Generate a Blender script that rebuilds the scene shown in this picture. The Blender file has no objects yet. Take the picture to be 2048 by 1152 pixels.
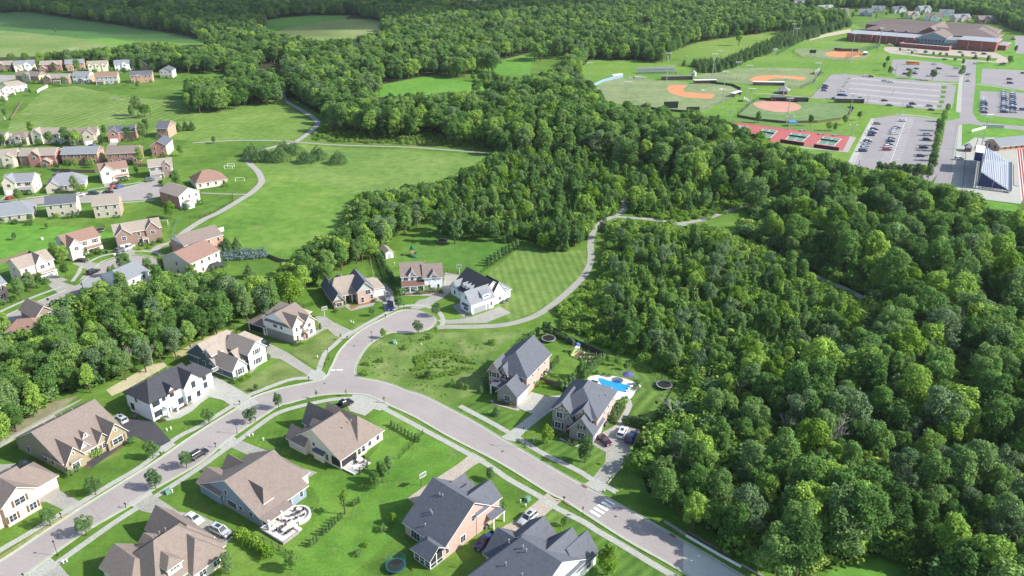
import bpy, bmesh, math, random
import numpy as np
from mathutils import Vector, Matrix
from mathutils.geometry import tessellate_polygon
random.seed(7); RNG = np.random.default_rng(7)
sc = bpy.context.scene
C = sc.collection
# ------------------------------------------------------------------ camera
FPX = 1560.0; PITCH = math.atan(725 / FPX); CAMH = math.cos(PITCH) / .00789
cp_, sp_ = math.cos(PITCH), math.sin(PITCH)
cam = bpy.data.cameras.new('camera'); co = bpy.data.objects.new('camera', cam); C.objects.link(co)
co.location = (0, 0, CAMH); co.rotation_euler = (math.pi / 2 - PITCH, 0, 0)
cam.sensor_width = 36; cam.lens = FPX / 2048 * 36; cam.clip_start = 1; cam.clip_end = 12000
sc.camera = co
# ------------------------------------------------------------------ light
SUN = Vector((.988, -.155, 0)).normalized(); EL = math.radians(36)
SUN = Vector((SUN.x * math.cos(EL), SUN.y * math.cos(EL), math.sin(EL)))
w = bpy.data.worlds.new('World'); sc.world = w; w.use_nodes = True
nt = w.node_tree; bg = nt.nodes['Background']; sky = nt.nodes.new('ShaderNodeTexSky')
sky.sky_type = 'NISHITA'; sky.sun_disc = False; sky.sun_elevation = EL; sky.sun_rotation = math.atan2(SUN.x, SUN.y)
sky.altitude = 200; sky.air_density = 1.0; sky.dust_density = 1.5
nt.links.new(sky.outputs[0], bg.inputs[0]); bg.inputs[1].default_value = .15
sl = bpy.data.lights.new('sun', 'SUN'); so = bpy.data.objects.new('sun', sl); C.objects.link(so)
sl.energy = 4.9; sl.angle = math.radians(.55); sl.color = (1, .955, .88)
so.rotation_euler = SUN.to_track_quat('Z', 'Y').to_euler(); so.location = (0, 0, 300)
sc.view_settings.view_transform = 'Standard'; sc.view_settings.look = 'None'
sc.view_settings.exposure = .66; sc.view_settings.gamma = 1
try: sc.cycles.max_bounces = 5; sc.cycles.transparent_max_bounces = 6
except Exception: pass

# ------------------------------------------------------------------ photo pixel -> point on a level plane
def W(px, py, z=0.):
    u = (px - 1024) / FPX; v = (py - 576) / FPX
    dy = cp_ - v * sp_; dz = -sp_ - v * cp_
    t = (z - CAMH) / dz
    return (u * t, dy * t)
def PXv(x, y, z):
    z = z - CAMH; d = y * cp_ - z * sp_; up = y * sp_ + z * cp_
    return 1024 + FPX * x / d, 576 - FPX * up / d, d
def z1(ox, oy, x, y, s=5.12): return (ox + x / s, oy + y / s)

# ------------------------------------------------------------------ materials
MATS = {}
def lin(c):
    return tuple(((v / 255) / 12.92 if v / 255 <= .04045 else ((v / 255 + .055) / 1.055) ** 2.4) for v in c)
def mat(name, col, rough=.8, var=.15, scale=1.2, metal=0, spec=.3, col2=None, bump=0, fine=0):
    if name in MATS: return MATS[name]
    m = bpy.data.materials.new(name); MATS[name] = m; m.use_nodes = True
    n = m.node_tree; b = n.nodes['Principled BSDF']
    b.inputs['Roughness'].default_value = rough; b.inputs['Metallic'].default_value = metal
    b.inputs['Specular IOR Level'].default_value = spec
    if var > 0 or col2:
        tc = n.nodes.new('ShaderNodeTexCoord'); nz = n.nodes.new('ShaderNodeTexNoise')
        nz.inputs['Scale'].default_value = scale; nz.inputs['Detail'].default_value = 6; nz.inputs['Roughness'].default_value = .65
        n.links.new(tc.outputs['Object'], nz.inputs['Vector'])
        rp = n.nodes.new('ShaderNodeValToRGB'); rp.color_ramp.elements[0].position = .3; rp.color_ramp.elements[1].position = .7
        a = tuple(max(0, c * (1 - var)) for c in col); c2 = col2 or tuple(min(1, c * (1 + var)) for c in col)
        rp.color_ramp.elements[0].color = (*a, 1); rp.color_ramp.elements[1].color = (*c2, 1)
        n.links.new(nz.outputs['Fac'], rp.inputs['Fac'])
        out = rp.outputs['Color']
        if fine:
            n2 = n.nodes.new('ShaderNodeTexNoise'); n2.inputs['Scale'].default_value = fine; n2.inputs['Detail'].default_value = 3
            n.links.new(tc.outputs['Object'], n2.inputs['Vector'])
            mr = n.nodes.new('ShaderNodeMapRange'); mr.inputs[1].default_value = .3; mr.inputs[2].default_value = .7; mr.inputs[3].default_value = .78; mr.inputs[4].default_value = 1.22
            n.links.new(n2.outputs['Fac'], mr.inputs[0])
            mx = n.nodes.new('ShaderNodeVectorMath'); mx.operation = 'SCALE'
            n.links.new(out, mx.inputs[0]); n.links.new(mr.outputs[0], mx.inputs['Scale']); out = mx.outputs[0]
        n.links.new(out, b.inputs['Base Color'])
        if bump:
            bp = n.nodes.new('ShaderNodeBump'); bp.inputs['Strength'].default_value = bump
            n.links.new(nz.outputs['Fac'], bp.inputs['Height']); n.links.new(bp.outputs[0], b.inputs['Normal'])
    else: b.inputs['Base Color'].default_value = (*col, 1)
    return m
def grass(name, c1, c2, c3, stripe=None, s1=.03, fine=1.6, dry=None):
    """patchy grass: broad patches + fine grain, optional mowing stripes (period m, angle deg)"""
    m = bpy.data.materials.new(name); MATS[name] = m; m.use_nodes = True
    n = m.node_tree; b = n.nodes['Principled BSDF']; b.inputs['Roughness'].default_value = .95; b.inputs['Specular IOR Level'].default_value = .1
    L = n.links.new
    g = n.nodes.new('ShaderNodeNewGeometry')
    def noise(s, d=6, r=.6):
        k = n.nodes.new('ShaderNodeTexNoise'); k.inputs['Scale'].default_value = s; k.inputs['Detail'].default_value = d; k.inputs['Roughness'].default_value = r
        L(g.outputs['Position'], k.inputs['Vector']); return k.outputs['Fac']
    c1, c2, c3 = [(c[0] * 1.22, c[1] * 1.14, c[2] * 1.2) for c in (c1, c2, c3)]
    rp = n.nodes.new('ShaderNodeValToRGB'); e = rp.color_ramp.elements
    e[0].position = .33; e[0].color = (*c1, 1); e[1].position = .68; e[1].color = (*c3, 1); k = e.new(.5); k.color = (*c2, 1)
    L(noise(s1, 8, .62), rp.inputs['Fac'])
    mul = n.nodes.new('ShaderNodeMapRange'); mul.inputs[1].default_value = .25; mul.inputs[2].default_value = .75; mul.inputs[3].default_value = .72; mul.inputs[4].default_value = 1.28
    L(noise(fine, 5, .7), mul.inputs[0])
    m2 = n.nodes.new('ShaderNodeMapRange'); m2.inputs[1].default_value = .3; m2.inputs[2].default_value = .7; m2.inputs[3].default_value = .79; m2.inputs[4].default_value = 1.2
    L(noise(.22, 4, .6), m2.inputs[0])
    pr = n.nodes.new('ShaderNodeMath'); pr.operation = 'MULTIPLY'; L(mul.outputs[0], pr.inputs[0]); L(m2.outputs[0], pr.inputs[1]); fac = pr.outputs[0]
    if stripe:
        mp = n.nodes.new('ShaderNodeMapping'); mp.inputs['Rotation'].default_value = (0, 0, math.radians(stripe[1])); L(g.outputs['Position'], mp.inputs['Vector'])
        wv = n.nodes.new('ShaderNodeTexWave'); wv.inputs['Scale'].default_value = 1 / stripe[0] / 1.0 * .314; wv.inputs['Distortion'].default_value = .6; wv.inputs['Detail Scale'].default_value = .3
        L(mp.outputs[0], wv.inputs['Vector'])
        m3 = n.nodes.new('ShaderNodeMapRange'); m3.inputs[3].default_value = 1 - stripe[2]; m3.inputs[4].default_value = 1 + stripe[2]; L(wv.outputs['Fac'], m3.inputs[0])
        p2 = n.nodes.new('ShaderNodeMath'); p2.operation = 'MULTIPLY'; L(fac, p2.inputs[0]); L(m3.outputs[0], p2.inputs[1]); fac = p2.outputs[0]
    sv = n.nodes.new('ShaderNodeVectorMath'); sv.operation = 'SCALE'; L(rp.outputs[0], sv.inputs[0]); L(fac, sv.inputs['Scale'])
    out = sv.outputs[0]
    if dry:
        mx = n.nodes.new('ShaderNodeMix'); mx.data_type = 'RGBA'
        r2 = n.nodes.new('ShaderNodeMapRange'); r2.inputs[1].default_value = dry[1]; r2.inputs[2].default_value = dry[1] + .12; L(noise(dry[2], 7, .65), r2.inputs[0])
        L(r2.outputs[0], mx.inputs['Factor']); L(out, mx.inputs['A']); mx.inputs['B'].default_value = (*dry[0], 1); out = mx.outputs['Result']
    L(out, b.inputs['Base Color'])
    return m
def leafmat(name, ramp, trans=.3):
    m = bpy.data.materials.new(name); MATS[name] = m; m.use_nodes = True
    n = m.node_tree; n.nodes.clear(); L = n.links.new
    out = n.nodes.new('ShaderNodeOutputMaterial'); d = n.nodes.new('ShaderNodeBsdfDiffuse'); t = n.nodes.new('ShaderNodeBsdfTranslucent')
    mx = n.nodes.new('ShaderNodeMixShader'); mx.inputs[0].default_value = trans
    oi = n.nodes.new('ShaderNodeObjectInfo'); rp = n.nodes.new('ShaderNodeValToRGB'); e = rp.color_ramp.elements
    for i, (p, c) in enumerate(ramp):
        k = e[i] if i < 2 else e.new(p)
        k.position = p; k.color = (*c, 1)
    L(oi.outputs['Random'], rp.inputs[0])
    at = n.nodes.new('ShaderNodeAttribute'); at.attribute_name = 'leaf'
    mr = n.nodes.new('ShaderNodeMapRange'); mr.inputs[3].default_value = .6; mr.inputs[4].default_value = 1.4; L(at.outputs['Fac'], mr.inputs[0])
    sv = n.nodes.new('ShaderNodeVectorMath'); sv.operation = 'SCALE'; L(rp.outputs[0], sv.inputs[0]); L(mr.outputs[0], sv.inputs['Scale'])
    L(sv.outputs[0], d.inputs[0]); L(sv.outputs[0], t.inputs[0]); L(d.outputs[0], mx.inputs[1]); L(t.outputs[0], mx.inputs[2]); L(mx.outputs[0], out.inputs[0])
    return m
leaf_b = leafmat('broadleaf_leaves', [(0, (.09, .18, .05)), (1, (.34, .50, .10)), (.25, (.14, .27, .07)), (.5, (.19, .33, .085)), (.7, (.21, .325, .12)), (.88, (.28, .44, .09))], .45)
leaf_p = leafmat('pale_leaves', [(0, (.13, .215, .10)), (1, (.19, .28, .13))])
leaf_c = leafmat('conifer_needles', [(0, (.085, .165, .06)), (1, (.17, .275, .10)), (.5, (.12, .215, .07))], .28)
leaf_y = leafmat('bright_leaves', [(0, (.13, .25, .03)), (1, (.22, .36, .05))], .35)
leaf_s = leafmat('street_tree_leaves', [(0, (.08, .16, .055)), (1, (.12, .215, .07))], .25)
leaf_blue = leafmat('blue_spruce_needles', [(0, (.13, .21, .19)), (1, (.20, .29, .27))], .1)
leaf_r = leafmat('scrub_leaves', [(0, (.14, .26, .05)), (1, (.30, .42, .09)), (.5, (.20, .34, .065))], .36)
bark = mat('bark', (.11, .085, .06), .95, .25, 3)
deadwood = mat('dead_wood', (.34, .31, .27), .9, .2, 3)
conc = mat('concrete', (.345, .35, .31), .9, .09, .5, fine=3)
conc2 = mat('old_concrete', (.29, .285, .25), .9, .12, .4, fine=3)
conc_tan = mat('tan_concrete', (.37, .32, .265), .9, .1, .5, fine=3)
kerbm = mat('kerb_concrete', (.37, .39, .31), .9, .1, .6)
asph = mat('street_asphalt', (.305, .275, .262), .9, .09, .09, fine=6)
asph_lot = mat('lot_asphalt', (.25, .235, .24), .9, .08, .05, fine=3)
asph_old = mat('dark_asphalt', (.055, .055, .062), .85, .15, .4, fine=5)
asph_path = mat('path_asphalt', (.33, .31, .29), .9, .08, .3, fine=4)
white_p = mat('road_paint', (.78, .78, .76), .8, .06, 2)
trim = mat('white_trim', (.80, .80, .78), .6, .03, 1)
glass = mat('window_glass', (.035, .045, .06), .12, 0, 1, spec=.6)
black = mat('black_metal', (.02, .02, .022), .5, 0)
steel = mat('galvanised_steel', (.45, .46, .47), .45, .05, 2, metal=.5)
wood = mat('weathered_wood', (.17, .13, .10), .9, .25, 3)
wood2 = mat('cedar_wood', (.42, .24, .12), .85, .15, 3)
rubber = mat('rubber', (.02, .02, .02), .9, 0)
rim_m = mat('alloy', (.55, .56, .58), .3, 0, metal=.8)
soil = mat('mulch', (.12, .075, .045), .95, .3, 2)
WALL = {
 'white': mat('white_siding', (.80, .81, .82), .75, .03, .6), 'cream': mat('cream_siding', (.68, .62, .50), .8, .04, .6),
 'tan': mat('tan_siding', (.46, .42, .34), .8, .06, .6), 'greyw': mat('grey_siding', (.42, .43, .44), .8, .05, .6),
 'blue': mat('blue_grey_siding', (.23, .29, .35), .75, .05, .8), 'slate': mat('slate_blue_siding', (.085, .12, .155), .75, .06, .8),
 'brick': mat('pink_brick', (.47, .335, .285), .9, .2, 4, fine=9), 'red': mat('red_brick', (.36, .19, .155), .9, .25, 4, fine=9),
 'school': mat('school_brick', (.25, .085, .065), .9, .2, 2, fine=6), 'brown': mat('brown_brick', (.27, .19, .155), .9, .25, 4, fine=9), 'tanb': mat('tan_brick', (.30, .255, .165), .9, .2, 4, fine=9),
 'stone': mat('grey_stone', (.30, .27, .26), .9, .35, 3, fine=6), 'yellow': mat('yellow_siding', (.55, .50, .28), .8, .05, .6),
 'pinkb': mat('blush_brick', (.62, .47, .40), .9, .15, 4, fine=9), 'orange': mat('orange_brick', (.46, .29, .215), .9, .2, 4, fine=9)}
ROOF = {
 'brown': mat('brown_shingles', (.20, .163, .142), .9, .12, 1.2, fine=7), 'tan': mat('tan_shingles', (.285, .245, .205), .9, .12, 1.2, fine=7),
 'dark': mat('charcoal_shingles', (.10, .108, .13), .9, .15, 1.4, fine=7), 'black': mat('black_shingles', (.05, .052, .062), .9, .15, 1.4, fine=7),
 'grey': mat('grey_shingles', (.21, .22, .245), .9, .15, 1.6, fine=7), 'blueg': mat('blue_grey_shingles', (.20, .217, .24), .9, .12, 1.4, fine=7),
 'redb': mat('red_brown_shingles', (.24, .15, .12), .9, .12, 1.2, fine=7), 'metal': mat('brown_metal_roof', (.16, .09, .075), .45, .1, 1),
 'flat': mat('flat_roof_membrane', (.27, .29, .33), .8, .1, .3), 'school': mat('school_shingles', (.165, .13, .12), .9, .12, .5)}

# ------------------------------------------------------------------ mesh helpers
def tag(o, label=None, cat=None, group=None, kind=None):
    if label: o['label'] = label
    if cat: o['category'] = cat
    if group: o['group'] = group
    if kind: o['kind'] = kind
    return o
def empty(name, loc, rz=0, label=None, cat=None, group=None):
    o = bpy.data.objects.new(name, None); C.objects.link(o); o.location = loc; o.rotation_euler = (0, 0, rz); o.empty_display_size = .2
    return tag(o, label, cat, group)
def link(name, me, parent=None):
    o = bpy.data.objects.new(name, me); C.objects.link(o)
    if parent: o.parent = parent
    return o
class MB:
    def __init__(s): s.v = []; s.f = []; s.m = []
    def add(s, vs, fs, mi=0):
        b = len(s.v); s.v += [tuple(p) for p in vs]; s.f += [tuple(b + i for i in f) for f in fs]; s.m += [mi] * len(fs); return s
    def box(s, x0, x1, y0, y1, z0, z1, mi=0):
        return s.add([(x0, y0, z0), (x1, y0, z0), (x1, y1, z0), (x0, y1, z0), (x0, y0, z1), (x1, y0, z1), (x1, y1, z1), (x0, y1, z1)],
                     [(0, 3, 2, 1), (4, 5, 6, 7), (0, 1, 5, 4), (1, 2, 6, 5), (2, 3, 7, 6), (3, 0, 4, 7)], mi)
    def bar(s, p, q, r, n=6, r2=None, mi=0):
        p = Vector(p); q = Vector(q); d = (q - p)
        if d.length < 1e-6: return s
        d.normalize(); a = d.orthogonal().normalized(); b = d.cross(a); r2 = r if r2 is None else r2
        vs = [p + (a * math.cos(t) + b * math.sin(t)) * r for t in [2 * math.pi * i / n for i in range(n)]] + [q + (a * math.cos(t) + b * math.sin(t)) * r2 for t in [2 * math.pi * i / n for i in range(n)]]
        return s.add(vs, [(i, (i + 1) % n, n + (i + 1) % n, n + i) for i in range(n)] + [tuple(range(n))[::-1], tuple(range(n, 2 * n))], mi)
    def tube(s, pts, r, n=6, mi=0):
        for a, b in zip(pts, pts[1:]): s.bar(a, b, r, n, mi=mi)
        return s
    def frustum(s, b, t, z0, z1, mi=0):
        x0, x1, y0, y1 = b; X0, X1, Y0, Y1 = t
        return s.add([(x0, y0, z0), (x1, y0, z0), (x1, y1, z0), (x0, y1, z0), (X0, Y0, z1), (X1, Y0, z1), (X1, Y1, z1), (X0, Y1, z1)],
                     [(0, 3, 2, 1), (4, 5, 6, 7), (0, 1, 5, 4), (1, 2, 6, 5), (2, 3, 7, 6), (3, 0, 4, 7)], mi)
    def prism(s, prof, y0, y1, mi=0, yt0=None, yt1=None, zt=None):
        n = len(prof); vs = [(x, y0, z) for x, z in prof] + [(x, y1, z) for x, z in prof]
        return s.add(vs, [tuple(range(n)), tuple(range(2 * n - 1, n - 1, -1))] + [((i + 1) % n, i, n + i, n + (i + 1) % n) for i in range(n)], mi)
    def disc(s, c, r, z, h, n=20, mi=0):
        return s.bar((c[0], c[1], z), (c[0], c[1], z + h), r, n, mi=mi)
    def mesh(s, name, mats):
        me = bpy.data.meshes.new(name); me.from_pydata(s.v, [], s.f)
        for m in (mats if isinstance(mats, (list, tuple)) else [mats]): me.materials.append(m)
        if any(s.m): me.polygons.foreach_set('material_index', s.m)
        me.update(); return me
    def build(s, name, mats, parent=None): return link(name, s.mesh(name, mats), parent)
def bevel(me, w=.05, seg=2):
    bm = bmesh.new(); bm.from_mesh(me); bmesh.ops.remove_doubles(bm, verts=bm.verts, dist=1e-4)
    bmesh.ops.recalc_face_normals(bm, faces=bm.faces)
    es = [e for e in bm.edges if len(e.link_faces) == 2 and e.calc_face_angle(0) > .35]
    bmesh.ops.bevel(bm, geom=es, offset=w, segments=seg, affect='EDGES', profile=.5, clamp_overlap=True)
    for f in bm.faces: f.smooth = True
    bm.to_mesh(me); bm.free(); return me
def smooth_pts(P, closed=False, step=1.5):
    """Catmull-Rom through world points"""
    n = len(P); out = []
    rng = range(n if closed else n - 1)
    for i in rng:
        g = (lambda k: P[k % n]) if closed else (lambda k: P[min(max(k, 0), n - 1)])
        p0, p1, p2, p3 = [np.array(g(i + k), float) for k in (-1, 0, 1, 2)]
        m = max(1, int(np.linalg.norm(p2 - p1) / step)); m = min(m, 14)
        for k in range(m):
            t = k / m
            out.append(tuple(.5 * ((2 * p1) + (-p0 + p2) * t + (2 * p0 - 5 * p1 + 4 * p2 - p3) * t * t + (-p0 + 3 * p1 - 3 * p2 + p3) * t ** 3)))
    if not closed: out.append(tuple(P[-1]))
    return out
SHN = [0]
def tess(name, P, z, m, kind='structure'):
    SHN[0] += 1; z += (SHN[0] % 30) * .00012
    tri = tessellate_polygon([[Vector((x, y, 0)) for x, y in P]])
    vs = [(x, y, z) for x, y in P]; fs = []
    for t in tri:
        a, b, c = [P[i] for i in t]
        cr = (b[0] - a[0]) * (c[1] - a[1]) - (b[1] - a[1]) * (c[0] - a[0])
        fs.append(t if cr > 0 else t[::-1])
    o = MB().add(vs, fs).build(name, m); 
    if kind: o['kind'] = kind
    return o
def sheet(name, px, z, m, sm=False, kind='structure'):
    P = [W(*p) for p in px]
    if sm: P = smooth_pts(P, True)
    return tess(name, P, z, m, kind)
def ribbon(name, px, wd, z, m, h=0, kind='structure', world=False, sm=True, shift=0):
    P = [tuple(p) for p in px] if world else [W(*p) for p in px]
    if sm: P = smooth_pts(P)
    A = []; B = []
    for i, p in enumerate(P):
        a = P[max(i - 1, 0)]; b = P[min(i + 1, len(P) - 1)]; d = math.hypot(b[0] - a[0], b[1] - a[1]) or 1
        nx, ny = -(b[1] - a[1]) / d, (b[0] - a[0]) / d
        A.append((p[0] + nx * (shift + wd / 2), p[1] + ny * (shift + wd / 2))); B.append((p[0] + nx * (shift - wd / 2), p[1] + ny * (shift - wd / 2)))
    n = len(P); mb = MB(); SHN[0] += 1; z += (SHN[0] % 30) * .00012
    if h == 0:
        mb.add([(x, y, z) for x, y in A] + [(x, y, z) for x, y in B], [(i, n + i, n + i + 1, i + 1) for i in range(n - 1)])
    else:
        vs = [(x, y, z) for x, y in A] + [(x, y, z) for x, y in B] + [(x, y, z + h) for x, y in A] + [(x, y, z + h) for x, y in B]
        fs = []
        for i in range(n - 1):
            fs += [(2 * n + i, 3 * n + i, 3 * n + i + 1, 2 * n + i + 1), (i, 2 * n + i, 2 * n + i + 1, i + 1), (n + i, n + i + 1, 3 * n + i + 1, 3 * n + i)]
        fs += [(0, n, 3 * n, 2 * n), (n - 1, 3 * n - 1, 4 * n - 1, 2 * n - 1)[::-1]]
        mb.add(vs, fs)
    o = mb.build(name, m)
    if kind: o['kind'] = kind
    return o
# ================================================================== SETTING: ground
G_LAWN = grass('lawn_grass', (.055, .12, .018), (.075, .155, .022), (.11, .195, .034), dry=((.17, .20, .06), .60, .13))
G_MEAD = grass('meadow_grass', (.068, .155, .024), (.10, .20, .032), (.16, .235, .055), s1=.03, dry=((.19, .22, .09), .62, .05))
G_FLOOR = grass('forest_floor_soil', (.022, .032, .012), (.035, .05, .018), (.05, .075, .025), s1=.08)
G_ROUGH = grass('rough_grass', (.06, .11, .028), (.10, .16, .04), (.15, .19, .065), s1=.09, fine=.9)
G_MOW = grass('mown_meadow_grass', (.085, .155, .032), (.115, .19, .042), (.15, .215, .06), stripe=(3.4, 8, .07), s1=.025)
G_MOW2 = grass('striped_lawn_grass', (.075, .145, .03), (.10, .175, .038), (.13, .20, .05), stripe=(2.8, -7, .13), s1=.04)
G_MOW3 = grass('diagonal_striped_lawn_grass', (.055, .115, .022), (.085, .155, .03), (.12, .185, .045), stripe=(3.2, 33, .26), s1=.06)
G_MOW4 = grass('street_side_striped_lawn', (.045, .105, .018), (.07, .145, .025), (.105, .18, .035), stripe=(2.4, 47, .17), s1=.06)
G_FLD = grass('far_field_grass', (.05, .12, .035), (.075, .15, .04), (.12, .19, .06), s1=.01)
G_CROP = grass('crop_field_green', (.045, .12, .03), (.06, .14, .035), (.085, .17, .045), s1=.006, fine=.5)
G_HAY = grass('hay_field_grass', (.10, .165, .04), (.145, .20, .06), (.19, .23, .09), s1=.01)
G_SPORT = grass('sports_turf', (.12, .175, .075), (.15, .205, .09), (.19, .235, .115), s1=.03)
G_BRIGHT = grass('bright_field_grass', (.075, .19, .025), (.09, .215, .03), (.12, .24, .04), s1=.012)
DIRT = mat('infield_dirt', (.52, .22, .10), .95, .08, .15)
DIRT2 = mat('pink_infield_dirt', (.45, .24, .18), .95, .08, .15)
BARE = mat('bare_straw_ground', (.42, .38, .24), .95, .2, .4, fine=3)
S = lambda n, px, z, m, sm=False: sheet(n, px, z, m, sm)
g = MB(); N = 40
xs = [-5000 + 10000 * i / N for i in range(N + 1)]; ys = [-800 + 7000 * i / N for i in range(N + 1)]
g.add([(x, y, 0) for y in ys for x in xs], [(j * (N + 1) + i, j * (N + 1) + i + 1, (j + 1) * (N + 1) + i + 1, (j + 1) * (N + 1) + i) for j in range(N) for i in range(N)])
tag(g.build('ground', G_LAWN), kind='structure')
# woodland floors (level 0.01)
WOODS = {}
WOODS['young'] = [(1228, 450), (1290, 452), (1330, 456), (1345, 466), (1400, 462), (1430, 462), (1470, 485), (1540, 512), (1640, 575), (1740, 622), (1700, 700), (1600, 720), (1450, 730), (1390, 760), (1330, 722), (1250, 690), (1205, 665), (1195, 620), (1212, 520)]
WOODS['right'] = [(1560, 402), (1600, 385), (1690, 345), (1740, 350), (1800, 366), (1880, 382), (1950, 404), (1965, 438), (2048, 445), (2300, 440), (2300, 1300), (1900, 1300), (1860, 1170), (1805, 1120), (1735, 1106), (1680, 1126), (1600, 1150), (1520, 1128), (1455, 1090), (1415, 1050), (1352, 1008), (1295, 985), (1280, 940), (1292, 880), (1335, 835), (1395, 800), (1390, 765), (1450, 725), (1600, 715), (1700, 695), (1735, 612), (1680, 568), (1660, 555), (1600, 535), (1540, 492), (1478, 470), (1510, 420)]
WOODS['central'] = [(870, 375), (930, 350), (985, 318), (1000, 290), (1100, 280), (1250, 300), (1350, 330), (1450, 350), (1500, 385), (1400, 405), (1350, 420), (1262, 415), (1240, 395), (1230, 428), (1195, 445), (1172, 480), (1130, 498), (1100, 492), (1010, 470), (950, 468), (880, 452), (868, 425)]
WOODS['belt'] = [(560, 140), (620, 150), (700, 175), (745, 190), (800, 192), (900, 188), (1030, 182), (1080, 160), (1140, 150), (1182, 178), (1200, 200), (1262, 222), (1340, 232), (1440, 250), (1500, 278), (1560, 290), (1620, 305), (1690, 342), (1640, 380), (1500, 395), (1400, 350), (1300, 322), (1200, 300), (1100, 285), (1000, 290), (985, 276), (860, 258), (760, 252), (700, 244), (645, 232), (600, 205), (575, 190), (545, 180)]
WOODS['upper'] = [(-250, -25), (1500, -25), (1500, 10), (1540, 30), (1560, 60), (1480, 72), (1400, 82), (1330, 105), (1320, 125), (1240, 120), (1180, 165), (1130, 150), (1145, 92), (1060, 106), (960, 133), (860, 150), (760, 170), (745, 188), (700, 170), (600, 150), (545, 135), (530, 110), (470, 92), (400, 80), (250, 52), (150, 38), (60, 24), (-250, 28)]
WOODS['left'] = [(600, 520), (580, 545), (540, 578), (470, 588), (430, 562), (400, 570), (330, 570), (300, 585), (240, 600), (150, 600), (110, 640), (80, 662), (40, 690), (-40, 700), (-250, 720), (-250, 900), (0, 858), (60, 832), (120, 782), (200, 768), (222, 758), (300, 712), (370, 688), (450, 645), (560, 598), (640, 556), (700, 518), (740, 498), (765, 478), (800, 462), (862, 432), (870, 380), (800, 390), (720, 405), (710, 440), (690, 468), (640, 500)]
WOODS['hedgerow'] = [(-250, 116), (0, 112), (100, 106), (200, 102), (240, 92), (310, 86), (400, 90), (470, 85), (545, 120), (545, 140), (460, 132), (400, 130), (340, 127), (200, 120), (100, 120), (-250, 128)]
WOODS['clump'] = [(458, 135), (500, 130), (560, 140), (600, 170), (610, 198), (540, 193), (470, 193), (455, 185)]
WOODS['clump2'] = [(375, 175), (400, 162), (430, 165), (460, 180), (500, 195), (430, 207), (375, 210)]
WOODS['corner'] = [(1485, -25), (2250, -25), (2250, 62), (2048, 58), (2035, 64), (2005, 52), (1990, 30), (1900, 14), (1800, 8), (1700, 5), (1640, 8), (1600, 8), (1600, 26), (1640, 32), (1672, 36), (1640, 48), (1560, 60), (1540, 30), (1505, 10)]
WOODS['shedtrees'] = [(1600, 15), (1690, 30), (1690, 38), (1640, 48), (1600, 40)]
WOODS['fieldrow'] = [(1385, 120), (1450, 118), (1500, 95), (1560, 70), (1620, 48), (1697, 38), (1702, 45), (1640, 62), (1570, 86), (1500, 112), (1440, 134), (1396, 136)]
WOODS['fieldrow2'] = [(1325, 114), (1392, 122), (1390, 131), (1330, 125)]
WOODS['fieldedge'] = [(868, 152), (970, 150), (1040, 166), (1062, 182), (1000, 179), (930, 170), (870, 160)]
WOODS['farclump'] = [(-250, 50), (20, 52), (45, 68), (40, 86), (-250, 90)]
WOODS['scrub'] = [(1250, 385), (1350, 400), (1500, 385), (1640, 385), (1600, 398), (1500, 415), (1440, 432), (1400, 448), (1345, 452), (1262, 430)]
WOODS['scrub2'] = [(1112, 625), (1160, 590), (1205, 560), (1215, 600), (1210, 660), (1300, 712), (1395, 745), (1400, 770), (1340, 750), (1240, 705), (1160, 675), (1120, 650)]
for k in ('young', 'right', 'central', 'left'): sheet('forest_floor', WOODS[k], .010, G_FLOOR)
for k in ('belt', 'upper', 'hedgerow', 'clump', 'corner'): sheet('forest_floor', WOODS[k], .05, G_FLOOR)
sheet('scrub_ground', WOODS['scrub'], .016, G_ROUGH); sheet('scrub_ground', WOODS['scrub2'], .016, G_ROUGH)
# fields
S('big_meadow', [(505, 300), (560, 293), (600, 290), (700, 296), (810, 300), (870, 303), (975, 312), (930, 350), (870, 375), (800, 390), (720, 405), (700, 450), (640, 500), (580, 520), (545, 518), (480, 500), (395, 470), (440, 430), (505, 388), (530, 362), (522, 340), (500, 322)], .014, G_MEAD)
S('mown_bank', [(600, 292), (700, 296), (880, 304), (972, 313), (930, 345), (868, 372), (800, 388), (730, 400), (660, 372), (560, 345), (520, 335), (500, 322), (510, 300)], .022, grass('bank_grass', (.085, .165, .035), (.11, .195, .042), (.14, .22, .055), s1=.03))
S('upper_meadow', [(300, 262), (380, 232), (470, 200), (560, 198), (590, 222), (628, 245), (600, 272), (575, 280), (400, 284), (320, 276)], .014, grass('upper_meadow_grass', (.085, .165, .03), (.11, .195, .038), (.145, .225, .055), stripe=(5, 12, .04), s1=.03))
S('mown_field', [(20, 245), (90, 178), (150, 172), (260, 195), (400, 205), (470, 200), (380, 232), (300, 258), (200, 268), (100, 275), (10, 280)], .014, grass('striped_field_grass', (.085, .155, .03), (.11, .185, .04), (.15, .215, .065), stripe=(5.5, 10, .14), s1=.02, dry=((.34, .31, .20), .62, .03)))
S('left_yards', [(-60, 430), (60, 450), (180, 455), (240, 470), (200, 490), (100, 510), (0, 540), (-80, 560)], .014, G_BRIGHT)
S('tall_grass_meadow', [(640, 248), (700, 252), (860, 262), (990, 280), (985, 300), (870, 294), (700, 287), (615, 282), (628, 262)], .018, G_ROUGH)
S('crop_field', [(-250, 30), (0, 27), (60, 24), (150, 38), (250, 52), (360, 70), (400, 79), (460, 88), (300, 82), (170, 78), (80, 68), (0, 60), (-250, 60)], .06, G_CROP)
S('hay_field', [(-250, 60), (0, 60), (80, 68), (170, 78), (300, 84), (460, 90), (380, 96), (240, 100), (100, 112), (-250, 122)], .06, grass('field_margin_grass', (.09, .17, .04), (.125, .195, .05), (.17, .22, .08), s1=.012, dry=((.36, .34, .22), .60, .015)))
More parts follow.
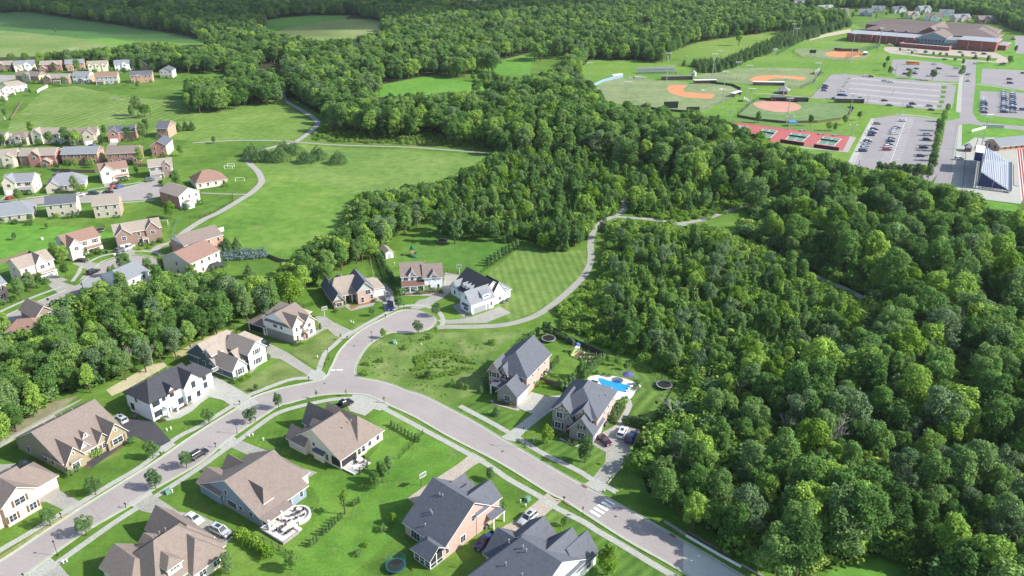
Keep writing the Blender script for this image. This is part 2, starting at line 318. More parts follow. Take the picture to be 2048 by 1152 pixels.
S('clover_strip', [(160, 79), (220, 76), (300, 90), (265, 98), (230, 92)], .09, G_BRIGHT)
S('far_field', [(510, 45), (560, 36), (620, 31), (700, 31), (690, 38), (640, 45), (560, 60), (545, 66), (525, 58)], .10, G_BRIGHT)
S('far_hay_field', [(690, 38), (745, 39), (782, 49), (770, 62), (700, 80), (640, 82), (565, 72), (545, 66), (570, 58), (640, 45)], .10, G_HAY)
S('far_field', [(232, 8), (290, 3), (290, 18), (250, 16)], .10, G_CROP)
S('mid_field', [(735, 196), (760, 170), (860, 151), (960, 165), (1050, 184), (1000, 192), (900, 192), (800, 192)], .08, G_BRIGHT)
S('mid_field', [(955, 135), (990, 123), (1060, 106), (1140, 91), (1150, 100), (1080, 112), (1062, 122), (1060, 152), (1000, 150)], .08, G_BRIGHT)
S('mid_field', [(1325, 112), (1400, 84), (1480, 73), (1565, 62), (1620, 50), (1560, 72), (1500, 97), (1440, 120), (1396, 128)], .08, grass('pasture_grass', (.09, .18, .03), (.115, .20, .035), (.15, .225, .05), s1=.01))
S('sports_lawn', [(1240, 122), (1320, 124), (1400, 138), (1440, 135), (1500, 113), (1570, 88), (1640, 63), (1700, 46), (1760, 70), (1780, 120), (1790, 160), (1660, 150), (1620, 195), (1710, 206), (1890, 220), (1880, 240), (1745, 236), (1690, 338), (1640, 310), (1560, 292), (1440, 252), (1400, 230), (1180, 180)], .06, grass('sports_lawn_grass', (.075, .17, .025), (.10, .20, .03), (.14, .225, .045), s1=.012))
S('campus_lawn', [(1700, 110), (1960, 100), (2100, 60), (2300, 60), (2300, 300), (1900, 300), (1880, 240), (1700, 230)], .055, G_BRIGHT)
S('campus_lawn', [(1925, 402), (1945, 398), (2035, 410), (2038, 436), (1960, 436)], .06, G_BRIGHT)
# mown striped lawns in the near neighbourhood
S('striped_lawn', [(1042, 492), (1095, 500), (1160, 498), (1172, 500), (1172, 540), (1150, 565), (1110, 598), (1072, 622), (1025, 642), (970, 650), (1020, 640), (985, 618), (1022, 590), (975, 550)], .018, G_MOW2)
S('striped_lawn', [(1262, 752), (1345, 775), (1300, 852), (1245, 840), (1262, 800), (1275, 775)], .018, G_MOW3)
S('striped_lawn', [(1205, 728), (1258, 738), (1350, 772), (1335, 790), (1270, 775), (1230, 752)], .018, G_MOW2)
S('striped_lawn', [(770, 820), (850, 868), (938, 912), (880, 960), (830, 1000), (805, 1060), (700, 1152), (585, 1152), (545, 1110), (625, 1050), (640, 1000), (600, 940), (700, 960), (760, 890), (725, 850)], .012, G_BRIGHT and grass('back_lawn_grass', (.06, .15, .02), (.08, .18, .025), (.115, .21, .035), s1=.05, dry=((.17, .21, .07), .60, .16)))
S('striped_lawn', [(1060, 1010), (1108, 1020), (1320, 1140), (1330, 1170), (1185, 1170), (1180, 1100), (1120, 1060)], .016, G_MOW4)
S('striped_lawn', [(908, 815), (1000, 862), (1030, 835), (980, 800)], .016, G_MOW4)
S('striped_lawn', [(1060, 890), (1170, 950), (1215, 905), (1190, 880), (1100, 865)], .016, G_MOW4)
S('striped_lawn', [(500, 880), (590, 845), (690, 805), (620, 870), (580, 905), (590, 925), (540, 905)], .016, grass('corner_lawn', (.055, .125, .018), (.075, .155, .024), (.10, .185, .032), stripe=(1.6, 0, .08), s1=.05))
S('farm_lawn', [(785, 560), (800, 500), (860, 450), (880, 472), (950, 480), (1020, 486), (1035, 492), (965, 543), (890, 538), (885, 525), (800, 525)], .014, grass('soft_lawn', (.055, .14, .022), (.075, .165, .028), (.10, .19, .036), s1=.03))
S('corner_lot', [(722, 712), (740, 690), (772, 674), (830, 664), (990, 664), (1060, 665), (1000, 690), (975, 740), (968, 780), (900, 810), (810, 776), (756, 757), (722, 748), (715, 735)], .014, grass('wild_lot_grass', (.065, .13, .025), (.095, .165, .035), (.15, .20, .07), s1=.10, dry=((.24, .25, .12), .60, .09)))
S('striped_lawn', [(1640, 1160), (1685, 1128), (1735, 1108), (1808, 1120), (1868, 1160), (1900, 1300), (1560, 1300)], .018, G_BRIGHT)
PALE = grass('pale_lawn_grass', (.085, .135, .035), (.11, .165, .045), (.14, .19, .06), s1=.12, dry=((.20, .21, .09), .58, .2))
S('pale_lawn', [(499, 756), (560, 720), (617, 754), (572, 760), (515, 780), (492, 790), (470, 776)], .020, PALE)
S('pale_lawn', [(612, 690), (652, 664), (694, 676), (664, 694), (648, 712), (640, 740), (575, 704), (600, 692)], .020, PALE)
S('pale_lawn', [(760, 640), (700, 661), (716, 645)], .020, PALE)
S('pale_lawn', [(0, 1112), (100, 1048), (180, 998), (178, 1004), (100, 1062), (0, 1122)], .022, grass('dry_verge_grass', (.16, .17, .07), (.20, .20, .09), (.25, .23, .12), s1=.2))
S('mid_field', [(1150, 150), (1178, 120), (1250, 120), (1322, 126), (1240, 152), (1185, 175)], .10, MATS['sports_lawn_grass'])
# bare strips
S('bare_strip', [(212, 780), (300, 730), (328, 725), (334, 732), (255, 778), (224, 792)], .020, BARE)
S('bare_strip', [(345, 708), (400, 680), (440, 662), (470, 660), (440, 676), (400, 700), (352, 720)], .020, mat('straw_patch', (.36, .34, .15), .95, .2, .4, fine=3))
S('pavement', [(-10, 888), (40, 862), (120, 818), (165, 797), (160, 802), (110, 830), (40, 872), (-10, 898)], .024, conc2)
S('worn_ground', [(-10, 875), (100, 805), (160, 790), (100, 832), (40, 862), (-10, 888)], .018, mat('worn_earth', (.20, .19, .11), .95, .25, .3, fine=3))
# ------------------------------------------------------------------ main street
R_UP = [(-120, 1190), (0, 1122), (88, 1064), (177, 1006), (240, 967), (304, 927), (380, 875), (430, 843), (486, 809), (510, 793), (560, 777), (626, 763), (646, 758), (655, 750), (659, 740), (665, 729), (680, 700), (711, 669), (735, 653), (760, 640), (795, 623), (815, 619.5), (834, 620.7), (856, 627), (871, 635), (872, 645), (862, 656), (844, 663), (805, 667), (782, 666), (760, 676), (737, 692), (721, 715), (712, 736), (714, 749), (725, 756), (756, 761), (788, 770), (812, 780), (850, 792), (900, 817), (949, 843), (1000, 874), (1035, 894), (1121, 944.6), (1164, 968), (1226, 1001.6), (1316, 1052), (1369, 1082.6), (1480, 1148), (1560, 1195)]
R_DN = [(-120, 1270), (0, 1186), (66, 1140), (166, 1067.6), (262, 1011), (301, 984), (400, 927), (442, 892), (466, 873.5), (552, 816), (575, 808), (634, 792.5), (680, 788.5), (706, 788.6), (731, 790.5), (761, 802), (780, 812), (830, 835), (900, 875), (1000, 927), (1096, 986), (1125, 1000), (1180, 1035), (1254, 1082), (1330, 1124.6), (1400, 1166), (1450, 1195)]
RU = smooth_pts([W(*p) for p in R_UP], step=1.2); RD = smooth_pts([W(*p) for p in R_DN], step=1.2)
tess('road', RU + RD[::-1], .034, asph)
def seg(P, a, b):
    """part of a smoothed world line between the points nearest two pixels"""
    A = W(*a); B = W(*b); ia = min(range(len(P)), key=lambda i: math.dist(P[i], A)); ib = min(range(len(P)), key=lambda i: math.dist(P[i], B)); return P[min(ia, ib):max(ia, ib) + 1]
ribbon('gutter', RU, .62, .046, kerbm, world=True, sm=False, shift=-.25); ribbon('gutter', RD, .62, .046, kerbm, world=True, sm=False, shift=.25)
ribbon('kerb', RU, .16, .03, kerbm, h=.12, world=True, sm=False, shift=.12); ribbon('kerb', RD, .16, .03, kerbm, h=.12, world=True, sm=False, shift=-.12)
sheet('concrete_road_section', [(1367, 1080), (1480, 1146), (1560, 1195), (1450, 1200), (1400, 1166), (1366, 1146)], .042, mat('pale_concrete', (.47, .48, .42), .9, .07, .4))
sheet('road_patch', [(1050, 905), (1225, 1002), (1222, 1004), (1048, 907)], .040, mat('asphalt_seam', (.24, .215, .215), .9, .05, 2))
for q, w_ in (([(693, 689), (715, 692), (728, 690)], .25), ([(672, 718), (700, 720)], .2), ([(565, 790), (600, 780), (660, 772), (760, 776)], .09), ([(330, 945), (400, 900), (480, 845), (560, 797)], .09), ([(60, 1122), (150, 1062), (300, 960)], .09), ([(900, 846), (1000, 898), (1100, 955), (1250, 1042)], .09), ([(780, 655), (840, 636), (860, 640)], .12), ([(1060, 950), (1110, 922)], .14), ([(200, 1040), (182, 1015)], .12)):
    ribbon('sealed_crack', q, w_, .043, MATS['asphalt_seam'])
# sidewalks
SW = [
 [(-60, 1235), (53, 1165), (109, 1130), (170, 1087), (240, 1038), (308.6, 995), (400, 935), (440, 906), (479.6, 879.4), (515, 853), (552, 828), (590, 815), (624, 807), (665, 799), (704, 797), (735, 800), (757, 811), (800, 834), (850, 861), (910, 893), (971, 927), (1020, 960), (1084, 996), (1111, 1015), (1168, 1044.5), (1195, 1062), (1245, 1091), (1300, 1124.6), (1380, 1172)],
 [(-60, 1140), (0, 1101), (55, 1069), (109, 1036), (166, 1003), (225, 967), (285, 931), (353.5, 876), (400, 852), (474, 806), (491, 794), (517, 783), (575, 761), (600, 757), (624, 756), (634, 750), (643, 724), (651, 706), (665, 694), (690, 671), (711, 661), (735, 647), (766, 630), (800, 614), (834, 611), (860, 615), (879, 626), (886, 640), (884, 652)],
 [(919.5, 812), (950, 828), (982, 845), (1019.5, 866.5), (1039, 878), (1080, 904), (1162, 944.6), (1180, 956.6), (1207, 970), (1234, 985)]]
for s_ in SW: ribbon('sidewalk', s_, 1.55, .056, conc)
# paths
PT1 = [(870, 656), (889, 654), (940, 654), (1000, 651), (1040, 643), (1072.5, 631), (1102, 612), (1131, 588.4), (1160, 561), (1176, 538), (1182, 515), (1181, 490), (1186, 465), (1200, 447), (1228, 432), (1246, 422), (1250, 405), (1252, 385), (1248, 365)]
PT2 = [(1226, 433), (1250, 435), (1290, 438), (1330, 443), (1350, 447), (1390, 443), (1420, 435), (1450, 424), (1500, 410), (1550, 400), (1600, 388), (1625, 378)]
PT3 = [(1340, 446), (1400, 456), (1470, 480), (1530, 500), (1600, 540), (1657, 563), (1700, 582), (1740, 605)]
PT4 = [(305, 505), (320, 492), (345, 484), (375, 460), (410, 438), (440, 424), (480, 400), (505, 384), (521, 368), (523, 358), (515, 342), (500, 328), (492, 318), (500, 305), (540, 296), (565, 289), (590, 284), (615, 268), (634, 250), (632, 240), (612, 226), (590, 213), (573, 203), (567, 192), (568, 178)]
PT5 = [(590, 284), (640, 288), (700, 291), (810, 294), (870, 298), (980, 307)]
PT6 = [(590, 284), (556, 281.5), (480, 281), (410, 284), (385, 286)]
PT7 = [(380, 143.4), (458, 139.5), (528, 138.5)]
PT8 = [(402, 386), (450, 388), (492, 389)]
for p_, w_, m_ in ((PT1, 2.6, conc2), (PT2, 2.6, conc2), (PT3, 2.6, conc2), (PT4, 3.3, conc2), (PT5, 2.2, conc2), (PT6, 2.0, conc2), (PT7, 1.4, conc), (PT8, 1.4, conc2)): ribbon('path', p_, w_, .062, m_)
ribbon('path_surface', PT4, 2.5, .070, asph_path)
# driveways (polygons)
DW = [
 (conc, [(404, 745), (430, 752), (480, 780), (520, 805), (505, 812), (480, 822), (445, 800), (400, 790), (378, 775), (398, 760)]),
 (conc, [(404, 790), (418, 795), (402, 806), (385, 822), (360, 836), (335, 842), (325, 836), (350, 826), (375, 812)]),
 (asph_old, [(232, 835), (290, 838), (310, 846), (342, 882), (318, 895), (285, 880), (268, 872), (258, 880), (225, 905), (185, 935), (170, 930), (205, 905), (245, 880), (250, 865), (240, 855)]),
 (conc, [(262, 965), (302, 950), (330, 990), (290, 1012)] if 0 else [(318, 893), (342, 882), (352, 890), (330, 905)]),
 (conc2, [(-20, 930), (25, 928), (70, 945), (95, 955), (117, 970), (120, 982), (158, 1002), (168, 1010), (140, 1030), (122, 1018), (92, 1004), (70, 1006), (40, 1025), (0, 1052), (-20, 1060)]),
 (conc2, [(270, 1010), (305, 990), (330, 1005), (358, 1024), (400, 1030), (440, 1050), (466, 1075), (452, 1090), (420, 1078), (350, 1045), (306, 1028), (282, 1022)]),
 (conc, [(255, 1008), (298, 980), (312, 996), (278, 1020)]),
 (conc2, [(105, 1135), (120, 1131), (145, 1160), (110, 1180), (70, 1160)]), (conc, [(66, 1140), (100, 1115), (118, 1130), (85, 1152), (50, 1155)]),
 (conc2, [(455, 892), (478, 880), (530, 900), (545, 903), (600, 935), (635, 945), (610, 960), (560, 930), (500, 912)]),
 (conc, [(436, 897), (465, 872), (480, 882), (452, 902)]),
 (conc, [(706, 789), (735, 790), (762, 802), (778, 812), (760, 822), (748, 818), (730, 832), (700, 822), (695, 812), (700, 800)]),
 (conc2, [(532, 690), (545, 690), (575, 705), (620, 735), (640, 748), (655, 752), (635, 758), (618, 753), (560, 718), (530, 715), (505, 745), (495, 748), (520, 718), (535, 702)]),
 (conc, [(622, 740), (645, 742), (655, 752), (630, 762), (610, 757)]),
 (conc2, [(630, 632), (650, 633), (668, 645), (700, 660), (716, 663), (695, 677), (670, 672), (655, 658), (645, 662), (615, 680), (600, 686), (612, 672), (640, 655)]),
 (conc2, [(748, 570), (768, 565), (785, 582), (788, 600), (796, 618), (775, 630), (768, 620), (766, 605), (755, 602), (745, 612), (702, 622), (688, 612), (695, 608), (710, 615), (745, 600), (752, 592)]),
 (conc2, [(890, 545), (925, 550), (915, 565), (912, 572), (895, 590), (870, 605), (860, 612), (835, 620), (820, 616), (838, 600), (850, 598), (872, 588), (862, 592), (800, 592), (800, 588), (860, 588), (885, 580)]),
 (conc2, [(872, 640), (905, 640), (935, 636), (955, 630), (1000, 613), (1022, 626), (972, 646), (885, 648)]),
 (conc2, [(905, 612), (920, 606), (945, 632), (935, 636), (925, 634)]),
 (conc, [(1032, 812), (1062, 784), (1095, 793), (1125, 790), (1122, 800), (1102, 822), (1060, 855), (1030, 884), (1000, 876), (1022, 862), (1030, 855), (1065, 828), (1040, 818)]),
 (conc, [(980, 800), (990, 802), (1036, 816), (1040, 820), (1035, 822), (985, 808)]),
 (conc2, [(1186, 890), (1200, 868), (1240, 845), (1280, 860), (1278, 872), (1245, 925), (1237, 940), (1208, 970), (1200, 990), (1165, 970), (1182, 960), (1210, 925), (1212, 905)]),
 (conc, [(1118, 878), (1125, 872), (1160, 888), (1155, 895)]),
 (conc, [(1170, 968), (1185, 960), (1212, 972), (1200, 990)]),
 (conc, [(1235, 800), (1262, 800), (1265, 812), (1250, 845), (1232, 870), (1218, 868), (1235, 845), (1252, 815)]),
 (conc_tan, [(1095, 986), (1108, 997), (1125, 1000), (1085, 1035), (1060, 1062), (1035, 1080), (1000, 1100), (965, 1110), (960, 1098), (985, 1070), (1012, 1050), (1032, 1042), (1055, 1018)]),
 (conc_tan, [(940, 927), (960, 900), (972, 915), (950, 928), (918, 950), (880, 965), (850, 985), (825, 1000), (815, 995), (850, 970)] if 0 else [(918, 927), (945, 905), (972, 920), (950, 930), (916, 955), (880, 990), (822, 1000), (815, 997), (860, 965)]),
 (asph_old, [(815, 996), (860, 980), (880, 1000), (840, 1020)]) if 0 else (conc_tan, [(815, 997), (825, 994), (870, 990), (860, 1010), (833, 1010)]),
 (conc2, [(175, 515), (190, 512), (215, 540), (230, 530)]) if 0 else (conc2, [(96, 570), (112, 560), (160, 575), (133, 583), (120, 590)]),
 (conc2, [(144, 527), (175, 522), (205, 530), (182, 552), (158, 562), (175, 540)]),
 (conc2, [(235, 494), (262, 490), (262, 515), (235, 518)]),
]
for m_, p_ in DW: sheet('driveway', p_, .048 + .0035 * (DW.index((m_, p_)) % 3), m_)
# crosswalk bars
cw0 = W(1186, 1031); cw1 = W(1213, 1006); d_ = Vector((cw1[0] - cw0[0], cw1[1] - cw0[1], 0)); rd = (Vector((*W(1254, 1082), 0)) - Vector((*W(1000, 927), 0))).normalized()
cm = MB(); nrm = Vector((-rd.y, rd.x, 0))
for i in range(5):
    c = Vector((*W(1189.5, 1028), .046)) + nrm * (i * 1.33 + .15); a, b = rd * 1.35, nrm * .34
    cm.add([c - a - b, c + a - b, c + a + b, c - a + b], [(0, 1, 2, 3)])
tag(cm.build('crosswalk_marking', white_p), kind='structure')
cm = MB()
for q in ((664, 740.5), (679.5, 740)):
    c = Vector((*W(*q), .046)); cm.add([c + Vector((-.9, -.25, 0)), c + Vector((.9, -.25, 0)), c + Vector((.9, .25, 0)), c + Vector((-.9, .25, 0))], [(0, 1, 2, 3)])
tag(cm.build('stop_line_marking', white_p), kind='structure')
# left neighbourhood streets
sheet('side_street', [(-80, 414), (0, 404), (53, 399), (100, 393), (176, 384), (227, 380), (260, 372), (289, 366), (310, 362), (322, 370), (330, 382), (318, 394), (300, 399), (252, 402), (176, 404), (66, 409), (0, 418), (-80, 432)], .034, asph)
ribbon('kerb', [(-80, 412), (0, 403), (100, 392), (227, 379), (289, 365)], .4, .03, kerbm, h=.1); ribbon('sidewalk', [(66, 414), (130, 407), (176, 404.5), (252, 405), (310, 400)], 1.3, .056, conc)
ribbon('sidewalk', [(52, 396), (100, 391)], 1.3, .056, conc); ribbon('sidewalk', [(176, 380), (225, 372), (260, 368), (290, 363)], 1.2, .056, conc)
sheet('side_street', [(-60, 668), (17.6, 629), (75, 604), (133, 580.6), (160, 567), (180, 552), (190, 538), (203, 525), (234, 515), (273, 511), (305, 515), (322, 525), (322, 540), (300, 552), (240, 568), (200, 574), (172, 582), (117, 613), (59, 636), (0, 660), (-60, 690)], .034, asph)
ribbon('kerb', [(-60, 667), (17.6, 628.5), (75, 603.5), (133, 580)], .4, .03, kerbm, h=.1); ribbon('kerb', [(160, 566), (178, 552), (190, 537), (203, 524), (234, 514), (273, 510), (305, 514)], .4, .03, kerbm, h=.1)
ribbon('sidewalk', [(-60, 655), (0, 624), (60, 597), (122, 574)], 1.4, .056, conc); ribbon('sidewalk', [(145, 563), (158, 545), (166, 532), (205, 512), (262, 503), (300, 503), (325, 510), (345, 518)], 1.4, .056, conc)
sheet('side_street', [(-80, 148), (0, 150), (32, 150), (30, 158), (0, 165), (-80, 170)], .034, asph)
# ------------------------------------------------------------------ school grounds
def SL(n, px, z, m): return sheet(n, px, z, m)
SL('parking_lot', [(1622, 195), (1661, 150), (1687, 148), (1890, 166), (1912, 172), (1904, 217), (1872, 220), (1710, 205), (1654, 197)], .09, asph_lot)
SL('parking_lot', [(1785, 119), (1810, 119), (1878, 125), (1927, 140), (1925, 160), (1911, 164), (1863, 162), (1792, 152), (1781, 141)], .09, asph_lot)
SL('school_drive', [(1769, 94), (1808, 94), (1990, 105), (2022, 120), (2010, 127), (1930, 121), (1843, 114), (1780, 107), (1768, 101)], .09, conc_tan)
SL('drive_island', [(1796, 104), (1860, 108), (1996, 117), (1990, 123), (1930, 119), (1843, 111)], .11, G_LAWN)
SL('school_road', [(1931, 121), (1953, 121), (1951, 150), (1951, 166), (1945, 225), (1953, 239), (1960, 245), (2048, 253), (2200, 262), (2200, 272), (2048, 261), (1980, 254), (1937, 248), (1916, 250), (1908, 298), (1900, 368), (1880, 372), (1867, 367), (1880, 337), (1882, 294), (1892, 243), (1919, 237), (1919, 225), (1927, 162)], .10, asph_lot)
SL('parking_lot', [(1748, 237), (1785, 231), (1814, 231), (1875, 240), (1884, 300), (1878, 345), (1860, 366), (1742, 352), (1689, 337)], .095, asph_lot)
SL('parking_lot', [(1964, 137), (2048, 141), (2200, 150), (2200, 190), (2048, 180), (1962, 168)], .09, asph_lot)
SL('parking_lot', [(1960, 182), (2048, 186), (2200, 195), (2200, 248), (2048, 238), (1960, 230)], .09, asph_lot)
SL('parking_lot', [(2029, 72), (2200, 74), (2200, 112), (2031, 107)], .09, asph_lot)
SL('school_path', [(1689, 337), (1700, 335), (1750, 237), (1742, 237)], .11, conc)
SL('plaza', [(1916, 250), (1924, 250), (1923, 293), (1950, 275), (1985, 280), (2031, 284), (2048, 400), (2040, 408), (1941, 396), (1892, 388), (1860, 376), (1868, 370), (1900, 370), (1908, 298)], .105, conc)
SL('running_track', [(2030, 285), (2200, 290), (2200, 440), (2046, 410)], .115, mat('maroon_track', (.25, .07, .055), .9, .1, .2))
for x in (2032, 2037, 2042): ribbon('track_line_marking', [(x, 286), (x + 12, 400)], .25, .13, white_p)
for px_ in ([(1655, 152), (1630, 190)], [(1700, 157), (1668, 200)]): pass
# parking bay lines
def bays(a, b, n, ln, name='parking_bay_marking', z=.115, wd=.24):
    A = Vector((*W(*a), z)); B = Vector((*W(*b), z)); d = (B - A); u = d.normalized(); v = Vector((-u.y, u.x, 0)); mb = MB()
    for i in range(n + 1):
        c = A + d * (i / n); p, q = u * wd / 2, v * ln
        mb.add([c - p - q, c + p - q, c + p + q, c - p + q], [(0, 1, 2, 3)])
    mb.add([A - v * .08, B - v * .08, B + v * .08, A + v * .08], [(0, 1, 2, 3)])
    tag(mb.build(name, white_p), kind='structure')
bays((1813, 236), (1774, 345), 34, 4.6); bays((1741, 250), (1703, 338), 30, 2.3)
for k in range(5):
    t = k / 4; bays((1700 + 0 * t, 156 + 42 * t), (1880 + 0 * t, 171 + 44 * t), 60, 4.2, wd=.12)
for y0 in (0,): bays((1968, 192), (1965, 226), 14, 2.5); 
for q in ((1888, 175), (1887, 184), (1885, 194), (1883, 204), (1879, 213)):
    sheet('lot_island', smooth_pts([(q[0] - 5, q[1] - 2.3), (q[0] + 5, q[1] - 2.3), (q[0] + 5, q[1] + 2.3), (q[0] - 5, q[1] + 2.3)], True, 3), .12, G_LAWN)
for q in ((1698, 157), (1692, 165), (1686, 173)):
    sheet('lot_island', [(q[0] - 5, q[1] + 2), (q[0] + 1, q[1] - 2), (q[0] + 5, q[1] - 2), (q[0], q[1] + 2)], .12, G_LAWN)
SL('verge', [(1916, 177), (1922, 177), (1918, 215), (1908, 219)], .12, G_BRIGHT)
ribbon('school_walk', [(1790, 165), (1870, 168), (1925, 166)], 2, .12, conc); ribbon('school_walk', [(1928, 121), (1921, 170), (1917, 225)], 3, .12, conc)
ribbon('school_walk', [(1952, 168), (2048, 181), (2200, 190)], 2.2, .12, conc); ribbon('school_walk', [(1892, 241), (1840, 232), (1790, 229)], 2, .12, conc)
# sports fields
SL('baseball_field', smooth_pts([(1183, 175), (1200, 165), (1246, 156), (1330, 161), (1394, 166), (1465, 171), (1480, 179), (1466, 195), (1437, 207), (1394, 226), (1336, 221), (1265, 214), (1205, 198)], True, 10), .09, G_SPORT)
SL('infield_dirt', smooth_pts([(1333, 177), (1338, 172), (1348, 170), (1375, 171), (1367, 177), (1366, 182), (1385, 186), (1430, 189), (1424, 197), (1375, 195), (1343, 187)], True, 6), .12, DIRT)
SL('infield_dirt', smooth_pts([(1436, 178), (1444, 176), (1453, 178), (1444, 180.5)], True, 6), .12, mat('pale_dirt', (.40, .40, .30), .95, .1, .3))
SL('infield_dirt', smooth_pts([(1401, 180), (1406, 179), (1412, 181), (1405, 182)], True, 6), .12, MATS['pale_dirt'])
SL('baseball_field', smooth_pts([(1392, 153), (1439, 142), (1517, 136), (1600, 137), (1640, 142), (1636, 158), (1620, 170), (1595, 176), (1548, 172), (1478, 166), (1420, 160)], True, 10), .09, G_SPORT)
SL('infield_dirt', smooth_pts([(1499, 160), (1508, 154), (1530, 151), (1560, 151), (1611, 155), (1609, 160), (1580, 158), (1550, 157), (1540, 159), (1530, 165), (1512, 166)], True, 6), .12, DIRT)
SL('softball_field', smooth_pts([(1474, 233), (1492, 215), (1509, 201), (1560, 202), (1640, 206), (1693, 211), (1706, 220), (1699, 234), (1660, 243), (1600, 248), (1540, 244)], True, 10), .09, grass('softball_turf', (.085, .165, .06), (.11, .185, .07), (.14, .21, .085), stripe=(6, 60, .05), s1=.02))
SL('infield_dirt', smooth_pts([(1506, 208), (1525, 203), (1560, 202), (1592, 207), (1603, 215), (1590, 222), (1560, 225), (1525, 219)], True, 6), .12, DIRT2)
SL('softball_field', smooth_pts([(1588, 100), (1600, 97), (1650, 98), (1730, 100), (1740, 108), (1720, 120), (1640, 118), (1600, 112)], True, 10), .09, G_SPORT)
SL('infield_dirt', smooth_pts([(1650, 107), (1665, 102.5), (1690, 101.5), (1720, 103), (1730, 109), (1712, 114.5), (1690, 115.5), (1662, 113)], True, 6), .12, DIRT)
SL('dirt_track', [(1612, 77), (1650, 68), (1700, 58), (1705, 64), (1650, 74), (1620, 81)], .08, mat('pale_track', (.42, .37, .27), .95, .1, .2))
ribbon('school_walk', [(1637, 84), (1700, 89), (1760, 92)], 1.8, .11, conc); ribbon('school_walk', [(1505, 186), (1560, 190), (1600, 194), (1650, 198)], 1.8, .11, conc)
# tennis
SL('tennis_court_surface', [(1462, 245), (1490, 247), (1576, 258), (1630, 265), (1700, 273), (1686, 302), (1620, 292), (1560, 286), (1540, 284), (1480, 268)], .10, mat('red_court', (.36, .105, .10), .9, .08, .3))
SL('tennis_surround', [(1695, 272), (1712, 275), (1696, 305), (1600, 296), (1600, 293), (1686, 302)], .095, asph_path)
gc = mat('green_court', (.085, .20, .145), .9, .08, .3)
for q in ([(1527, 258), (1555, 262), (1541, 276), (1511, 271)], [(1583.5, 266), (1620, 270), (1605, 283.5), (1572, 279)], [(1648, 273.5), (1683, 278), (1668, 292), (1634, 287)], [(1465, 250), (1497, 254), (1486, 265), (1462, 260)]):
    SL('tennis_court', q, .12, gc)
    P = [Vector((*W(*p), .14)) for p in q]; lm = MB()
    def ln(a, b, wd=.14):
        d = (b - a).normalized(); n_ = Vector((-d.y, d.x, 0)) * wd; lm.add([a - n_, b - n_, b + n_, a + n_], [(0, 1, 2, 3)])
    for i in range(4): ln(P[i], P[(i + 1) % 4])
    m0 = (P[0] + P[3]) / 2; m1 = (P[1] + P[2]) / 2; l0, l1 = P[0].lerp(P[1], .5), P[3].lerp(P[2], .5); ln(l0, l1, .1)
    ln(P[0].lerp(P[3], .22), P[1].lerp(P[2], .22), .1); ln(P[0].lerp(P[3], .78), P[1].lerp(P[2], .78), .1)
    tag(lm.build('court_line_marking', white_p), kind='structure')
# pool deck, pool
S('pool_deck', smooth_pts([(1175, 757), (1198, 750), (1225, 752), (1248, 757), (1270, 765), (1282, 772), (1272, 782), (1262, 797), (1245, 802), (1225, 792), (1190, 775)], True, 3), .060, mat('pale_stone_deck', (.62, .60, .55), .85, .06, 1))
S('patio', [(1232, 793), (1246, 800), (1240, 812), (1225, 820)], .064, MATS['pale_stone_deck'])
wm = mat('pool_water', (.02, .28, .62), .06, .12, .6, spec=.6); 
S('pool_water', smooth_pts([(1196, 758), (1204, 757), (1220, 762), (1236, 761), (1245, 768), (1258, 771), (1257, 777), (1251, 784), (1240, 783), (1222, 778), (1203, 769)], True, 3), .070, wm)
S('garden_bed', [(1228, 808), (1248, 805), (1252, 812), (1232, 845), (1218, 842)], .052, soil)
S('garden_bed', [(1106, 850), (1125, 868), (1160, 888), (1150, 892), (1115, 872), (1100, 860)], .052, soil)
S('garden_bed', [(988, 800), (1034, 813), (1032, 818), (985, 806)], .054, soil)
S('garden_bed', [(805, 586), (885, 580), (888, 588), (862, 587), (800, 592)], .056, soil)
S('garden_bed', [(698, 612), (717, 610), (750, 601), (755, 604), (718, 612), (702, 620)], .054, mat('red_mulch', (.24, .12, .06), .95, .2, 2))
S('garden_bed', [(311, 843), (404, 790), (410, 795), (360, 822), (340, 840), (322, 846)], .046, soil)
S('garden_bed', [(163, 925), (250, 880), (262, 876), (245, 895), (175, 940)], .046, soil)
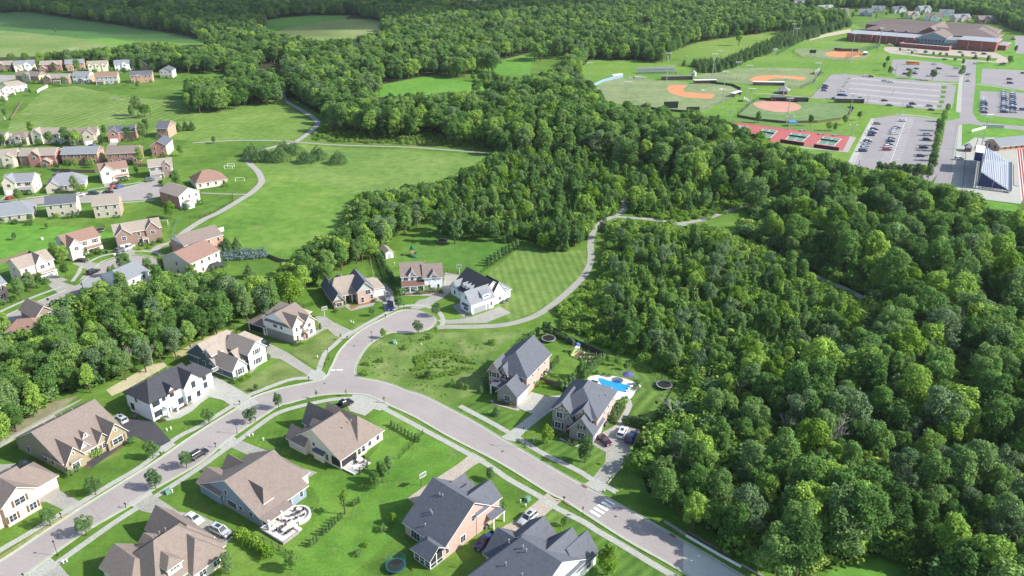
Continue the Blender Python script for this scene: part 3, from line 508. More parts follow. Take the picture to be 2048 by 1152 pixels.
# ================================================================== HOUSES
class House:
    def __init__(s, A, B=None, label='', ang=None, name='house', cat='house', group=None, at=None, off=(0, 0)):
        a = at or W(*A); 
        if ang is None: b = W(*B); ang = math.degrees(math.atan2(b[1] - a[1], b[0] - a[0]))
        s.len = math.dist(a, W(*B)) if B else 0
        r = math.radians(ang); a = (a[0] + off[0] * math.cos(r) - off[1] * math.sin(r), a[1] + off[0] * math.sin(r) + off[1] * math.cos(r))
        s.e = empty(name, (a[0], a[1], 0), r, label, cat, group); s.n = 0
    def mesh(s, mb, name, m, parent=None): return mb.build(name, m, parent or s.e)
    def wing(s, x0, x1, y0, y1, h, rise, axis='x', hips=(0, 0), wall='white', roof='brown', base=0., ov=.45, mid=.5, open_=False, gw=None, walls=True, tm=None):
        """walls + pitched roof; axis = ridge direction; hips = inset of each ridge end; mid = where the ridge sits"""
        eps = (s.n % 7) * .004; s.n += 1
        if axis == 'x': U0, U1, V0, V1 = x0, x1, y0, y1; P = lambda u, v, z: (u, v, z)
        else: U0, U1, V0, V1 = y0, y1, x0, x1; P = lambda u, v, z: (v, u, z)
        vm = V0 + (V1 - V0) * mid; zr = h + rise + eps
        def roofz(v):
            return h + rise * ((v - V0) / (vm - V0) if v < vm else (V1 - v) / (V1 - vm)) if rise else h
        # walls
        if walls:
            w = MB(); e = .02 + eps
            u0, u1, v0, v1 = U0 + e, U1 - e, V0 + e, V1 - e
            pts = [(v0, base), (v1, base), (v1, h)]
            gables = [hips[0] == 0, hips[1] == 0]
            b = [P(u0, v0, base), P(u1, v0, base), P(u1, v1, base), P(u0, v1, base)]; t = [P(u0, v0, h), P(u1, v0, h), P(u1, v1, h), P(u0, v1, h)]
            w.add(b + t, [(0, 1, 5, 4), (1, 2, 6, 5), (2, 3, 7, 6), (3, 0, 4, 7), (4, 5, 6, 7)])
            mats = [WALL[wall]]
            if rise:
                for k, uu in ((0, u0), (1, u1)):
                    if gables[k]:
                        uo = uu + (-.006 if k == 0 else .006) if gw else uu
                        w.add([P(uo, v0, h + .001), P(uo, v1, h + .001), P(uo, vm, zr - .12)], [(0, 1, 2)], 1 if gw else 0)
                if gw: mats.append(WALL[gw])
            s.mesh(w, 'wall', mats)
        # roof slab with white fascia
        th = .16; sl0 = rise / max(vm - V0, .01); sl1 = rise / max(V1 - vm, .01)
        a0, a1 = hips; u0, u1 = U0 - ov, U1 + ov; v0, v1 = V0 - ov, V1 + ov
        ze0 = h - sl0 * ov + .1 + eps; ze1 = h - sl1 * ov + .1 + eps; ztop = zr + .1
        r = MB(); zem = ze0
        if a0: ra = U0 + a0
        else: ra = u0
        rb = U1 - a1 if a1 else u1
        top = [P(u0, v0, ze0), P(u1, v0, ze0), P(u1, v1, ze1), P(u0, v1, ze1), P(ra, vm, ztop), P(rb, vm, ztop)]
        bot = [(x, y, z - th) for x, y, z in top]
        f = [(0, 1, 5, 4), (2, 3, 4, 5)]
        if a0: f.append((3, 0, 4))
        if a1: f.append((1, 2, 5))
        r.add(top, f, 0); r.add(bot, [q[::-1] for q in f], 1)
        if a0: edges = [(3, 0)]
        else: edges = [(3, 4), (4, 0)]
        edges += [(0, 1)]
        edges += [(1, 2)] if a1 else [(1, 5), (5, 2)]
        edges += [(2, 3)]
        n = len(r.v); r.add(top + bot, [(i, i + 6, j + 6, j) for i, j in edges], 1)
        ro = s.mesh(r, 'roof', [ROOF[roof], tm or trim])
        bm = bmesh.new(); bm.from_mesh(ro.data); bmesh.ops.remove_doubles(bm, verts=bm.verts, dist=1e-4); bmesh.ops.recalc_face_normals(bm, faces=bm.faces); bm.to_mesh(ro.data); bm.free()
        return ro
    def shed(s, x0, x1, y0, y1, z0, z1, roof='brown', th=.16, side='F', posts=0):
        """single-slope roof: z0 at the side named, z1 opposite"""
        zz = {'F': (z0, z0, z1, z1), 'B': (z1, z1, z0, z0), 'L': (z0, z1, z1, z0), 'R': (z1, z0, z0, z1)}[side]
        c = [(x0, y0), (x1, y0), (x1, y1), (x0, y1)]
        m = MB(); m.add([(c[i][0], c[i][1], zz[i]) for i in range(4)], [(0, 1, 2, 3)], 0)
        m.add([(c[i][0], c[i][1], zz[i]) for i in range(4)] + [(c[i][0], c[i][1], zz[i] - th) for i in range(4)], [(0, 4, 5, 1), (1, 5, 6, 2), (2, 6, 7, 3), (3, 7, 4, 0), (7, 6, 5, 4)], 1)
        o = s.mesh(m, 'porch_roof', [ROOF[roof], trim])
        return o
    def face(s, side, a, c, z, w, h, dep, out):
        """box on a wall plane: a along the wall, c the plane coordinate"""
        e0, e1 = -.02, out
        if side == 'F': return (a - w / 2, a + w / 2, c - e1, c - e0, z, z + h)
        if side == 'B': return (a - w / 2, a + w / 2, c + e0, c + e1, z, z + h)
        if side == 'L': return (c - e1, c - e0, a - w / 2, a + w / 2, z, z + h)
        return (c + e0, c + e1, a - w / 2, a + w / 2, z, z + h)
    def win(s, side, a, c, z, w=1.0, h=1.5, sh=None, mull=1, far=False, frame=None):
        fr = MB().box(*s.face(side, a, c, z - .1, w + .22, h + .2, 0, .05)); f = s.mesh(fr, 'window', frame or trim)
        if far:
            f.data.materials[0] = glass; return f
        pn = MB(); n = max(1, mull)
        for i in range(n):
            ww = w / n - (.08 if n > 1 else 0); aa = a - w / 2 + (i + .5) * w / n
            for zz, hh in ((z, h / 2 - .03), (z + h / 2 + .03, h / 2 - .03)):
                pn.box(*s.face(side, aa, c, zz, ww, hh, 0, .075))
        pn.build('pane', glass, f)
        if sh:
            for k in (-1, 1):
                m = MB().box(*s.face(side, a + k * (w / 2 + .36), c, z - .05, .42, h + .1, 0, .065)); s.mesh(m, 'shutter', sh)
        return f
    def garage(s, side, a, c, w=4.9, h=2.2, m=None):
        s.mesh(MB().box(*s.face(side, a, c, .05, w, h, 0, .045)), 'garage_door', m or trim)
    def door(s, side, a, c, w=1.0, h=2.1, m=None, z=.1):
        s.mesh(MB().box(*s.face(side, a, c, z, w, h, 0, .06)), 'door', m or MATS['door_paint'])
    def post(s, x, y, z0, z1, r=.14, m=None): s.mesh(MB().box(x - r, x + r, y - r, y + r, z0, z1), 'porch_post', m or trim)
    def slab(s, x0, x1, y0, y1, z=.15, m=None, name='porch_floor'): s.mesh(MB().box(x0, x1, y0, y1, .0, z), name, m or conc)
    def chimney(s, x, y, z0, z1, w=.8, m='brick'): s.mesh(MB().box(x - w / 2, x + w / 2, y - w / 2, y + w / 2, z0, z1).box(x - w / 2 - .08, x + w / 2 + .08, y - w / 2 - .08, y + w / 2 + .08, z1, z1 + .12), 'chimney', WALL[m])
    def vent(s, x, y, z, h=.6): s.mesh(MB().bar((x, y, z - .3), (x, y, z + h), .09, 8).bar((x, y, z + h), (x, y, z + h + .16), .16, 8), 'roof_vent', steel)
    def auto(s, side, c, a0, a1, levels, gap=3.0, far=True, sh=None, w=.95, h=1.4):
        n = max(1, int(abs(a1 - a0) / gap))
        for zl in levels:
            for i in range(n): s.win(side, a0 + (i + .5) * (a1 - a0) / n, c, zl, w, h, sh=sh, far=far)
mat('door_paint', (.10, .045, .03), .5, 0)
dks = mat('dark_shutter', (.05, .045, .045), .7, 0); brs = mat('brown_shutter', (.14, .08, .05), .7, 0)
screen = mat('porch_screen', (.03, .03, .035), .7, 0); gdoor = mat('grey_garage_door', (.30, .31, .32), .6, .05, 2)
dkframe = mat('dark_window_frame', (.03, .03, .03), .5, 0); dkfascia = mat('dark_fascia', (.05, .05, .055), .6, 0)

# --- white modern farmhouse
h = House((308, 843.5), (404, 790), 'white two storey house with black roof and black windows beside curving front path')
h.wing(0, 13.5, 0, 9.6, 5.9, 3.1, 'x', (3.4, 0), 'white', 'black', tm=dkfascia); h.wing(1, 13, 9.6, 12.2, 4.6, 1.2, 'x', (1.2, 0), 'white', 'black', tm=dkfascia, mid=.3)
h.wing(9.4, 14.7, -1.0, 5, 5.9, 2.9, 'y', (0, 0), 'white', 'black', tm=dkfascia); h.wing(4.8, 7.4, -.35, 4, 5.9, 1.9, 'y', (0, 0), 'white', 'black', tm=dkfascia)
h.wing(14.7, 19.5, 1.0, 8.5, 5.0, 2.4, 'x', (0, 2.5), 'white', 'black', tm=dkfascia)
h.mesh(MB().box(3.1, 6.2, -1.8, -.02, 2.75, 3.1), 'porch_roof', trim); h.slab(3.1, 6.2, -1.9, 0, .25)
for x in (3.3, 6.0): h.post(x, -1.65, .25, 2.75, .2)
h.door('F', 4.7, 0, 1.1, 2.2, z=.25)
for a, z_, w_, m_ in ((1.6, 3.9, 1.9, 2), (3.9, 4.2, .8, 1), (1.6, .9, 1.9, 2)): h.win('F', a, 0, z_, w_, 1.5, mull=m_, frame=dkframe)
h.win('F', 6.1, -.35, 4.4, 1.0, 1.6, frame=dkframe); h.mesh(MB().add([(5.3, -.4, 6.3), (6.9, -.4, 6.3), (6.9, -1.1, 5.95), (5.3, -1.1, 5.95)], [(0, 3, 2, 1)]), 'awning', ROOF['metal'])
h.win('F', 8.0, 0, .9, 2.0, 1.6, mull=2, frame=dkframe); h.win('F', 12.2, -1, 4.2, 1.0, 1.7, frame=dkframe); h.win('F', 10.3, -1, .9, .9, 1.5, frame=dkframe); h.win('F', 13.2, -1, .9, .9, 1.5, frame=dkframe)
h.win('F', 17, 1, .9, 1, 1.5, frame=dkframe); h.win('F', 17, 1, 3.2, 1, 1.3, frame=dkframe)
h.win('L', 6.0, 0, 4.0, .6, 1.3, frame=dkframe); h.win('L', 8.2, 0, .9, 1.2, 1.8, frame=dkframe)
h.auto('B', 12.2, 2, 12, (1,), far=False); h.auto('R', 19.5, 2, 8, (1,), far=False)
for q in ((5, 5.6, 9), (10, 5.5, 9), (8, 6.2, 8.7)): h.vent(*q, .25)
# --- tan brick ranch
h = House((133, 948), (250, 880), 'large tan brick house with brown roof, several front gables and a small white dormer')
h.wing(0, 15.2, 0, 19.1, 3.2, 5.3, 'x', (0, 0), 'tanb', 'brown'); h.wing(.1, 4.6, -.8, 7, 3.2, 3.2, 'y', (0, 0), 'tanb', 'brown'); h.wing(10.4, 15.5, -.9, 8.5, 3.2, 3.4, 'y', (0, 0), 'tanb', 'brown')
h.wing(8.4, 11.6, -.1, 6, 3.2, 2.2, 'y', (0, 0), 'tanb', 'brown'); h.wing(4.4, 7.0, .6, 5, 3.4, 2.0, 'y', (0, 0), 'white', 'brown'); h.wing(6.8, 8.2, 2.4, 5, 5.0, .9, 'y', (0, 0), 'white', 'brown', base=3.5, ov=.2)
h.win('F', 7.5, 2.4, 5.0, .6, .7); h.win('F', 13, -.9, .9, 2.6, 1.5, mull=2, sh=brs); h.win('F', 9.9, -.1, 1.2, .8, 1.0, sh=brs); h.win('F', 7.4, 0, .9, 1.8, 1.6, mull=2); h.door('F', 5.7, .6)
h.win('F', 2.2, -.8, .8, 1.8, 1.7, mull=2); h.shed(1.0, 3.6, -1.5, -.8, 2.7, 3.2, 'brown'); h.win('F', 13, -.9, 4.4, .5, .7); h.win('F', 2.3, -.8, 4.4, .5, .7)
h.win('L', 4.5, 0, 1.1, .9, 1.4); h.win('L', 7.2, 0, 1.1, .9, 1.4); h.win('L', 14, 0, 1.1, .9, 1.4); h.auto('B', 19.1, 1, 14, (1,), far=False); h.garage('R', 13, 15.2)
for q in ((4, 12, 7.4), (7, 12.5, 7), (11, 12, 7.3), (9, 13.5, 6.6)): h.vent(*q, .15)
# --- blush brick at left edge
h = House((0, 1030), None, 'blush brick two storey house with brown shutters cut by the left picture edge', ang=59.5)
h.wing(-9, 5.8, -4.6, 6, 5.6, 2.9, 'x', (0, 0), 'pinkb', 'brown'); h.wing(-1.2, 5.9, -5.6, 2, 5.6, 2.6, 'y', (0, 0), 'pinkb', 'brown'); h.wing(5.7, 12, -2, 7, 3.2, 3, 'x', (0, 3), 'pinkb', 'brown')
for a in (-.1, 4.2): h.win('F', a + .2, -5.6, .9, 1.5, 1.6, mull=2, sh=brs)
h.win('F', 2.3, -5.6, 3.9, 2.2, 1.5, mull=2, sh=brs); h.win('F', -4.5, -4.6, .9, 1.5, 1.6, sh=brs); h.garage('R', 2, 12)
# --- brown roof house bottom
h = House((330, 1200), None, 'cream house with steep brown hipped roof and gabled dormer at bottom left', ang=56)
h.wing(-1, 13.5, 0, 12.5, 3.1, 5.4, 'x', (4.5, 5), 'cream', 'brown'); h.wing(8.0, 13.9, 4.0, 17, 3.1, 3.4, 'y', (3, 0), 'cream', 'brown'); h.wing(-3.2, 3.6, 5, 14.5, 3.1, 2.7, 'y', (3, 0), 'cream', 'brown')
h.wing(5.6, 12.7, -1.6, 6, 3.1, 3.8, 'y', (3.4, 0), 'cream', 'brown'); h.wing(3.6, 7.5, 5.6, 13.2, 3.4, 1.8, 'y', (0, 0), 'cream', 'brown')
h.wing(2.0, 5.0, .6, 5, 5.6, 1.3, 'y', (1.2, 0), 'cream', 'brown', base=3.2, ov=.3); h.win('F', 3.5, .6, 4.6, 1.9, .8, mull=3)
h.win('F', 7.4, -1.6, .9, 1.5, 1.5, mull=2); h.win('F', 10.6, -1.6, .9, 1.5, 1.5, mull=2); h.auto('R', 13.7, 1, 12, (1,), far=False, gap=3); h.auto('L', -1, 1, 12, (1,), far=False, gap=4)
for q in ((6, 8.4, 7.4), (7.6, 9, 6.8), (5, 9.5, 6.5), (1.2, 8.2, 5.1)): h.vent(*q, .3)
# --- blue-grey house with patio
h = House((525, 1056), (611, 995), 'blue grey sided house with broad brown roof and furnished back patio')
h.wing(0, 12.2, 0, 19.2, 3.1, 4.9, 'x', (0, 0), 'blue', 'brown', mid=.53, ov=.55); h.wing(5, 15.6, 3.2, 14, 3.1, 3.6, 'x', (0, 3.8), 'cream', 'brown'); h.wing(-.4, 5.0, 13, 20.6, 3.1, 2.0, 'y', (0, 0), 'blue', 'brown'); h.wing(5.4, 9.6, 12.5, 19.8, 3.2, 2.6, 'y', (0, 0), 'blue', 'brown')
h.wing(2.2, 4.8, 1.5, 8, 4.2, 2.6, 'y', (1.3, 0), 'cream', 'brown', base=3.4, ov=.1, walls=False)
h.mesh(MB().box(-.03, .0, .3, 18.8, 0, .5).box(12.2, 12.23, .2, 5, 0, .4), 'foundation', WALL['stone'])
for a, z_, w_, m_ in ((11.3, 3.6, .8, 1), (13.2, 1.2, .9, 1), (9.6, 1.0, 2.9, 3), (6.6, 1.6, .9, 1), (3.2, 1.6, .9, 1)): h.win('L', a, 0, z_, w_, 1.4 if z_ < 1.3 else 1.0, mull=m_)
h.win('F', 7.6, 0, 1, .9, 1.4); h.win('F', 10.8, 0, 1, .9, 1.4); h.mesh(MB().box(.4, 6, -.06, .02, .1, 2.7), 'patio_door', glass)
h.post(.2, -2.2, .5, 3.0, .2); h.post(3.6, -2.2, .5, 3.0, .2); h.shed(-.4, 6.6, -2.6, .1, 2.75, 3.2, 'brown')
h.auto('R', 15.6, 4, 13, (1,), far=False); h.vent(8, 8, 6.3); h.vent(9, 7.4, 6.0)
# patio (raised slab and curved wall) as its own thing
pe = empty('patio', h.e.location, h.e.rotation_euler.z, 'raised pale paver patio with low curved seat wall behind the blue grey house', 'patio')
pav = mat('pale_pavers', (.62, .58, .55), .85, .08, 1.5, fine=4)
MB().box(-.6, 4.4, -7.2, 0, 0, .45).box(4.4, 8.6, -5.4, -.4, 0, .40).build('patio_floor', pav, pe)
MB().box(-.8, -.55, -7.3, 0, 0, .62).box(-.8, 3.4, -7.55, -7.25, 0, .62).box(3.2, 3.45, -7.3, -5.6, 0, .62).build('seat_wall', WALL['stone'], pe)
cv = [(6.6 + 2.6 * math.cos(t), -3.4 + 2.6 * math.sin(t)) for t in [(-2.2 + i * .22) for i in range(15)]]
w_ = MB()
for a, b in zip(cv, cv[1:]):
    d = Vector((b[0] - a[0], b[1] - a[1], 0)).normalized(); n_ = Vector((-d.y, d.x, 0)) * .2; A_ = Vector((*a, 0)); B_ = Vector((*b, 0)); Z_ = Vector((0, 0, .85))
    w_.add([A_ - n_, B_ - n_, B_ + n_, A_ + n_, A_ - n_ + Z_, B_ - n_ + Z_, B_ + n_ + Z_, A_ + n_ + Z_], [(0, 1, 5, 4), (1, 2, 6, 5), (2, 3, 7, 6), (3, 0, 4, 7), (4, 5, 6, 7)])
w_.build('curved_wall', mat('pale_stone', (.60, .57, .52), .9, .1, 2), pe); MB().disc((6.6, -3.4), 2.6, 0, .39, 24).build('round_floor', pav, pe)
H5 = h
# --- cream house with brown roof, screened porch
h = House((683, 940), None, 'cream house with large brown roof and black screened porch at the back corner', ang=55)
h.wing(0, 8.4, 0, 15.6, 3.1, 5.0, 'x', (0, 0), 'cream', 'brown', mid=.55); h.wing(6.0, 14.3, .4, 14, 3.1, 4.6, 'y', (3.8, 0), 'cream', 'brown'); h.wing(5.8, 10.6, 10.6, 19, 3.1, 4.0, 'y', (0, 0), 'cream', 'brown')
h.wing(-1.0, 2.8, 11, 17.0, 3.1, 2.4, 'y', (0, 0), 'cream', 'brown'); h.wing(4.0, 6.0, 10.5, 14.2, 5.0, 1.0, 'y', (0, 0), 'cream', 'brown', base=3.2, ov=.2)
h.shed(2.8, 6.4, 13.5, 16.6, 3.1, 4.4, 'brown', side='B')
h.mesh(MB().box(-.05, .0, .3, 3.0, .6, 2.9).box(.3, 5.0, -.05, 0, .6, 2.9), 'porch_screen', screen)
h.win('L', 4.6, 0, .9, 1.1, 1.7, mull=2); h.win('L', 9.2, 0, 1.2, .7, 1.1); h.win('L', 8.8, 0, 3.2, .8, .9); h.win('L', 12.2, 0, 1.4, .4, .8)
h.mesh(MB().box(-.9, -.02, 4.9, 8.2, .3, 2.5), 'bay', WALL['cream']); h.shed(-1.2, 0, 4.6, 8.4, 2.5, 3.0, 'dark', side='L')
h.win('F', 5.9, 0, .9, 1.0, 1.8, mull=1); h.win('F', 7.3, 0, .9, 1.0, 1.8, mull=1); h.win('F', 9.8, .4, .9, 1, 1.5); h.win('F', 12.6, .4, .9, 1, 1.5); h.auto('R', 14.3, 2, 13, (1,), far=False); h.garage('B', 8.2, 19)
h.mesh(MB().box(.2, 5.6, -4, -.02, .25, .45), 'deck', pav)
for a, b in (((.2, -4), (5.6, -4)), ((5.6, -4), (5.6, -.5))):
    m_ = MB(); n_ = 14
    for i in range(n_ + 1): x = a[0] + (b[0] - a[0]) * i / n_; y = a[1] + (b[1] - a[1]) * i / n_; m_.bar((x, y, .45), (x, y, 1.35), .02, 4)
    m_.bar((*a, 1.35), (*b, 1.35), .03, 4); h.mesh(m_, 'railing', black)
for q in ((8.5, 4.6, 7.2), (10, 6, 7), (8.6, 8.8, 7.6), (4, 7, 7), (6, 5, 6.3)): h.vent(*q, .2)
H6 = h
# --- slate blue craftsman
h = House((468, 760), None, 'slate blue craftsman house with white gabled fronts and tan brown roof', ang=57.9)
h.wing(0, 12.4, 7.0, 19.3, 3.1, 4.6, 'x', (0, 2.5), 'slate', 'tan'); h.wing(0, 4.7, 0, 9, 3.1, 2.7, 'y', (0, 0), 'slate', 'tan', gw='white'); h.wing(6.2, 12.3, .5, 10, 5.2, 2.7, 'y', (0, 0), 'slate', 'tan', gw='white'); h.wing(4.5, 8, 2, 8, 3.1, 2.6, 'x', (0, 0), 'slate', 'tan')
h.wing(-.05, 3.6, 8.2, 11.4, 5.5, 1.6, 'x', (0, 0), 'slate', 'tan', gw='white', ov=.35); h.wing(12, 17.2, 8, 15.5, 3.0, 2.4, 'x', (0, 2.4), 'white', 'tan')
h.shed(-.3, 3, 13.5, 19.6, 2.9, 4.6, 'tan', side='L')
h.mesh(MB().box(.0, 4.7, -.03, .02, 0, 3.1), 'front_panel', WALL['greyw']); h.mesh(MB().box(6.25, 12.3, .47, .51, 0, 5.1), 'front_panel', WALL['white'])
for x, y in ((0, 0), (4.7, 0), (6.25, .5), (12.3, .5)): h.mesh(MB().box(x - .09, x + .09, y - .09, y + .09, 0, 3.1 if y == 0 else 5.1), 'corner_board', trim)
h.win('F', 2.35, -.03, .8, 1.5, 1.7, mull=2, sh=dks); h.win('F', 9.3, .47, .8, 1.9, 1.5, mull=2, sh=dks); h.win('F', 9.3, .47, 3.9, 1.5, 1.4, mull=2, sh=dks)
h.mesh(MB().box(-.04, .02, 0, 19, 0, .35), 'foundation', trim)
for a, z_, w_ in ((2.6, 2.2, 1.4), (5.2, .9, .9), (7.8, .9, .9), (12.2, .9, .9), (15.6, .7, 1.0)): h.win('L', a, 0, z_, w_, 1.5 if z_ < 2 else .5)
h.win('L', 9.8, 0, 3.9, 1.5, 1.2, mull=2); h.auto('B', 19.3, 1, 12, (1,), far=False); h.garage('R', 12.5, 17.2)
# --- brick and white two storey
h = House((585.6, 686.5), (636, 657), 'two storey house, white siding over brick, brown roof and cream brick gabled front')
h.wing(-.2, 8.0, 0, 11.5, 5.9, 3.0, 'x', (0, 0), 'white', 'brown'); h.wing(-.3, 4.2, -1.0, 10, 5.9, 2.7, 'y', (0, 1.8), 'white', 'brown', gw='pinkb'); h.wing(3.6, 8.4, -1.6, 5, 4.9, 2.4, 'y', (0, 0), 'pinkb', 'brown')
h.wing(4, 11.5, 3, 14, 5.2, 2.8, 'y', (2.5, 2.5), 'pinkb', 'tan'); h.wing(-.4, 6.5, 10.8, 18, 3.0, 1.6, 'x', (2.5, 0), 'brown', 'brown')
h.mesh(MB().box(-.34, -.28, -1.05, 10, 0, 2.9), 'brick_base', WALL['stone']); h.mesh(MB().box(-.32, 4.22, -1.07, -.98, 0, 5.9), 'front_panel', WALL['pinkb'])
h.mesh(MB().box(-.46, -.38, 12, 17.5, .4, 2.6), 'porch_opening', screen)
for y in (11.2, 17.7): h.post(-.4, y, 0, 2.9, .18)
for a in (1.2, 3.0): h.win('F', a, -1.07, .9, .8, 1.5); h.win('F', a, -1.07, 3.8, .8, 1.3)
h.win('F', 6.4, -1.6, .9, 1.5, 1.5, mull=2); h.win('F', 6.0, -1.6, 3.4, 1.2, 1.2); h.shed(3.4, 5.2, -2.6, -1.2, 2.7, 3.3, 'brown'); h.door('F', 4.4, -1.6)
h.win('L', 3.6, -.3, 4.0, .8, 1.4); h.win('L', 6.6, -.3, 4.0, .8, 1.4); h.win('L', 5.8, -.3, 4.0, .8, 1.4); h.win('L', 8.6, -.3, 1.5, .7, .9); h.win('L', 10.8, -.3, 1.5, .7, .9); h.auto('R', 11.5, 4, 13, (1,), far=False)
# --- brown brick ranch
h = House((670, 619), None, 'brown brick ranch house with grey gables and tan and charcoal roof by the court', ang=27)
h.wing(0, 12.5, 4.5, 14, 3.2, 3.9, 'x', (3, 3), 'brown', 'tan'); h.wing(-.2, 3.2, 0, 15, 3.2, 2.3, 'y', (0, 0), 'brown', 'dark', gw='greyw'); h.wing(8.0, 13.7, .2, 12, 4.8, 2.9, 'y', (0, 0), 'brick', 'dark', gw='greyw')
h.wing(12, 18.0, 3.5, 11, 3.2, 2.4, 'x', (0, 2.5), 'greyw', 'tan'); h.wing(3, 8.5, 10, 16.5, 3.2, 3.2, 'y', (0, 3), 'brown', 'brown')
h.win('F', 1.6, 0, .9, 1.9, 1.4, mull=2); h.shed(.2, 3.0, -.5, 0, 2.5, 2.9, 'metal'); h.win('F', 11.6, .2, 3.2, 1.8, 1.4, mull=2); h.win('F', 9.6, .2, .5, .9, 1.8); h.win('F', 12.8, .2, 1.2, .8, 1.5)
h.door('F', 5.6, 4.5); h.post(4.5, 3, 0, 3.1); h.post(6.8, 3, 0, 3.1); h.shed(3.2, 8.0, 2.5, 4.8, 3.1, 3.5, 'tan')
for a in (2, 5, 8, 11): h.win('L', a, -.2, 1, .9, 1.3)
h.garage('F', 15.8, 3.5, 4); h.vent(1.2, 10, 5); h.vent(5, 11, 6.6)
# --- white farmhouse
h = House((805, 584), (883, 578), 'white two storey farmhouse with brown roof and columned metal roofed front porch')
h.wing(0, 7.6, .4, 9.2, 5.8, 3.1, 'x', (0, 0), 'white', 'brown'); h.wing(7.6, 13.9, -.9, 7.6, 5.3, 3.2, 'x', (0, 0), 'white', 'brown'); h.wing(2.3, 4.9, .3, 5, 5.8, 2.1, 'y', (0, 0), 'white', 'brown'); h.wing(9.4, 12.2, -1.0, 3.5, 5.3, 2.0, 'y', (0, 0), 'white', 'brown')
h.wing(1, 13, 8, 12, 3, 1.8, 'x', (0, 0), 'white', 'brown')
h.shed(-.3, 7.7, -2.2, .4, 2.9, 4.0, 'metal'); h.slab(-.1, 7.5, -2.0, .4, .5)
for x in (.2, 2.6, 5.1, 7.3): h.post(x, -1.9, .5, 2.8, .17)
h.win('F', 1.5, .4, 4.1, 1.5, 1.2, mull=2); h.win('F', 3.6, .3, 4.1, .8, 1.2); h.win('F', 6.0, .4, 4.1, 1.6, 1.2, mull=2); h.win('F', 1.3, .4, 1, 1.8, 1.5, mull=2); h.win('F', 6.1, .4, 1, 1.6, 1.5, mull=2); h.door('F', 3.8, .4, z=.5)
h.win('F', 10.8, -1.0, 4.3, .9, 1.3); h.win('F', 9.3, -.9, 1, .8, 1.4); h.win('F', 12.4, -.9, 1, .8, 1.4); h.win('F', 3.6, .3, 6.3, .35, .5)
for a in (2, 6): h.win('L', a, 0, 1, .9, 1.4); h.win('L', a, 0, 4, .9, 1.4)
h.garage('R', 3, 13.9); h.vent(8.5, 4.5, 8.7, .3); h.vent(6.5, 5.4, 8.4, .3)
# --- white cross gabled house with grey shingles
h = House((944, 630), None, 'white house with grey shingle cross gables and double garage beside the greenway', ang=38.6)
h.wing(-.2, 8.9, 0, 6.2, 4.1, 3.3, 'x', (0, 0), 'white', 'grey'); h.wing(4, 17.2, 2.5, 17, 3.3, 5.0, 'y', (0, 0), 'white', 'black', tm=trim, ov=.3); h.wing(3.8, 8, 12.8, 17.5, 3.2, 2.6, 'x', (0, 0), 'white', 'grey')
h.wing(9, 15.5, 1.5, 8, 3.3, 4.6, 'y', (0, 0), 'white', 'black', ov=.3) ; h.wing(15.5, 18.4, 3, 9, 3.0, 1.2, 'x', (0, 1), 'white', 'grey')
for y in (8.2, 10.0, 11.8): h.wing(5.0, 8, y - .7, y + .7, 4.9, .9, 'x', (0, 0), 'white', 'grey', base=3.6, ov=.15); h.win('L', y, 5.0, 4.9, .6, .5)
h.wing(4.4, 7.4, -.1, 3, 5.7, 1.1, 'x', (0, 0), 'white', 'grey', base=4.3, ov=.15, mid=.95); h.win('F', 5.9, -.1, 5.0, 1.9, .8, mull=3)
h.garage('F', 3.2, 0, 4.9, 2.2, gdoor); h.door('F', 6.5, 0, .9, 2.1, gdoor); h.win('F', 7.9, 0, 1.2, .7, 1.3)
h.win('L', 3.0, -.2, .8, 2.4, 1.4, mull=3); h.win('L', 2.9, -.2, 4.7, .8, 1.2); h.shed(-.9, -.15, 1.3, 4.8, 2.5, 3.0, 'dark', side='L'); h.win('L', 15.2, 3.8, .9, .9, 1.4)
h.win('F', 12.6, 1.5, 1.2, .9, 1.0); h.win('R', 6, 18.4, .9, 1.6, 1.4, mull=2); h.win('F', 16.9, 3, .9, 1.8, 1.3, mull=2); h.auto('B', 17, 5, 16, (1,), far=False)
# --- brick house with front garage wing
h = House((1034, 812), None, 'large brick house with charcoal roof, stone fronted garage wing and black shutters', ang=62)
h.wing(5.6, 19.8, 0, 10.9, 5.9, 4.2, 'x', (4.0, 0), 'brick', 'dark', mid=.5); h.wing(0, 6.4, 0, 5.9, 3.1, 3.0, 'x', (0, 0), 'brick', 'dark', gw='stone'); h.wing(4.2, 9, 7.4, 10.9, 5.9, 2.8, 'x', (0, 0), 'brick', 'dark'); h.wing(4.8, 8, 5.6, 7.8, 5.9, 2.0, 'x', (0, 0), 'brick', 'dark')
h.mesh(MB().box(-.05, 0, .05, 5.85, 0, 3.1), 'stone_face', WALL['stone']); h.shed(1.8, 4.4, 5.9, 9.2, 2.9, 3.3, 'dark', side='L'); h.post(2.0, 9.0, 0, 2.9)
h.win('L', 2.9, -.05, .9, 1.7, 1.4, mull=2); h.garage('F', 3.2, 0, 4.9); h.garage('F', .0 + 1.0, 0, .01) if 0 else None
h.win('L', 9.2, 4.2, .9, 1.5, 1.5, mull=2, sh=dks); h.win('L', 9.2, 4.2, 4.0, 1.5, 1.5, mull=2, sh=dks); h.win('L', 6.7, 4.8, 4.0, 1.0, 1.4, sh=dks); h.door('L', 6.8, 5.6)
for a in (9, 12.5, 16.5): h.win('F', a, 0, 4.2, .8, .9)
for a in (10, 14.5, 18): h.win('F', a, 0, 1.3, .8, 1.0)
h.auto('R', 19.8, 1, 10, (1, 4), far=False); h.auto('B', 10.9, 7, 19, (1, 4), far=False); h.shed(19.8, 22, 3, 7, 2.6, 3.0, 'dark', side='R')
h.vent(14, 3.5, 8.5, .2); h.vent(13, 3, 8.2, .2)
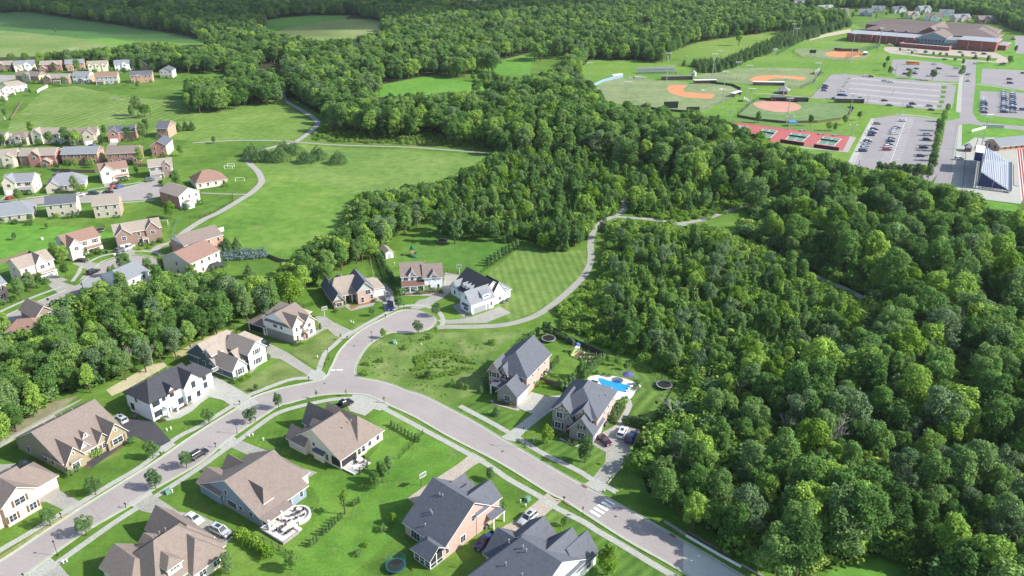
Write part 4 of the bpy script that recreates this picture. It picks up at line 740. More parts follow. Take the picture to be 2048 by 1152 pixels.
# --- brick house with pool
h = House((1195, 855), None, 'brick and stone house with steep charcoal roof and timbered gables beside the pool', ang=64)
h.wing(-4.4, 9.7, -1.2, 10.4, 5.8, 4.4, 'x', (5.2, 5.2), 'brick', 'dark', mid=.5); h.wing(-7.2, 0, -1.4, 4.8, 3.1, 3.8, 'x', (0, 0), 'stone', 'dark'); h.wing(-5.4, 2, 5.0, 10.2, 5.8, 3.0, 'x', (0, 0), 'stone', 'dark', gw='cream'); h.wing(-5.0, 0, .2, 4.2, 5.9, 2.4, 'x', (0, 0), 'brick', 'dark', gw='cream')
h.wing(9, 14.5, 2, 9.5, 3.2, 2.0, 'x', (0, 3), 'brick', 'dark'); h.wing(-5.6, -3, 4.6, 6.6, 4.4, 1.4, 'x', (0, 0), 'stone', 'dark')
tb = mat('dark_timber', (.06, .045, .04), .8, 0); m_ = MB()
for p, q in (((-5.44, 5.6, 6.2), (-5.44, 9.6, 6.2)), ((-5.44, 7.6, 6.2), (-5.44, 7.6, 8.3)), ((-5.44, 6.2, 6.2), (-5.44, 7.6, 7.6)), ((-5.44, 9.0, 6.2), (-5.44, 7.6, 7.6)), ((-5.04, 1.0, 6.2), (-5.04, 3.4, 6.2)), ((-5.04, 2.2, 6.2), (-5.04, 2.2, 7.8))): m_.bar(p, q, .09, 4)
h.mesh(m_, 'timber_trim', tb)
h.win('L', 8.6, -5.4, .9, 1.7, 1.5, mull=2, sh=dks); h.win('L', 8.2, -5.4, 3.9, 1.7, 1.4, mull=2); h.door('L', 5.6, -5.6, 1.2, 2.4); h.win('L', 1.7, -7.2, .9, 1.7, 1.5, mull=2); h.win('L', 1.7, -7.2, 3.6, .7, 1.0, sh=dks); h.garage('F', -3.5, -1.4, 4.6)
for a in (1, 4, 7.5): h.win('F', a, -1.2, 1.2, .9, 1.4); h.win('F', a, -1.2, 4.0, .8, 1.2)
h.auto('R', 14.5, 3, 9, (1,), far=False); h.auto('B', 10.4, -3, 9, (1, 4), far=False); h.mesh(MB().box(8.2, 9.4, 3.6, 5.4, 7.35, 7.45), 'skylight', glass)
for q in ((3, .8, 7.4), (6, 1, 7.4), (7, 2, 7.6), (5, -.2, 6.8)): h.vent(*q, .15)
# --- brick house with screened porch
h = House((811, 1067), (886.5, 1119), 'brick house with steep slate grey roof and black screened back porch')
h.wing(0, 11.4, 0, 16.2, 3.2, 5.8, 'x', (0, 0), 'brick', 'dark', mid=.54); h.wing(5.6, 11.5, 9.5, 16.6, 5.6, 2.6, 'y', (0, 0), 'brick', 'dark'); h.wing(0, 3.2, 10, 15.8, 5.0, 1.8, 'y', (0, 0), 'brick', 'dark'); h.wing(3.2, 5.4, 10, 15.4, 5.0, 1.4, 'y', (0, 0), 'brick', 'dark')
h.wing(6.6, 11.5, -3.8, .5, 3.0, 1.7, 'x', (2, 0), 'white', 'dark', walls=False); h.slab(6.7, 11.4, -3.7, 0, .3, name='porch_floor')
for x, y in ((6.8, -3.6), (11.3, -3.6), (11.3, -.2), (6.8, -.2), (8.3, -3.6), (9.8, -3.6), (11.3, -1.9)): h.post(x, y, .3, 3.0, .09)
h.mesh(MB().box(6.8, 11.3, -3.62, -3.58, .3, 2.9).box(11.28, 11.32, -3.6, -.2, .3, 2.9).box(6.78, 6.82, -3.6, -.2, .3, 2.9), 'porch_screen', screen)
h.mesh(MB().box(6.8, 11.3, -3.68, -3.52, 1.0, 1.1).box(11.24, 11.36, -3.6, -.2, 1.0, 1.1), 'porch_rail', trim)
h.win('F', 3.2, 0, .5, 2.6, 2.0, mull=3); h.win('R', 5.5, 11.4, 1.0, 1.4, 1.5, mull=2); h.win('R', 1.0, 11.4, 1.1, .8, 1.3); h.win('R', 8.6, 11.4, 4.4, .8, 1.3); h.win('R', 14, 11.5, .8, .5, .8)
h.shed(11.4, 13.2, 12.5, 16.5, 2.8, 3.4, 'dark', side='R'); h.post(13, 16.2, 0, 2.8, .12); h.post(13, 13, 0, 2.8, .12)
h.auto('B', 16.2, 1, 5, (1,), far=False); h.auto('L', 0, 2, 13, (1.2,), far=False, gap=4)
for q in ((3.6, 6.8, 7.8), (4.4, 6.9, 7.8), (4.2, 3.6, 5.8), (4.8, 3.4, 5.7), (5.0, 1.2, 4.2)): h.vent(*q, .45)
h.mesh(MB().box(-4.2, 0, 7.5, 13, 2.6, 2.8), 'porch_roof', [ROOF['dark']]) if 0 else None
# --- dark roof house bottom right
h = House((811, 1067), None, 'house with slate grey gabled roof and white side wall at the bottom centre edge', ang=-41)
h.wing(20.5, 34.5, -4, 16.2, 3.3, 5.4, 'x', (4.5, 0), 'white', 'dark', mid=.58); h.wing(20.4, 27, 9, 16.0, 4.6, 2.8, 'y', (0, 0), 'brick', 'dark'); h.wing(26.3, 34.6, 8, 16.4, 3.8, 4.4, 'y', (0, 0), 'white', 'dark'); h.wing(29.6, 34.9, 13, 19, 3.4, 3.4, 'y', (0, 0), 'white', 'dark')
h.wing(18.6, 24, 4.5, 12.5, 3.2, 3.4, 'x', (0, 0), 'brick', 'dark')
h.garage('R', 12, 34.6); h.win('R', 16.5, 34.9, 1, 1.4, 1.4, mull=2); h.win('R', 6, 34.5, 1, 1.4, 1.4, mull=2); h.auto('F', -4, 22, 33, (1,), far=False)
for q in ((23.6, 5.8, 8), (26.8, 6.2, 8.2), (27.8, 6, 8.1), (26.0, 2.2, 6.4), (30, 2.2, 6.3)): h.vent(*q, .55)
# --- white garden shed
h = House((772, 518), (788, 515), 'small white garden shed with grey brown roof behind the farmhouse', name='garden_shed', cat='shed')
h.wing(0, 3.0, 0, 6.5, 2.3, .9, 'y', (0, 0), 'white', 'tan', ov=.2); h.mesh(MB().box(.9, 2.1, -.05, .0, .1, 2.0), 'door', WALL['greyw'])

# ------------------------------------------------------------------ more distant houses: base corners of the side facing us
FARH = []
def far(A, B, dep, st, wall, roof, label, rise=2.6, axis='x', hips=(0, 0), gab=(), gar=None, side='brick', porch=None, ch=None, gw=None, sw=None, shut=None, wy=None, det=True, cat='house'):
    h = House(A, B, label); L = h.len; hh = 2.9 * st + .1
    h.wing(0, L, 0, dep, hh, rise, axis, hips, wall, roof, ov=.4, gw=gw)
    if sw: h.mesh(MB().box(L - .015, L + .03, .1, dep - .1, 0, hh), 'side_panel', WALL[sw])
    for a0, a1, pr, rs, wl in gab:
        h.wing(a0 * L, a1 * L, -pr, dep * .5, hh if pr < 3 else min(hh, 3.0), rs, 'y', (0, 0), wl or wall, roof, ov=.3)
        if det: h.win('F', (a0 + a1) / 2 * L, -pr, 3.9 if (st > 1 and pr < 3) else 1.0, 1.5, 1.3, mull=2)
    if det:
        n = max(2, int(L / 3.2))
        for zl in ([1.0, 3.9] if st > 1 else [1.0]):
            for i in range(n):
                a = (i + .5) / n
                if any(g[0] - .03 < a < g[1] + .03 for g in gab): continue
                if zl < 2 and gar and gar[0] - .06 < a < gar[1] + .06: continue
                h.win('F', a * L, 0, zl, .95, 1.35, far=False, sh=shut)
        for zl in ([1.0, 3.9] if st > 1 else [1.0]):
            for a in (dep * .28, dep * .7): h.win('R', a, L + (.03 if sw else 0), zl, .8, 1.2)
            h.win('L', dep * .5, 0, zl, .8, 1.2); h.win('B', L * .3, dep, zl, .9, 1.3); h.win('B', L * .7, dep, zl, .9, 1.3)
    if gar:
        gy = max([g[2] for g in gab if g[0] <= (gar[0] + gar[1]) / 2 <= g[1]] + [0])
        h.garage('F', (gar[0] + gar[1]) / 2 * L, -gy, (gar[1] - gar[0]) * L, 2.1)
        M_ = Matrix.Translation(h.e.location) @ Matrix.Rotation(h.e.rotation_euler.z, 4, 'Z'); q_ = [M_ @ Vector(p) for p in ((gar[0] * L - .3, -gy - 8, 0), (gar[1] * L + .3, -gy - 8, 0), (gar[1] * L, -gy - .1, 0), (gar[0] * L, -gy - .1, 0))]
        tess('driveway', [(p.x, p.y) for p in q_], .07, conc2)
    FARH.append((h, L, gar))
    if porch:
        p0, p1 = porch; h.shed(p0 * L, p1 * L, -1.7, 0, 2.5, 3.1, roof)
        for a in (p0 * L + .2, p1 * L - .2): h.post(a, -1.55, 0, 2.5, .1)
    if ch: h.chimney(ch * L, dep * .5, hh, hh + rise + .9, m='brick')
    return h
# back row
far((-14, 144), (24, 143), 9, 2, 'brown', 'tan', 'tan roofed brown house at the far left end of the back row', gab=((.3, .65, 1, 2.2, None),), shut=dks)
far((30, 143.5), (72, 141), 9, 2, 'cream', 'blueg', 'cream house with blue grey roof, second from left in the back row', gab=((.05, .35, 3.2, 2, None), (.5, .8, 1, 2, 'white')))
far((82, 143.5), (124, 142), 9, 2, 'red', 'tan', 'red brick house with tan roof third from left in the back row', gab=((.0, .3, 3, 2.2, None), (.5, .85, 1, 2.4, None)))
far((133, 141), (170, 139), 9, 2, 'orange', 'grey', 'orange brick house with grey roof behind a dense tree in the back row', gab=((.1, .4, 3, 2, None),))
far((177, 144), (217, 142), 9, 2, 'cream', 'tan', 'cream house with three small front gables and tan roof in the back row', gab=((.04, .28, .8, 2, None), (.38, .62, .8, 2, None), (.72, .96, .8, 2, None)))
far((231, 142), (268, 140), 9, 2, 'white', 'blueg', 'white house with blue grey roof near the right of the back row', gab=((.4, .7, 1, 2.2, None),))
far((295, 142), (324, 137), 10, 2, 'orange', 'dark', 'orange brick house with dark roof at the right end of the back row', sw='orange')
far((321, 156), (346, 155.5), 11, 2, 'greyw', 'dark', 'pale grey house with dark roof and white side wall standing alone at the row end', axis='y', sw='white')
far((34, 165), (80, 167), 9, 2, 'brown', 'brown', 'brown brick house with yellow side wall and brown roof in the second row', gab=((.3, .65, 1, 2.3, 'tan'),), sw='yellow')
far((90, 168), (138, 168), 9, 1.6, 'brown', 'tan', 'brown brick house with tan roof between the yellow sided and white houses', gab=((0, .32, 1.5, 2.3, None),), porch=(.4, .7))
far((147, 166), (180, 166), 9, 2, 'white', 'grey', 'white house with brick side and grey roof in the second row', gab=((.4, .75, 3, 1.4, 'stone'),), sw='orange')
far((193, 169), (237, 167), 9, 2, 'greyw', 'redb', 'grey house with red brown roof and yellow side wall, back deck facing us', sw='yellow', porch=(.02, .4))
far((263, 166), (306, 164), 9, 2, 'orange', 'dark', 'orange brick house with dark roof, white door, facing the mown field', gab=((.28, .52, .3, 1.3, None),))
far((18, 186), (56, 181), 12, 1.6, 'white', 'tan', 'white house with long tan roof and white fence beside the mown field', hips=(0, 3))
far((2, 195), (32, 190), 12, 1.6, 'cream', 'tan', 'cream gabled house with tan roof below the long white house', axis='y')
far((-22, 205), (16, 200), 12, 1.6, 'cream', 'brown', 'cream house with brown roof at the left edge beside the mown field', axis='y')
# third row
far((-20, 292), (10, 292), 9, 1.5, 'tan', 'brown', 'tan house at the left edge of the third row, mostly hidden by trees')
far((20, 292), (56, 291), 10, 1.5, 'tan', 'brown', 'tan house with brown hipped roof in the third row', hips=(3, 3), gab=((.35, .7, .6, 1.6, None),))
far((67, 288), (121, 288), 9, 2, 'cream', 'tan', 'cream house with steep front gable and white side in the third row', gab=((.02, .4, 1, 3, None),), sw='white')
far((140, 290), (197, 286), 10, 2, 'tan', 'brown', 'tan house with white chimney strip and front gable over garage in the third row', gab=((.52, .92, 2.5, 3, None),), gar=(.58, .86), sw='cream')
far((220, 283), (272, 280), 10, 1.8, 'red', 'dark', 'red brick house with dark roof, gabled white garage, in the third row', gab=((0, .42, 2.8, 2.6, None),), gar=(.06, .36))
h = far((316, 276), (338, 276), 12, 2, 'red', 'dark', 'brick house with dark roof and orange brick gable end near the pointed trees', sw='orange', axis='x', rise=3)
far((305, 313), (335, 312), 14, 2, 'red', 'dark', 'dark roofed red brick house angled beside the open meadow', axis='y', sw='cream')
far((-25, 338), (38, 333), 10, 2, 'cream', 'tan', 'cream house with tan roof and wooden fence at left in the fourth row', gab=((.55, .9, 2, 1.6, 'tan'),), sw='orange')
far((43, 333), (114, 331), 10, 2, 'red', 'tan', 'red brick two storey house with tan roof and central back gable', gab=((.28, .6, 1.2, 2.6, None), (.62, .9, 3.2, 1.6, None)))
far((127, 330), (198, 328), 10, 2, 'red', 'blueg', 'brick house with blue grey roof in two levels and a lower back wing', gab=(), sw='orange')
far((217, 329), (280, 326), 10, 2, 'red', 'brown', 'red brick house with brown roof and white back porch behind a tree', porch=(.5, .85))
far((12, 389), (70, 386), 10, 2, 'cream', 'grey', 'cream house with grey roof and wide front gable above red car', gab=((0, .45, 1.2, 3, None),), gar=(.05, .32), porch=(.45, .98), sw='cream', shut=dks)
far((95, 386), (172, 378), 13, 1, 'tan', 'grey', 'tan one storey house with grey hipped roof and open garage', hips=(5, 5), rise=4.2, gab=((0, .36, 1.5, 2.8, None),), sw='cream')
far((205, 366), (260, 358), 10, 2, 'cream', 'redb', 'cream house with red brown roof, brick base and white garage behind red cars', gab=((0, .5, 1, 2.8, None),), gar=(.02, .34), porch=(.4, .98), shut=dks)
far((302, 357), (348, 352), 9, 2, 'greyw', 'tan', 'grey fronted house with tan side wall above the street end', gar=(.04, .45), porch=(0, .6), sw='cream', shut=dks, gab=((.55, .9, .5, 2, 'brown'),))
far((394, 379), (456, 369), 13, 1, 'cream', 'redb', 'low cream house with broad red brown hipped roof beside the soccer goals', hips=(5, 6), rise=4, gab=())
far((-25, 449), (68, 438), 12, 1, 'tan', 'blueg', 'one storey tan house with blue grey roof and small rear patio at left edge', hips=(0, 4), rise=3.8)
far((97, 436), (157, 430), 9, 2, 'tan', 'dark', 'tan two storey house with dark grey roof and yellow back deck', sw='cream')
far((191, 437), (243, 432), 9, 2, 'tan', 'tan', 'tan house with brick gable end and wooden back deck', sw='orange')
h = far((362, 418), (402, 406), 15, 2, 'white', 'tan', 'white house with brown brick front, tan roof and screened back porch', axis='y'); h.mesh(MB().box(-.06, .0, .1, 14.9, 0, 5.9), 'brick_face', WALL['red']); h.wing(1.5, 5, -3, .3, 2.9, .8, 'y', (0, 0), 'white', 'tan')
far((236, 497), (327, 481), 9, 2, 'brown', 'tan', 'brown brick house with white double garage and white pickup in front', gab=((0, .33, 2.5, 2.6, None), (.66, .95, .6, 2.8, None)), gar=(.05, .28), porch=(.55, .68), sw='brick')
far((140, 519), (206, 500), 10, 2, 'cream', 'redb', 'cream house with red brown roof and shuttered upper windows near the court', gab=((0, .36, 2.8, 2.4, None),), gar=(.04, .30), porch=(.5, .98), shut=dks)
far((48, 569), (114, 548), 10, 2, 'cream', 'tan', 'cream house with tan roof and wide white garage above its driveway', gab=((.45, .8, .6, 3, None),), gar=(.62, .95), porch=(.1, .98))
far((-35, 616), (20, 597), 10, 2, 'brick', 'blueg', 'brick house with shuttered front cut by the left edge beside the side street', shut=dks)
h = far((374, 520), (449, 497), 11, 2, 'orange', 'brown', 'orange brick house with white gable and brown roof above the blue spruces', gab=(), sw='orange', gw='white', axis='x')
far((386, 557), (443, 530), 14, 2, 'cream', 'redb', 'cream house with long red brown roof and gazebo on its right', axis='x', rise=3)
far((262, 592), (303, 572), 12, 2, 'white', 'blueg', 'white house with pale grey roof among tall trees below the cul-de-sac')
far((178, 600), (210, 592), 8, 1, 'tan', 'blueg', 'low house with blue grey roof half hidden by trees at the lower side street')
far((80, 665), (117, 651), 10, 1.8, 'brown', 'brown', 'dark brick gable end with brown roof beside a blue pickup at the wood edge', axis='y', det=True)
far((5, 692), (92, 682), 10, 1, 'brown', 'redb', 'red brown roof nearly buried in trees at the lower left neighbourhood', hips=(4, 4), rise=3)
# far top right houses
for A, B, wl, rf, lb in (((1640, 25), (1668, 23), 'cream', 'blueg', 'grey blue gabled house left of the row behind the school'), ((1678, 31), (1697, 31), 'cream', 'brown', 'brown roofed low house second in the row behind the school'), ((1718, 32), (1744, 33), 'greyw', 'blueg', 'blue grey roofed house third in the row behind the school'),
    ((1742, 25), (1768, 26), 'cream', 'blueg', 'cream gabled house just above the blue grey roofed one behind the school'), ((1789, 27), (1812, 26), 'greyw', 'dark', 'dark roofed gabled house above the school roof ridge'), ((1816, 38), (1838, 38), 'cream', 'tan', 'tan house with pale windows right behind the school roof'),
    ((1840, 26), (1862, 25), 'greyw', 'blueg', 'small grey gabled house in the back behind the white fronted one'), ((1850, 41), (1883, 42), 'white', 'brown', 'white fronted house with wide gable centred behind the school'), ((1878, 33), (1906, 34), 'white', 'blueg', 'white steep gabled house with dark roof at the wood edge'),
    ((1910, 44), (1941, 43), 'tan', 'blueg', 'blue grey hipped house second from right behind the school'), ((1957, 47), (1989, 47), 'brown', 'brown', 'brown hipped house at the right end behind the school'), ((1523, 11), (1546, 10), 'greyw', 'blueg', 'grey roofed house in trees at the top edge'),
    ((1589, 14), (1610, 14), 'blue', 'blueg', 'pale blue house in a clearing at the top edge'), ((948, 12), (973, 11), 'white', 'brown', 'lone white house in the wood at the top centre'), ((1553, 6), (1568, 5), 'orange', 'brown', 'small orange brick house at the top edge')):
    far(A, B, 11, 1.7, wl, rf, lb, rise=4.2, gab=((.3, .75, 2, 3.6, None),), det=True)
far((1603, 51), (1609, 51), 10, 1, 'orange', 'tan', 'small orange brick outbuilding beside dark trees', det=False, cat='shed')

# ------------------------------------------------------------------ school
h = House((1693, 81.5), (1996, 105.5), 'sprawling red brick school with brown hipped roofs and a blue grey entrance gable', name='school_building', cat='school'); e = h
h.wing(0, 26, -2, 30, 8.5, 0.01, wall='school', roof='flat', ov=.3); h.wing(26.2, 67, 2, 36, 8.0, 0.01, wall='school', roof='flat', ov=.3); h.wing(108, 143, 3, 38, 9.5, 0.01, wall='school', roof='flat', ov=.4)
h.mesh(MB().box(58, 105, -17, -16, 0, 4).box(58, 59, -17, 2, 0, 4).box(104, 105, -17, -4, 0, 4), 'court_wall', WALL['school'])
h.mesh(MB().box(57.8, 105.2, -17.2, -15.8, 4, 4.25), 'coping', trim)
h.wing(67, 108, 8, 40, 8, 0.01, wall='greyw', roof='blueg', ov=.4); h.wing(72, 97, 5, 45, 9.5, 5, 'y', (0, 0), 'blue', 'school', ov=.8); h.mesh(MB().box(66, 109, 4, 12, 4.6, 5.0), 'canopy', ROOF['blueg'])
h.auto('F', 8, 69, 71, (5.4,), gap=2); h.auto('F', 5, 73, 96, (5.6, 1.5), gap=3, w=1.8, h=1.5); h.auto('F', -2, 4, 22, (5,), gap=8, w=3, h=1.5)
h.wing(8, 138, 38, 74, 9.5, 5, 'x', (18, 18), 'school', 'school', ov=1); h.wing(-6, 130, 92, 124, 9.5, 5.5, 'x', (18, 18), 'school', 'school', ov=1); h.wing(62, 84, 40, 120, 9.5, 6.5, 'y', (0, 8), 'school', 'school', ov=1); h.wing(100, 128, 60, 120, 9.5, 4, 'y', (8, 8), 'school', 'school', ov=1)
for x in (20, 34, 48): h.wing(x, x + 6, 37.5, 44, 9.5, 1.5, 'y', (0, 2), 'school', 'school', ov=.5)
h.wing(143, 150, 20, 50, 5, .01, wall='school', roof='flat'); h.auto('F', 3, 110, 142, (1.5,), gap=8, w=2, h=1.5)
for x in (13, 30, 40, 50, 60, 118, 130): h.mesh(MB().box(x, x + .5, -2.12 if x < 26 else (1.9 if x < 67 else 2.9), -1.9 if x < 26 else (2.1 if x < 67 else 3.1), 0, 8), 'pilaster', WALL['brick'])
# concession building, ticket booth
h = House(z1(1648, 200, 1640, 480), z1(1648, 200, 1790, 525), 'brick stadium concession building with blue grey gabled roof beside the plaza', name='concession_building', cat='building')
L = h.len; h.wing(0, L, 0, 20, 3.2, 3.0, 'y', (0, 0), 'orange', 'blueg', ov=1); h.auto('F', 0, 1, L - 1, (1,), gap=3); h.auto('R', L, 2, 18, (1,), gap=4)
h = House(z1(1648, 200, 1447, 530), z1(1648, 200, 1505, 535), 'tiny red brick ticket booth with grey pyramid roof', name='ticket_booth', cat='booth')
h.wing(0, h.len, 0, 5, 2.8, 1.6, 'x', (h.len * .45, h.len * .45), 'school', 'grey', ov=.6); h.auto('F', 0, .5, h.len - .5, (1,), gap=2)
h = House(z1(1400, 50, 805, 705), z1(1400, 50, 890, 712), 'grey roofed brick concession hut between the ball fields', name='concession_hut', cat='building')
h.wing(0, h.len, 0, 8, 3, 2.2, 'x', (3, 3), 'school', 'grey', ov=1); h.auto('F', 0, .5, h.len - .5, (1,), gap=3)
h = House(z1(1160, 60, 1130, 475), z1(1160, 60, 1180, 478), 'small white gabled shed between the two baseball fields', name='equipment_shed', cat='shed')
h.wing(0, h.len, 0, 5, 2.8, 1.5, 'y', (0, 0), 'white', 'tan', ov=.2); h.door('F', h.len * .4, 0, 1.6)
# ================================================================== VEGETATION
def inpoly(x, y, P):
    r = False; j = len(P) - 1
    for i in range(len(P)):
        xi, yi = P[i]; xj, yj = P[j]
        if (yi > y) != (yj > y) and x < (xj - xi) * (y - yi) / (yj - yi) + xi: r = not r
        j = i
    return r
def leafcloud(name, lobes, n, size, m, up=.35, jit=.65, cut=.82, zmin=.3, flat=1.0):
    """many small leaf-cluster faces spread over (and just inside) a set of overlapping lobes"""
    L = np.array(lobes, float); c = L[:, :3]; r = L[:, 3]
    p = r ** 2; p /= p.sum(); idx = RNG.choice(len(L), int(n * 1.9), p=p)
    d = RNG.normal(size=(len(idx), 3)); d /= np.linalg.norm(d, axis=1)[:, None]
    d[:, 2] = np.where((d[:, 2] < -.35) & (RNG.random(len(d)) < .7), -d[:, 2], d[:, 2])
    rad = r[idx] * (1 - .3 * RNG.random(len(idx)) ** 2) * (1 + .11 * RNG.normal(size=len(idx)))
    an = .72 + .56 * RNG.random((len(L), 3)); out_ = RNG.random(len(idx)) < .08; rad = np.where(out_, rad * (1.1 + .25 * RNG.random(len(idx))), rad)
    pos = c[idx] + d * rad[:, None] * an[idx]
    dist = np.linalg.norm(pos[:, None, :] - c[None], axis=2) / r[None]; dist[np.arange(len(idx)), idx] = 9
    ok = (dist.min(axis=1) > cut) & (pos[:, 2] > zmin); pos = pos[ok][:n]; d = d[ok][:n]
    k = len(pos); nv = d + RNG.normal(size=(k, 3)) * jit + np.array([0, 0, up]); nv /= np.linalg.norm(nv, axis=1)[:, None]
    t = np.cross(nv, RNG.normal(size=(k, 3))); t /= np.linalg.norm(t, axis=1)[:, None]; b = np.cross(nv, t)
    sz = size * (.6 + .8 * RNG.random(k))[:, None]
    asp = (.55 + .6 * RNG.random(k))[:, None]
    vs = np.empty((k, 4, 3)); 
    vs[:, 0] = pos - t * sz * .5; vs[:, 1] = pos - b * sz * .5 * asp + nv * sz * .12; vs[:, 2] = pos + t * sz * .55; vs[:, 3] = pos + b * sz * .45 * asp + nv * sz * .1
    me = bpy.data.meshes.new(name); me.vertices.add(k * 4); me.loops.add(k * 4); me.polygons.add(k)
    me.vertices.foreach_set('co', vs.reshape(-1)); me.loops.foreach_set('vertex_index', np.arange(k * 4, dtype=np.int32)); me.polygons.foreach_set('loop_start', np.arange(0, k * 4, 4, dtype=np.int32)); me.polygons.foreach_set('loop_total', np.full(k, 4, dtype=np.int32))
    at = me.attributes.new('leaf', 'FLOAT', 'FACE')
    # clumps: a shared tone per neighbourhood plus single-leaf scatter
    g = np.sin(pos[:, 0] * 1.3 + 2) * np.sin(pos[:, 1] * 1.5 + 1) * np.sin(pos[:, 2] * 1.2)
    at.data.foreach_set('value', np.clip(.5 + .22 * g + .22 * RNG.normal(size=k), 0, 1).astype(np.float32))
    me.materials.append(m); me.update(calc_edges=True); me.validate(); return me
def trunkmesh(name, h, r, lobes=None, m=None, nb=5):
    mb = MB(); k = Vector((random.uniform(-.3, .3), random.uniform(-.3, .3), h * .45)); top = Vector((k.x * 1.5, k.y * 1.5, h * .8))
    mb.bar((0, 0, -.2), k, r, 7, r * .75).bar(k, top, r * .75, 6, r * .3)
    if lobes:
        for q in random.sample(list(lobes), min(nb, len(lobes))):
            s_ = k.lerp(top, random.uniform(-.3, .6)); mb.bar(s_, Vector(q[:3]), r * .4, 5, r * .12)
    return mb.mesh(name, m or bark)
def round_lobes(h, rad, n, base=.3, seed=0, low=.62):
    rr = random.Random(seed); out = []; zc = h * (1 + base) / 2; hz = h * (1 - base) / 2
    out.append((0, 0, zc, rad * .6))
    sq = 1 + rr.uniform(-.18, .18)
    for i in range(n):
        t = rr.random(); z = h * base + hz * .3 + t * (h * (1 - base) * .82); k = math.sqrt(max(0, 1 - ((z - zc) / (hz * 1.05)) ** 2)); a = i * 2.4 + rr.random()
        q = rad * low * k * (.55 + .5 * rr.random()); q *= 1.12; out.append((q * math.cos(a) * sq, q * math.sin(a) / sq, z, rad * (.16 + .2 * rr.random())))
    return out
def cone_lobes(h, rad, rings=7, base=.06, seed=0, pw=.8):
    rr = random.Random(seed); out = []
    for j in range(rings):
        t = j / (rings - 1); z = h * (base + .08 + t * (.86 - base)); R = rad * (1 - t) ** pw * .62; n = max(1, int(5 * (1 - t) + 1)); o = rr.random() * 6
        for i in range(n): a = o + 6.283 * i / n; out.append((R * math.cos(a) * (.8 + .4 * rr.random()), R * math.sin(a) * (.8 + .4 * rr.random()), z, max(rad * .42 * (1 - t) + .12 * rad, .1 * rad)))
    return out
PROTO = {}
def proto(key, kind, H, R, n, size, m, seed, **kw):
    if kind == 'round': lb = round_lobes(H, R, kw.get('nl', 20), kw.get('base', .28), seed); 
    elif kind == 'cone': lb = cone_lobes(H, R, kw.get('rings', 8), kw.get('base', .05), seed, kw.get('pw', .8))
    elif kind == 'column': lb = [(random.uniform(-.1, .1) * R, random.uniform(-.1, .1) * R, H * (.08 + .86 * i / 8), R * (.92 if 0 < i < 6 else .6)) for i in range(9)]
    elif kind == 'bush': lb = [(R * .55 * math.cos(i * 2.2), R * .55 * math.sin(i * 2.2), H * (.35 + .25 * (i % 2)), R * .55) for i in range(6)] + [(0, 0, H * .6, R * .6)]
    me = leafcloud(key + '_foliage', lb, n, size, m, zmin=kw.get('zmin', .05 * H), up=kw.get('up', .35))
    PROTO[key] = (me, trunkmesh(key + '_trunk', H, kw.get('tr', .02 * H + .03), lb), H, R)
# key, kind, height, radius, faces, leaf size
for i in range(7): proto('broad%d' % i, 'round', 12., 3.3 + .45 * (i % 3), 5200, .37, leaf_b, 11 + i, nl=34 + 5 * (i % 4), base=[.16, .24, .2, .3, .12, .22, .18][i])
for i in range(3): proto('spire%d' % i, 'cone', 9., [1.7, 2.1, 1.5][i], 3000, .33, leaf_b, 81 + i, pw=[.55, .5, .7][i], rings=9)
for i in range(2): proto('pale%d' % i, 'round', 12., 4., 3800, .36, leaf_p, 31 + i, nl=32, base=.2)
for i in range(2): proto('bright%d' % i, 'round', 9., 3.2, 3600, .34, leaf_y, 41 + i, nl=28, base=.12)
for i in range(3): proto('conifer%d' % i, 'cone', 9., [2.2, 2.7, 1.9][i], 2900, .33, leaf_c, 51 + i, pw=[.8, .6, .9][i])
for i in range(2): proto('oval%d' % i, 'round', 9., 2.5, 2900, .32, leaf_s, 61 + i, nl=26, base=.12)
proto('cedar', 'cone', 7., 3.6, 3400, .33, leaf_c, 55, pw=.55, rings=7)
proto('column', 'column', 3., .55, 420, .26, leaf_c, 71, up=.1)
proto('street', 'round', 5., 1.9, 2600, .21, leaf_s, 72, nl=26, base=.24)
proto('spruce', 'cone', 5., 1.7, 900, .30, leaf_blue, 73)
proto('bush', 'bush', 1.2, .8, 330, .20, leaf_s, 74, zmin=.02)
proto('bushy', 'bush', 1.2, .8, 330, .20, leaf_y, 75, zmin=.02)
proto('scrub', 'bush', 2.0, 1.5, 420, .34, leaf_r, 76, zmin=.02)
proto('sapling', 'round', 4., .9, 300, .22, leaf_y, 77, nl=6, base=.3)
def dead_tree_mesh(H, seed):
    rr = random.Random(seed); mb = MB()
    def br(p, d, l, r, k):
        q = p + d * l; mb.bar(p, q, r, 5, r * .6)
        if k:
            for _ in range(3 if k > 1 else 4): br(p.lerp(q, rr.uniform(.45, 1)), (d + Vector((rr.uniform(-1, 1), rr.uniform(-1, 1), rr.uniform(-.1, .6))) * .75).normalized(), l * rr.uniform(.5, .75), r * .55, k - 1)
    br(Vector((0, 0, 0)), Vector((.05, .05, 1)).normalized(), H * .38, .2, 4); return mb.mesh('bare_branches', deadwood)
def tree(kx, x, y, H, label, group=None, name='broadleaf_tree', cat='tree', rz=None, wide=1.0):
    me, tr, h0, r0 = PROTO[kx]; s_ = H / h0; rz = random.uniform(0, 6.28) if rz is None else rz
    e = empty(name, (x, y, 0), rz, label, cat, group); e.scale = (s_ * wide, s_ * wide, s_)
    o = link('crown', me, e); t = link('trunk', tr, e); return e
def shrub(kx, x, y, H, label, group=None, name='shrub', cat='shrub', wide=1.0):
    me, tr, h0, r0 = PROTO[kx]; s_ = H / h0; o = link(name, me); o.location = (x, y, 0); o.rotation_euler = (0, 0, random.uniform(0, 6.28)); o.scale = (s_ * wide, s_ * wide, s_); return tag(o, label, cat, group)

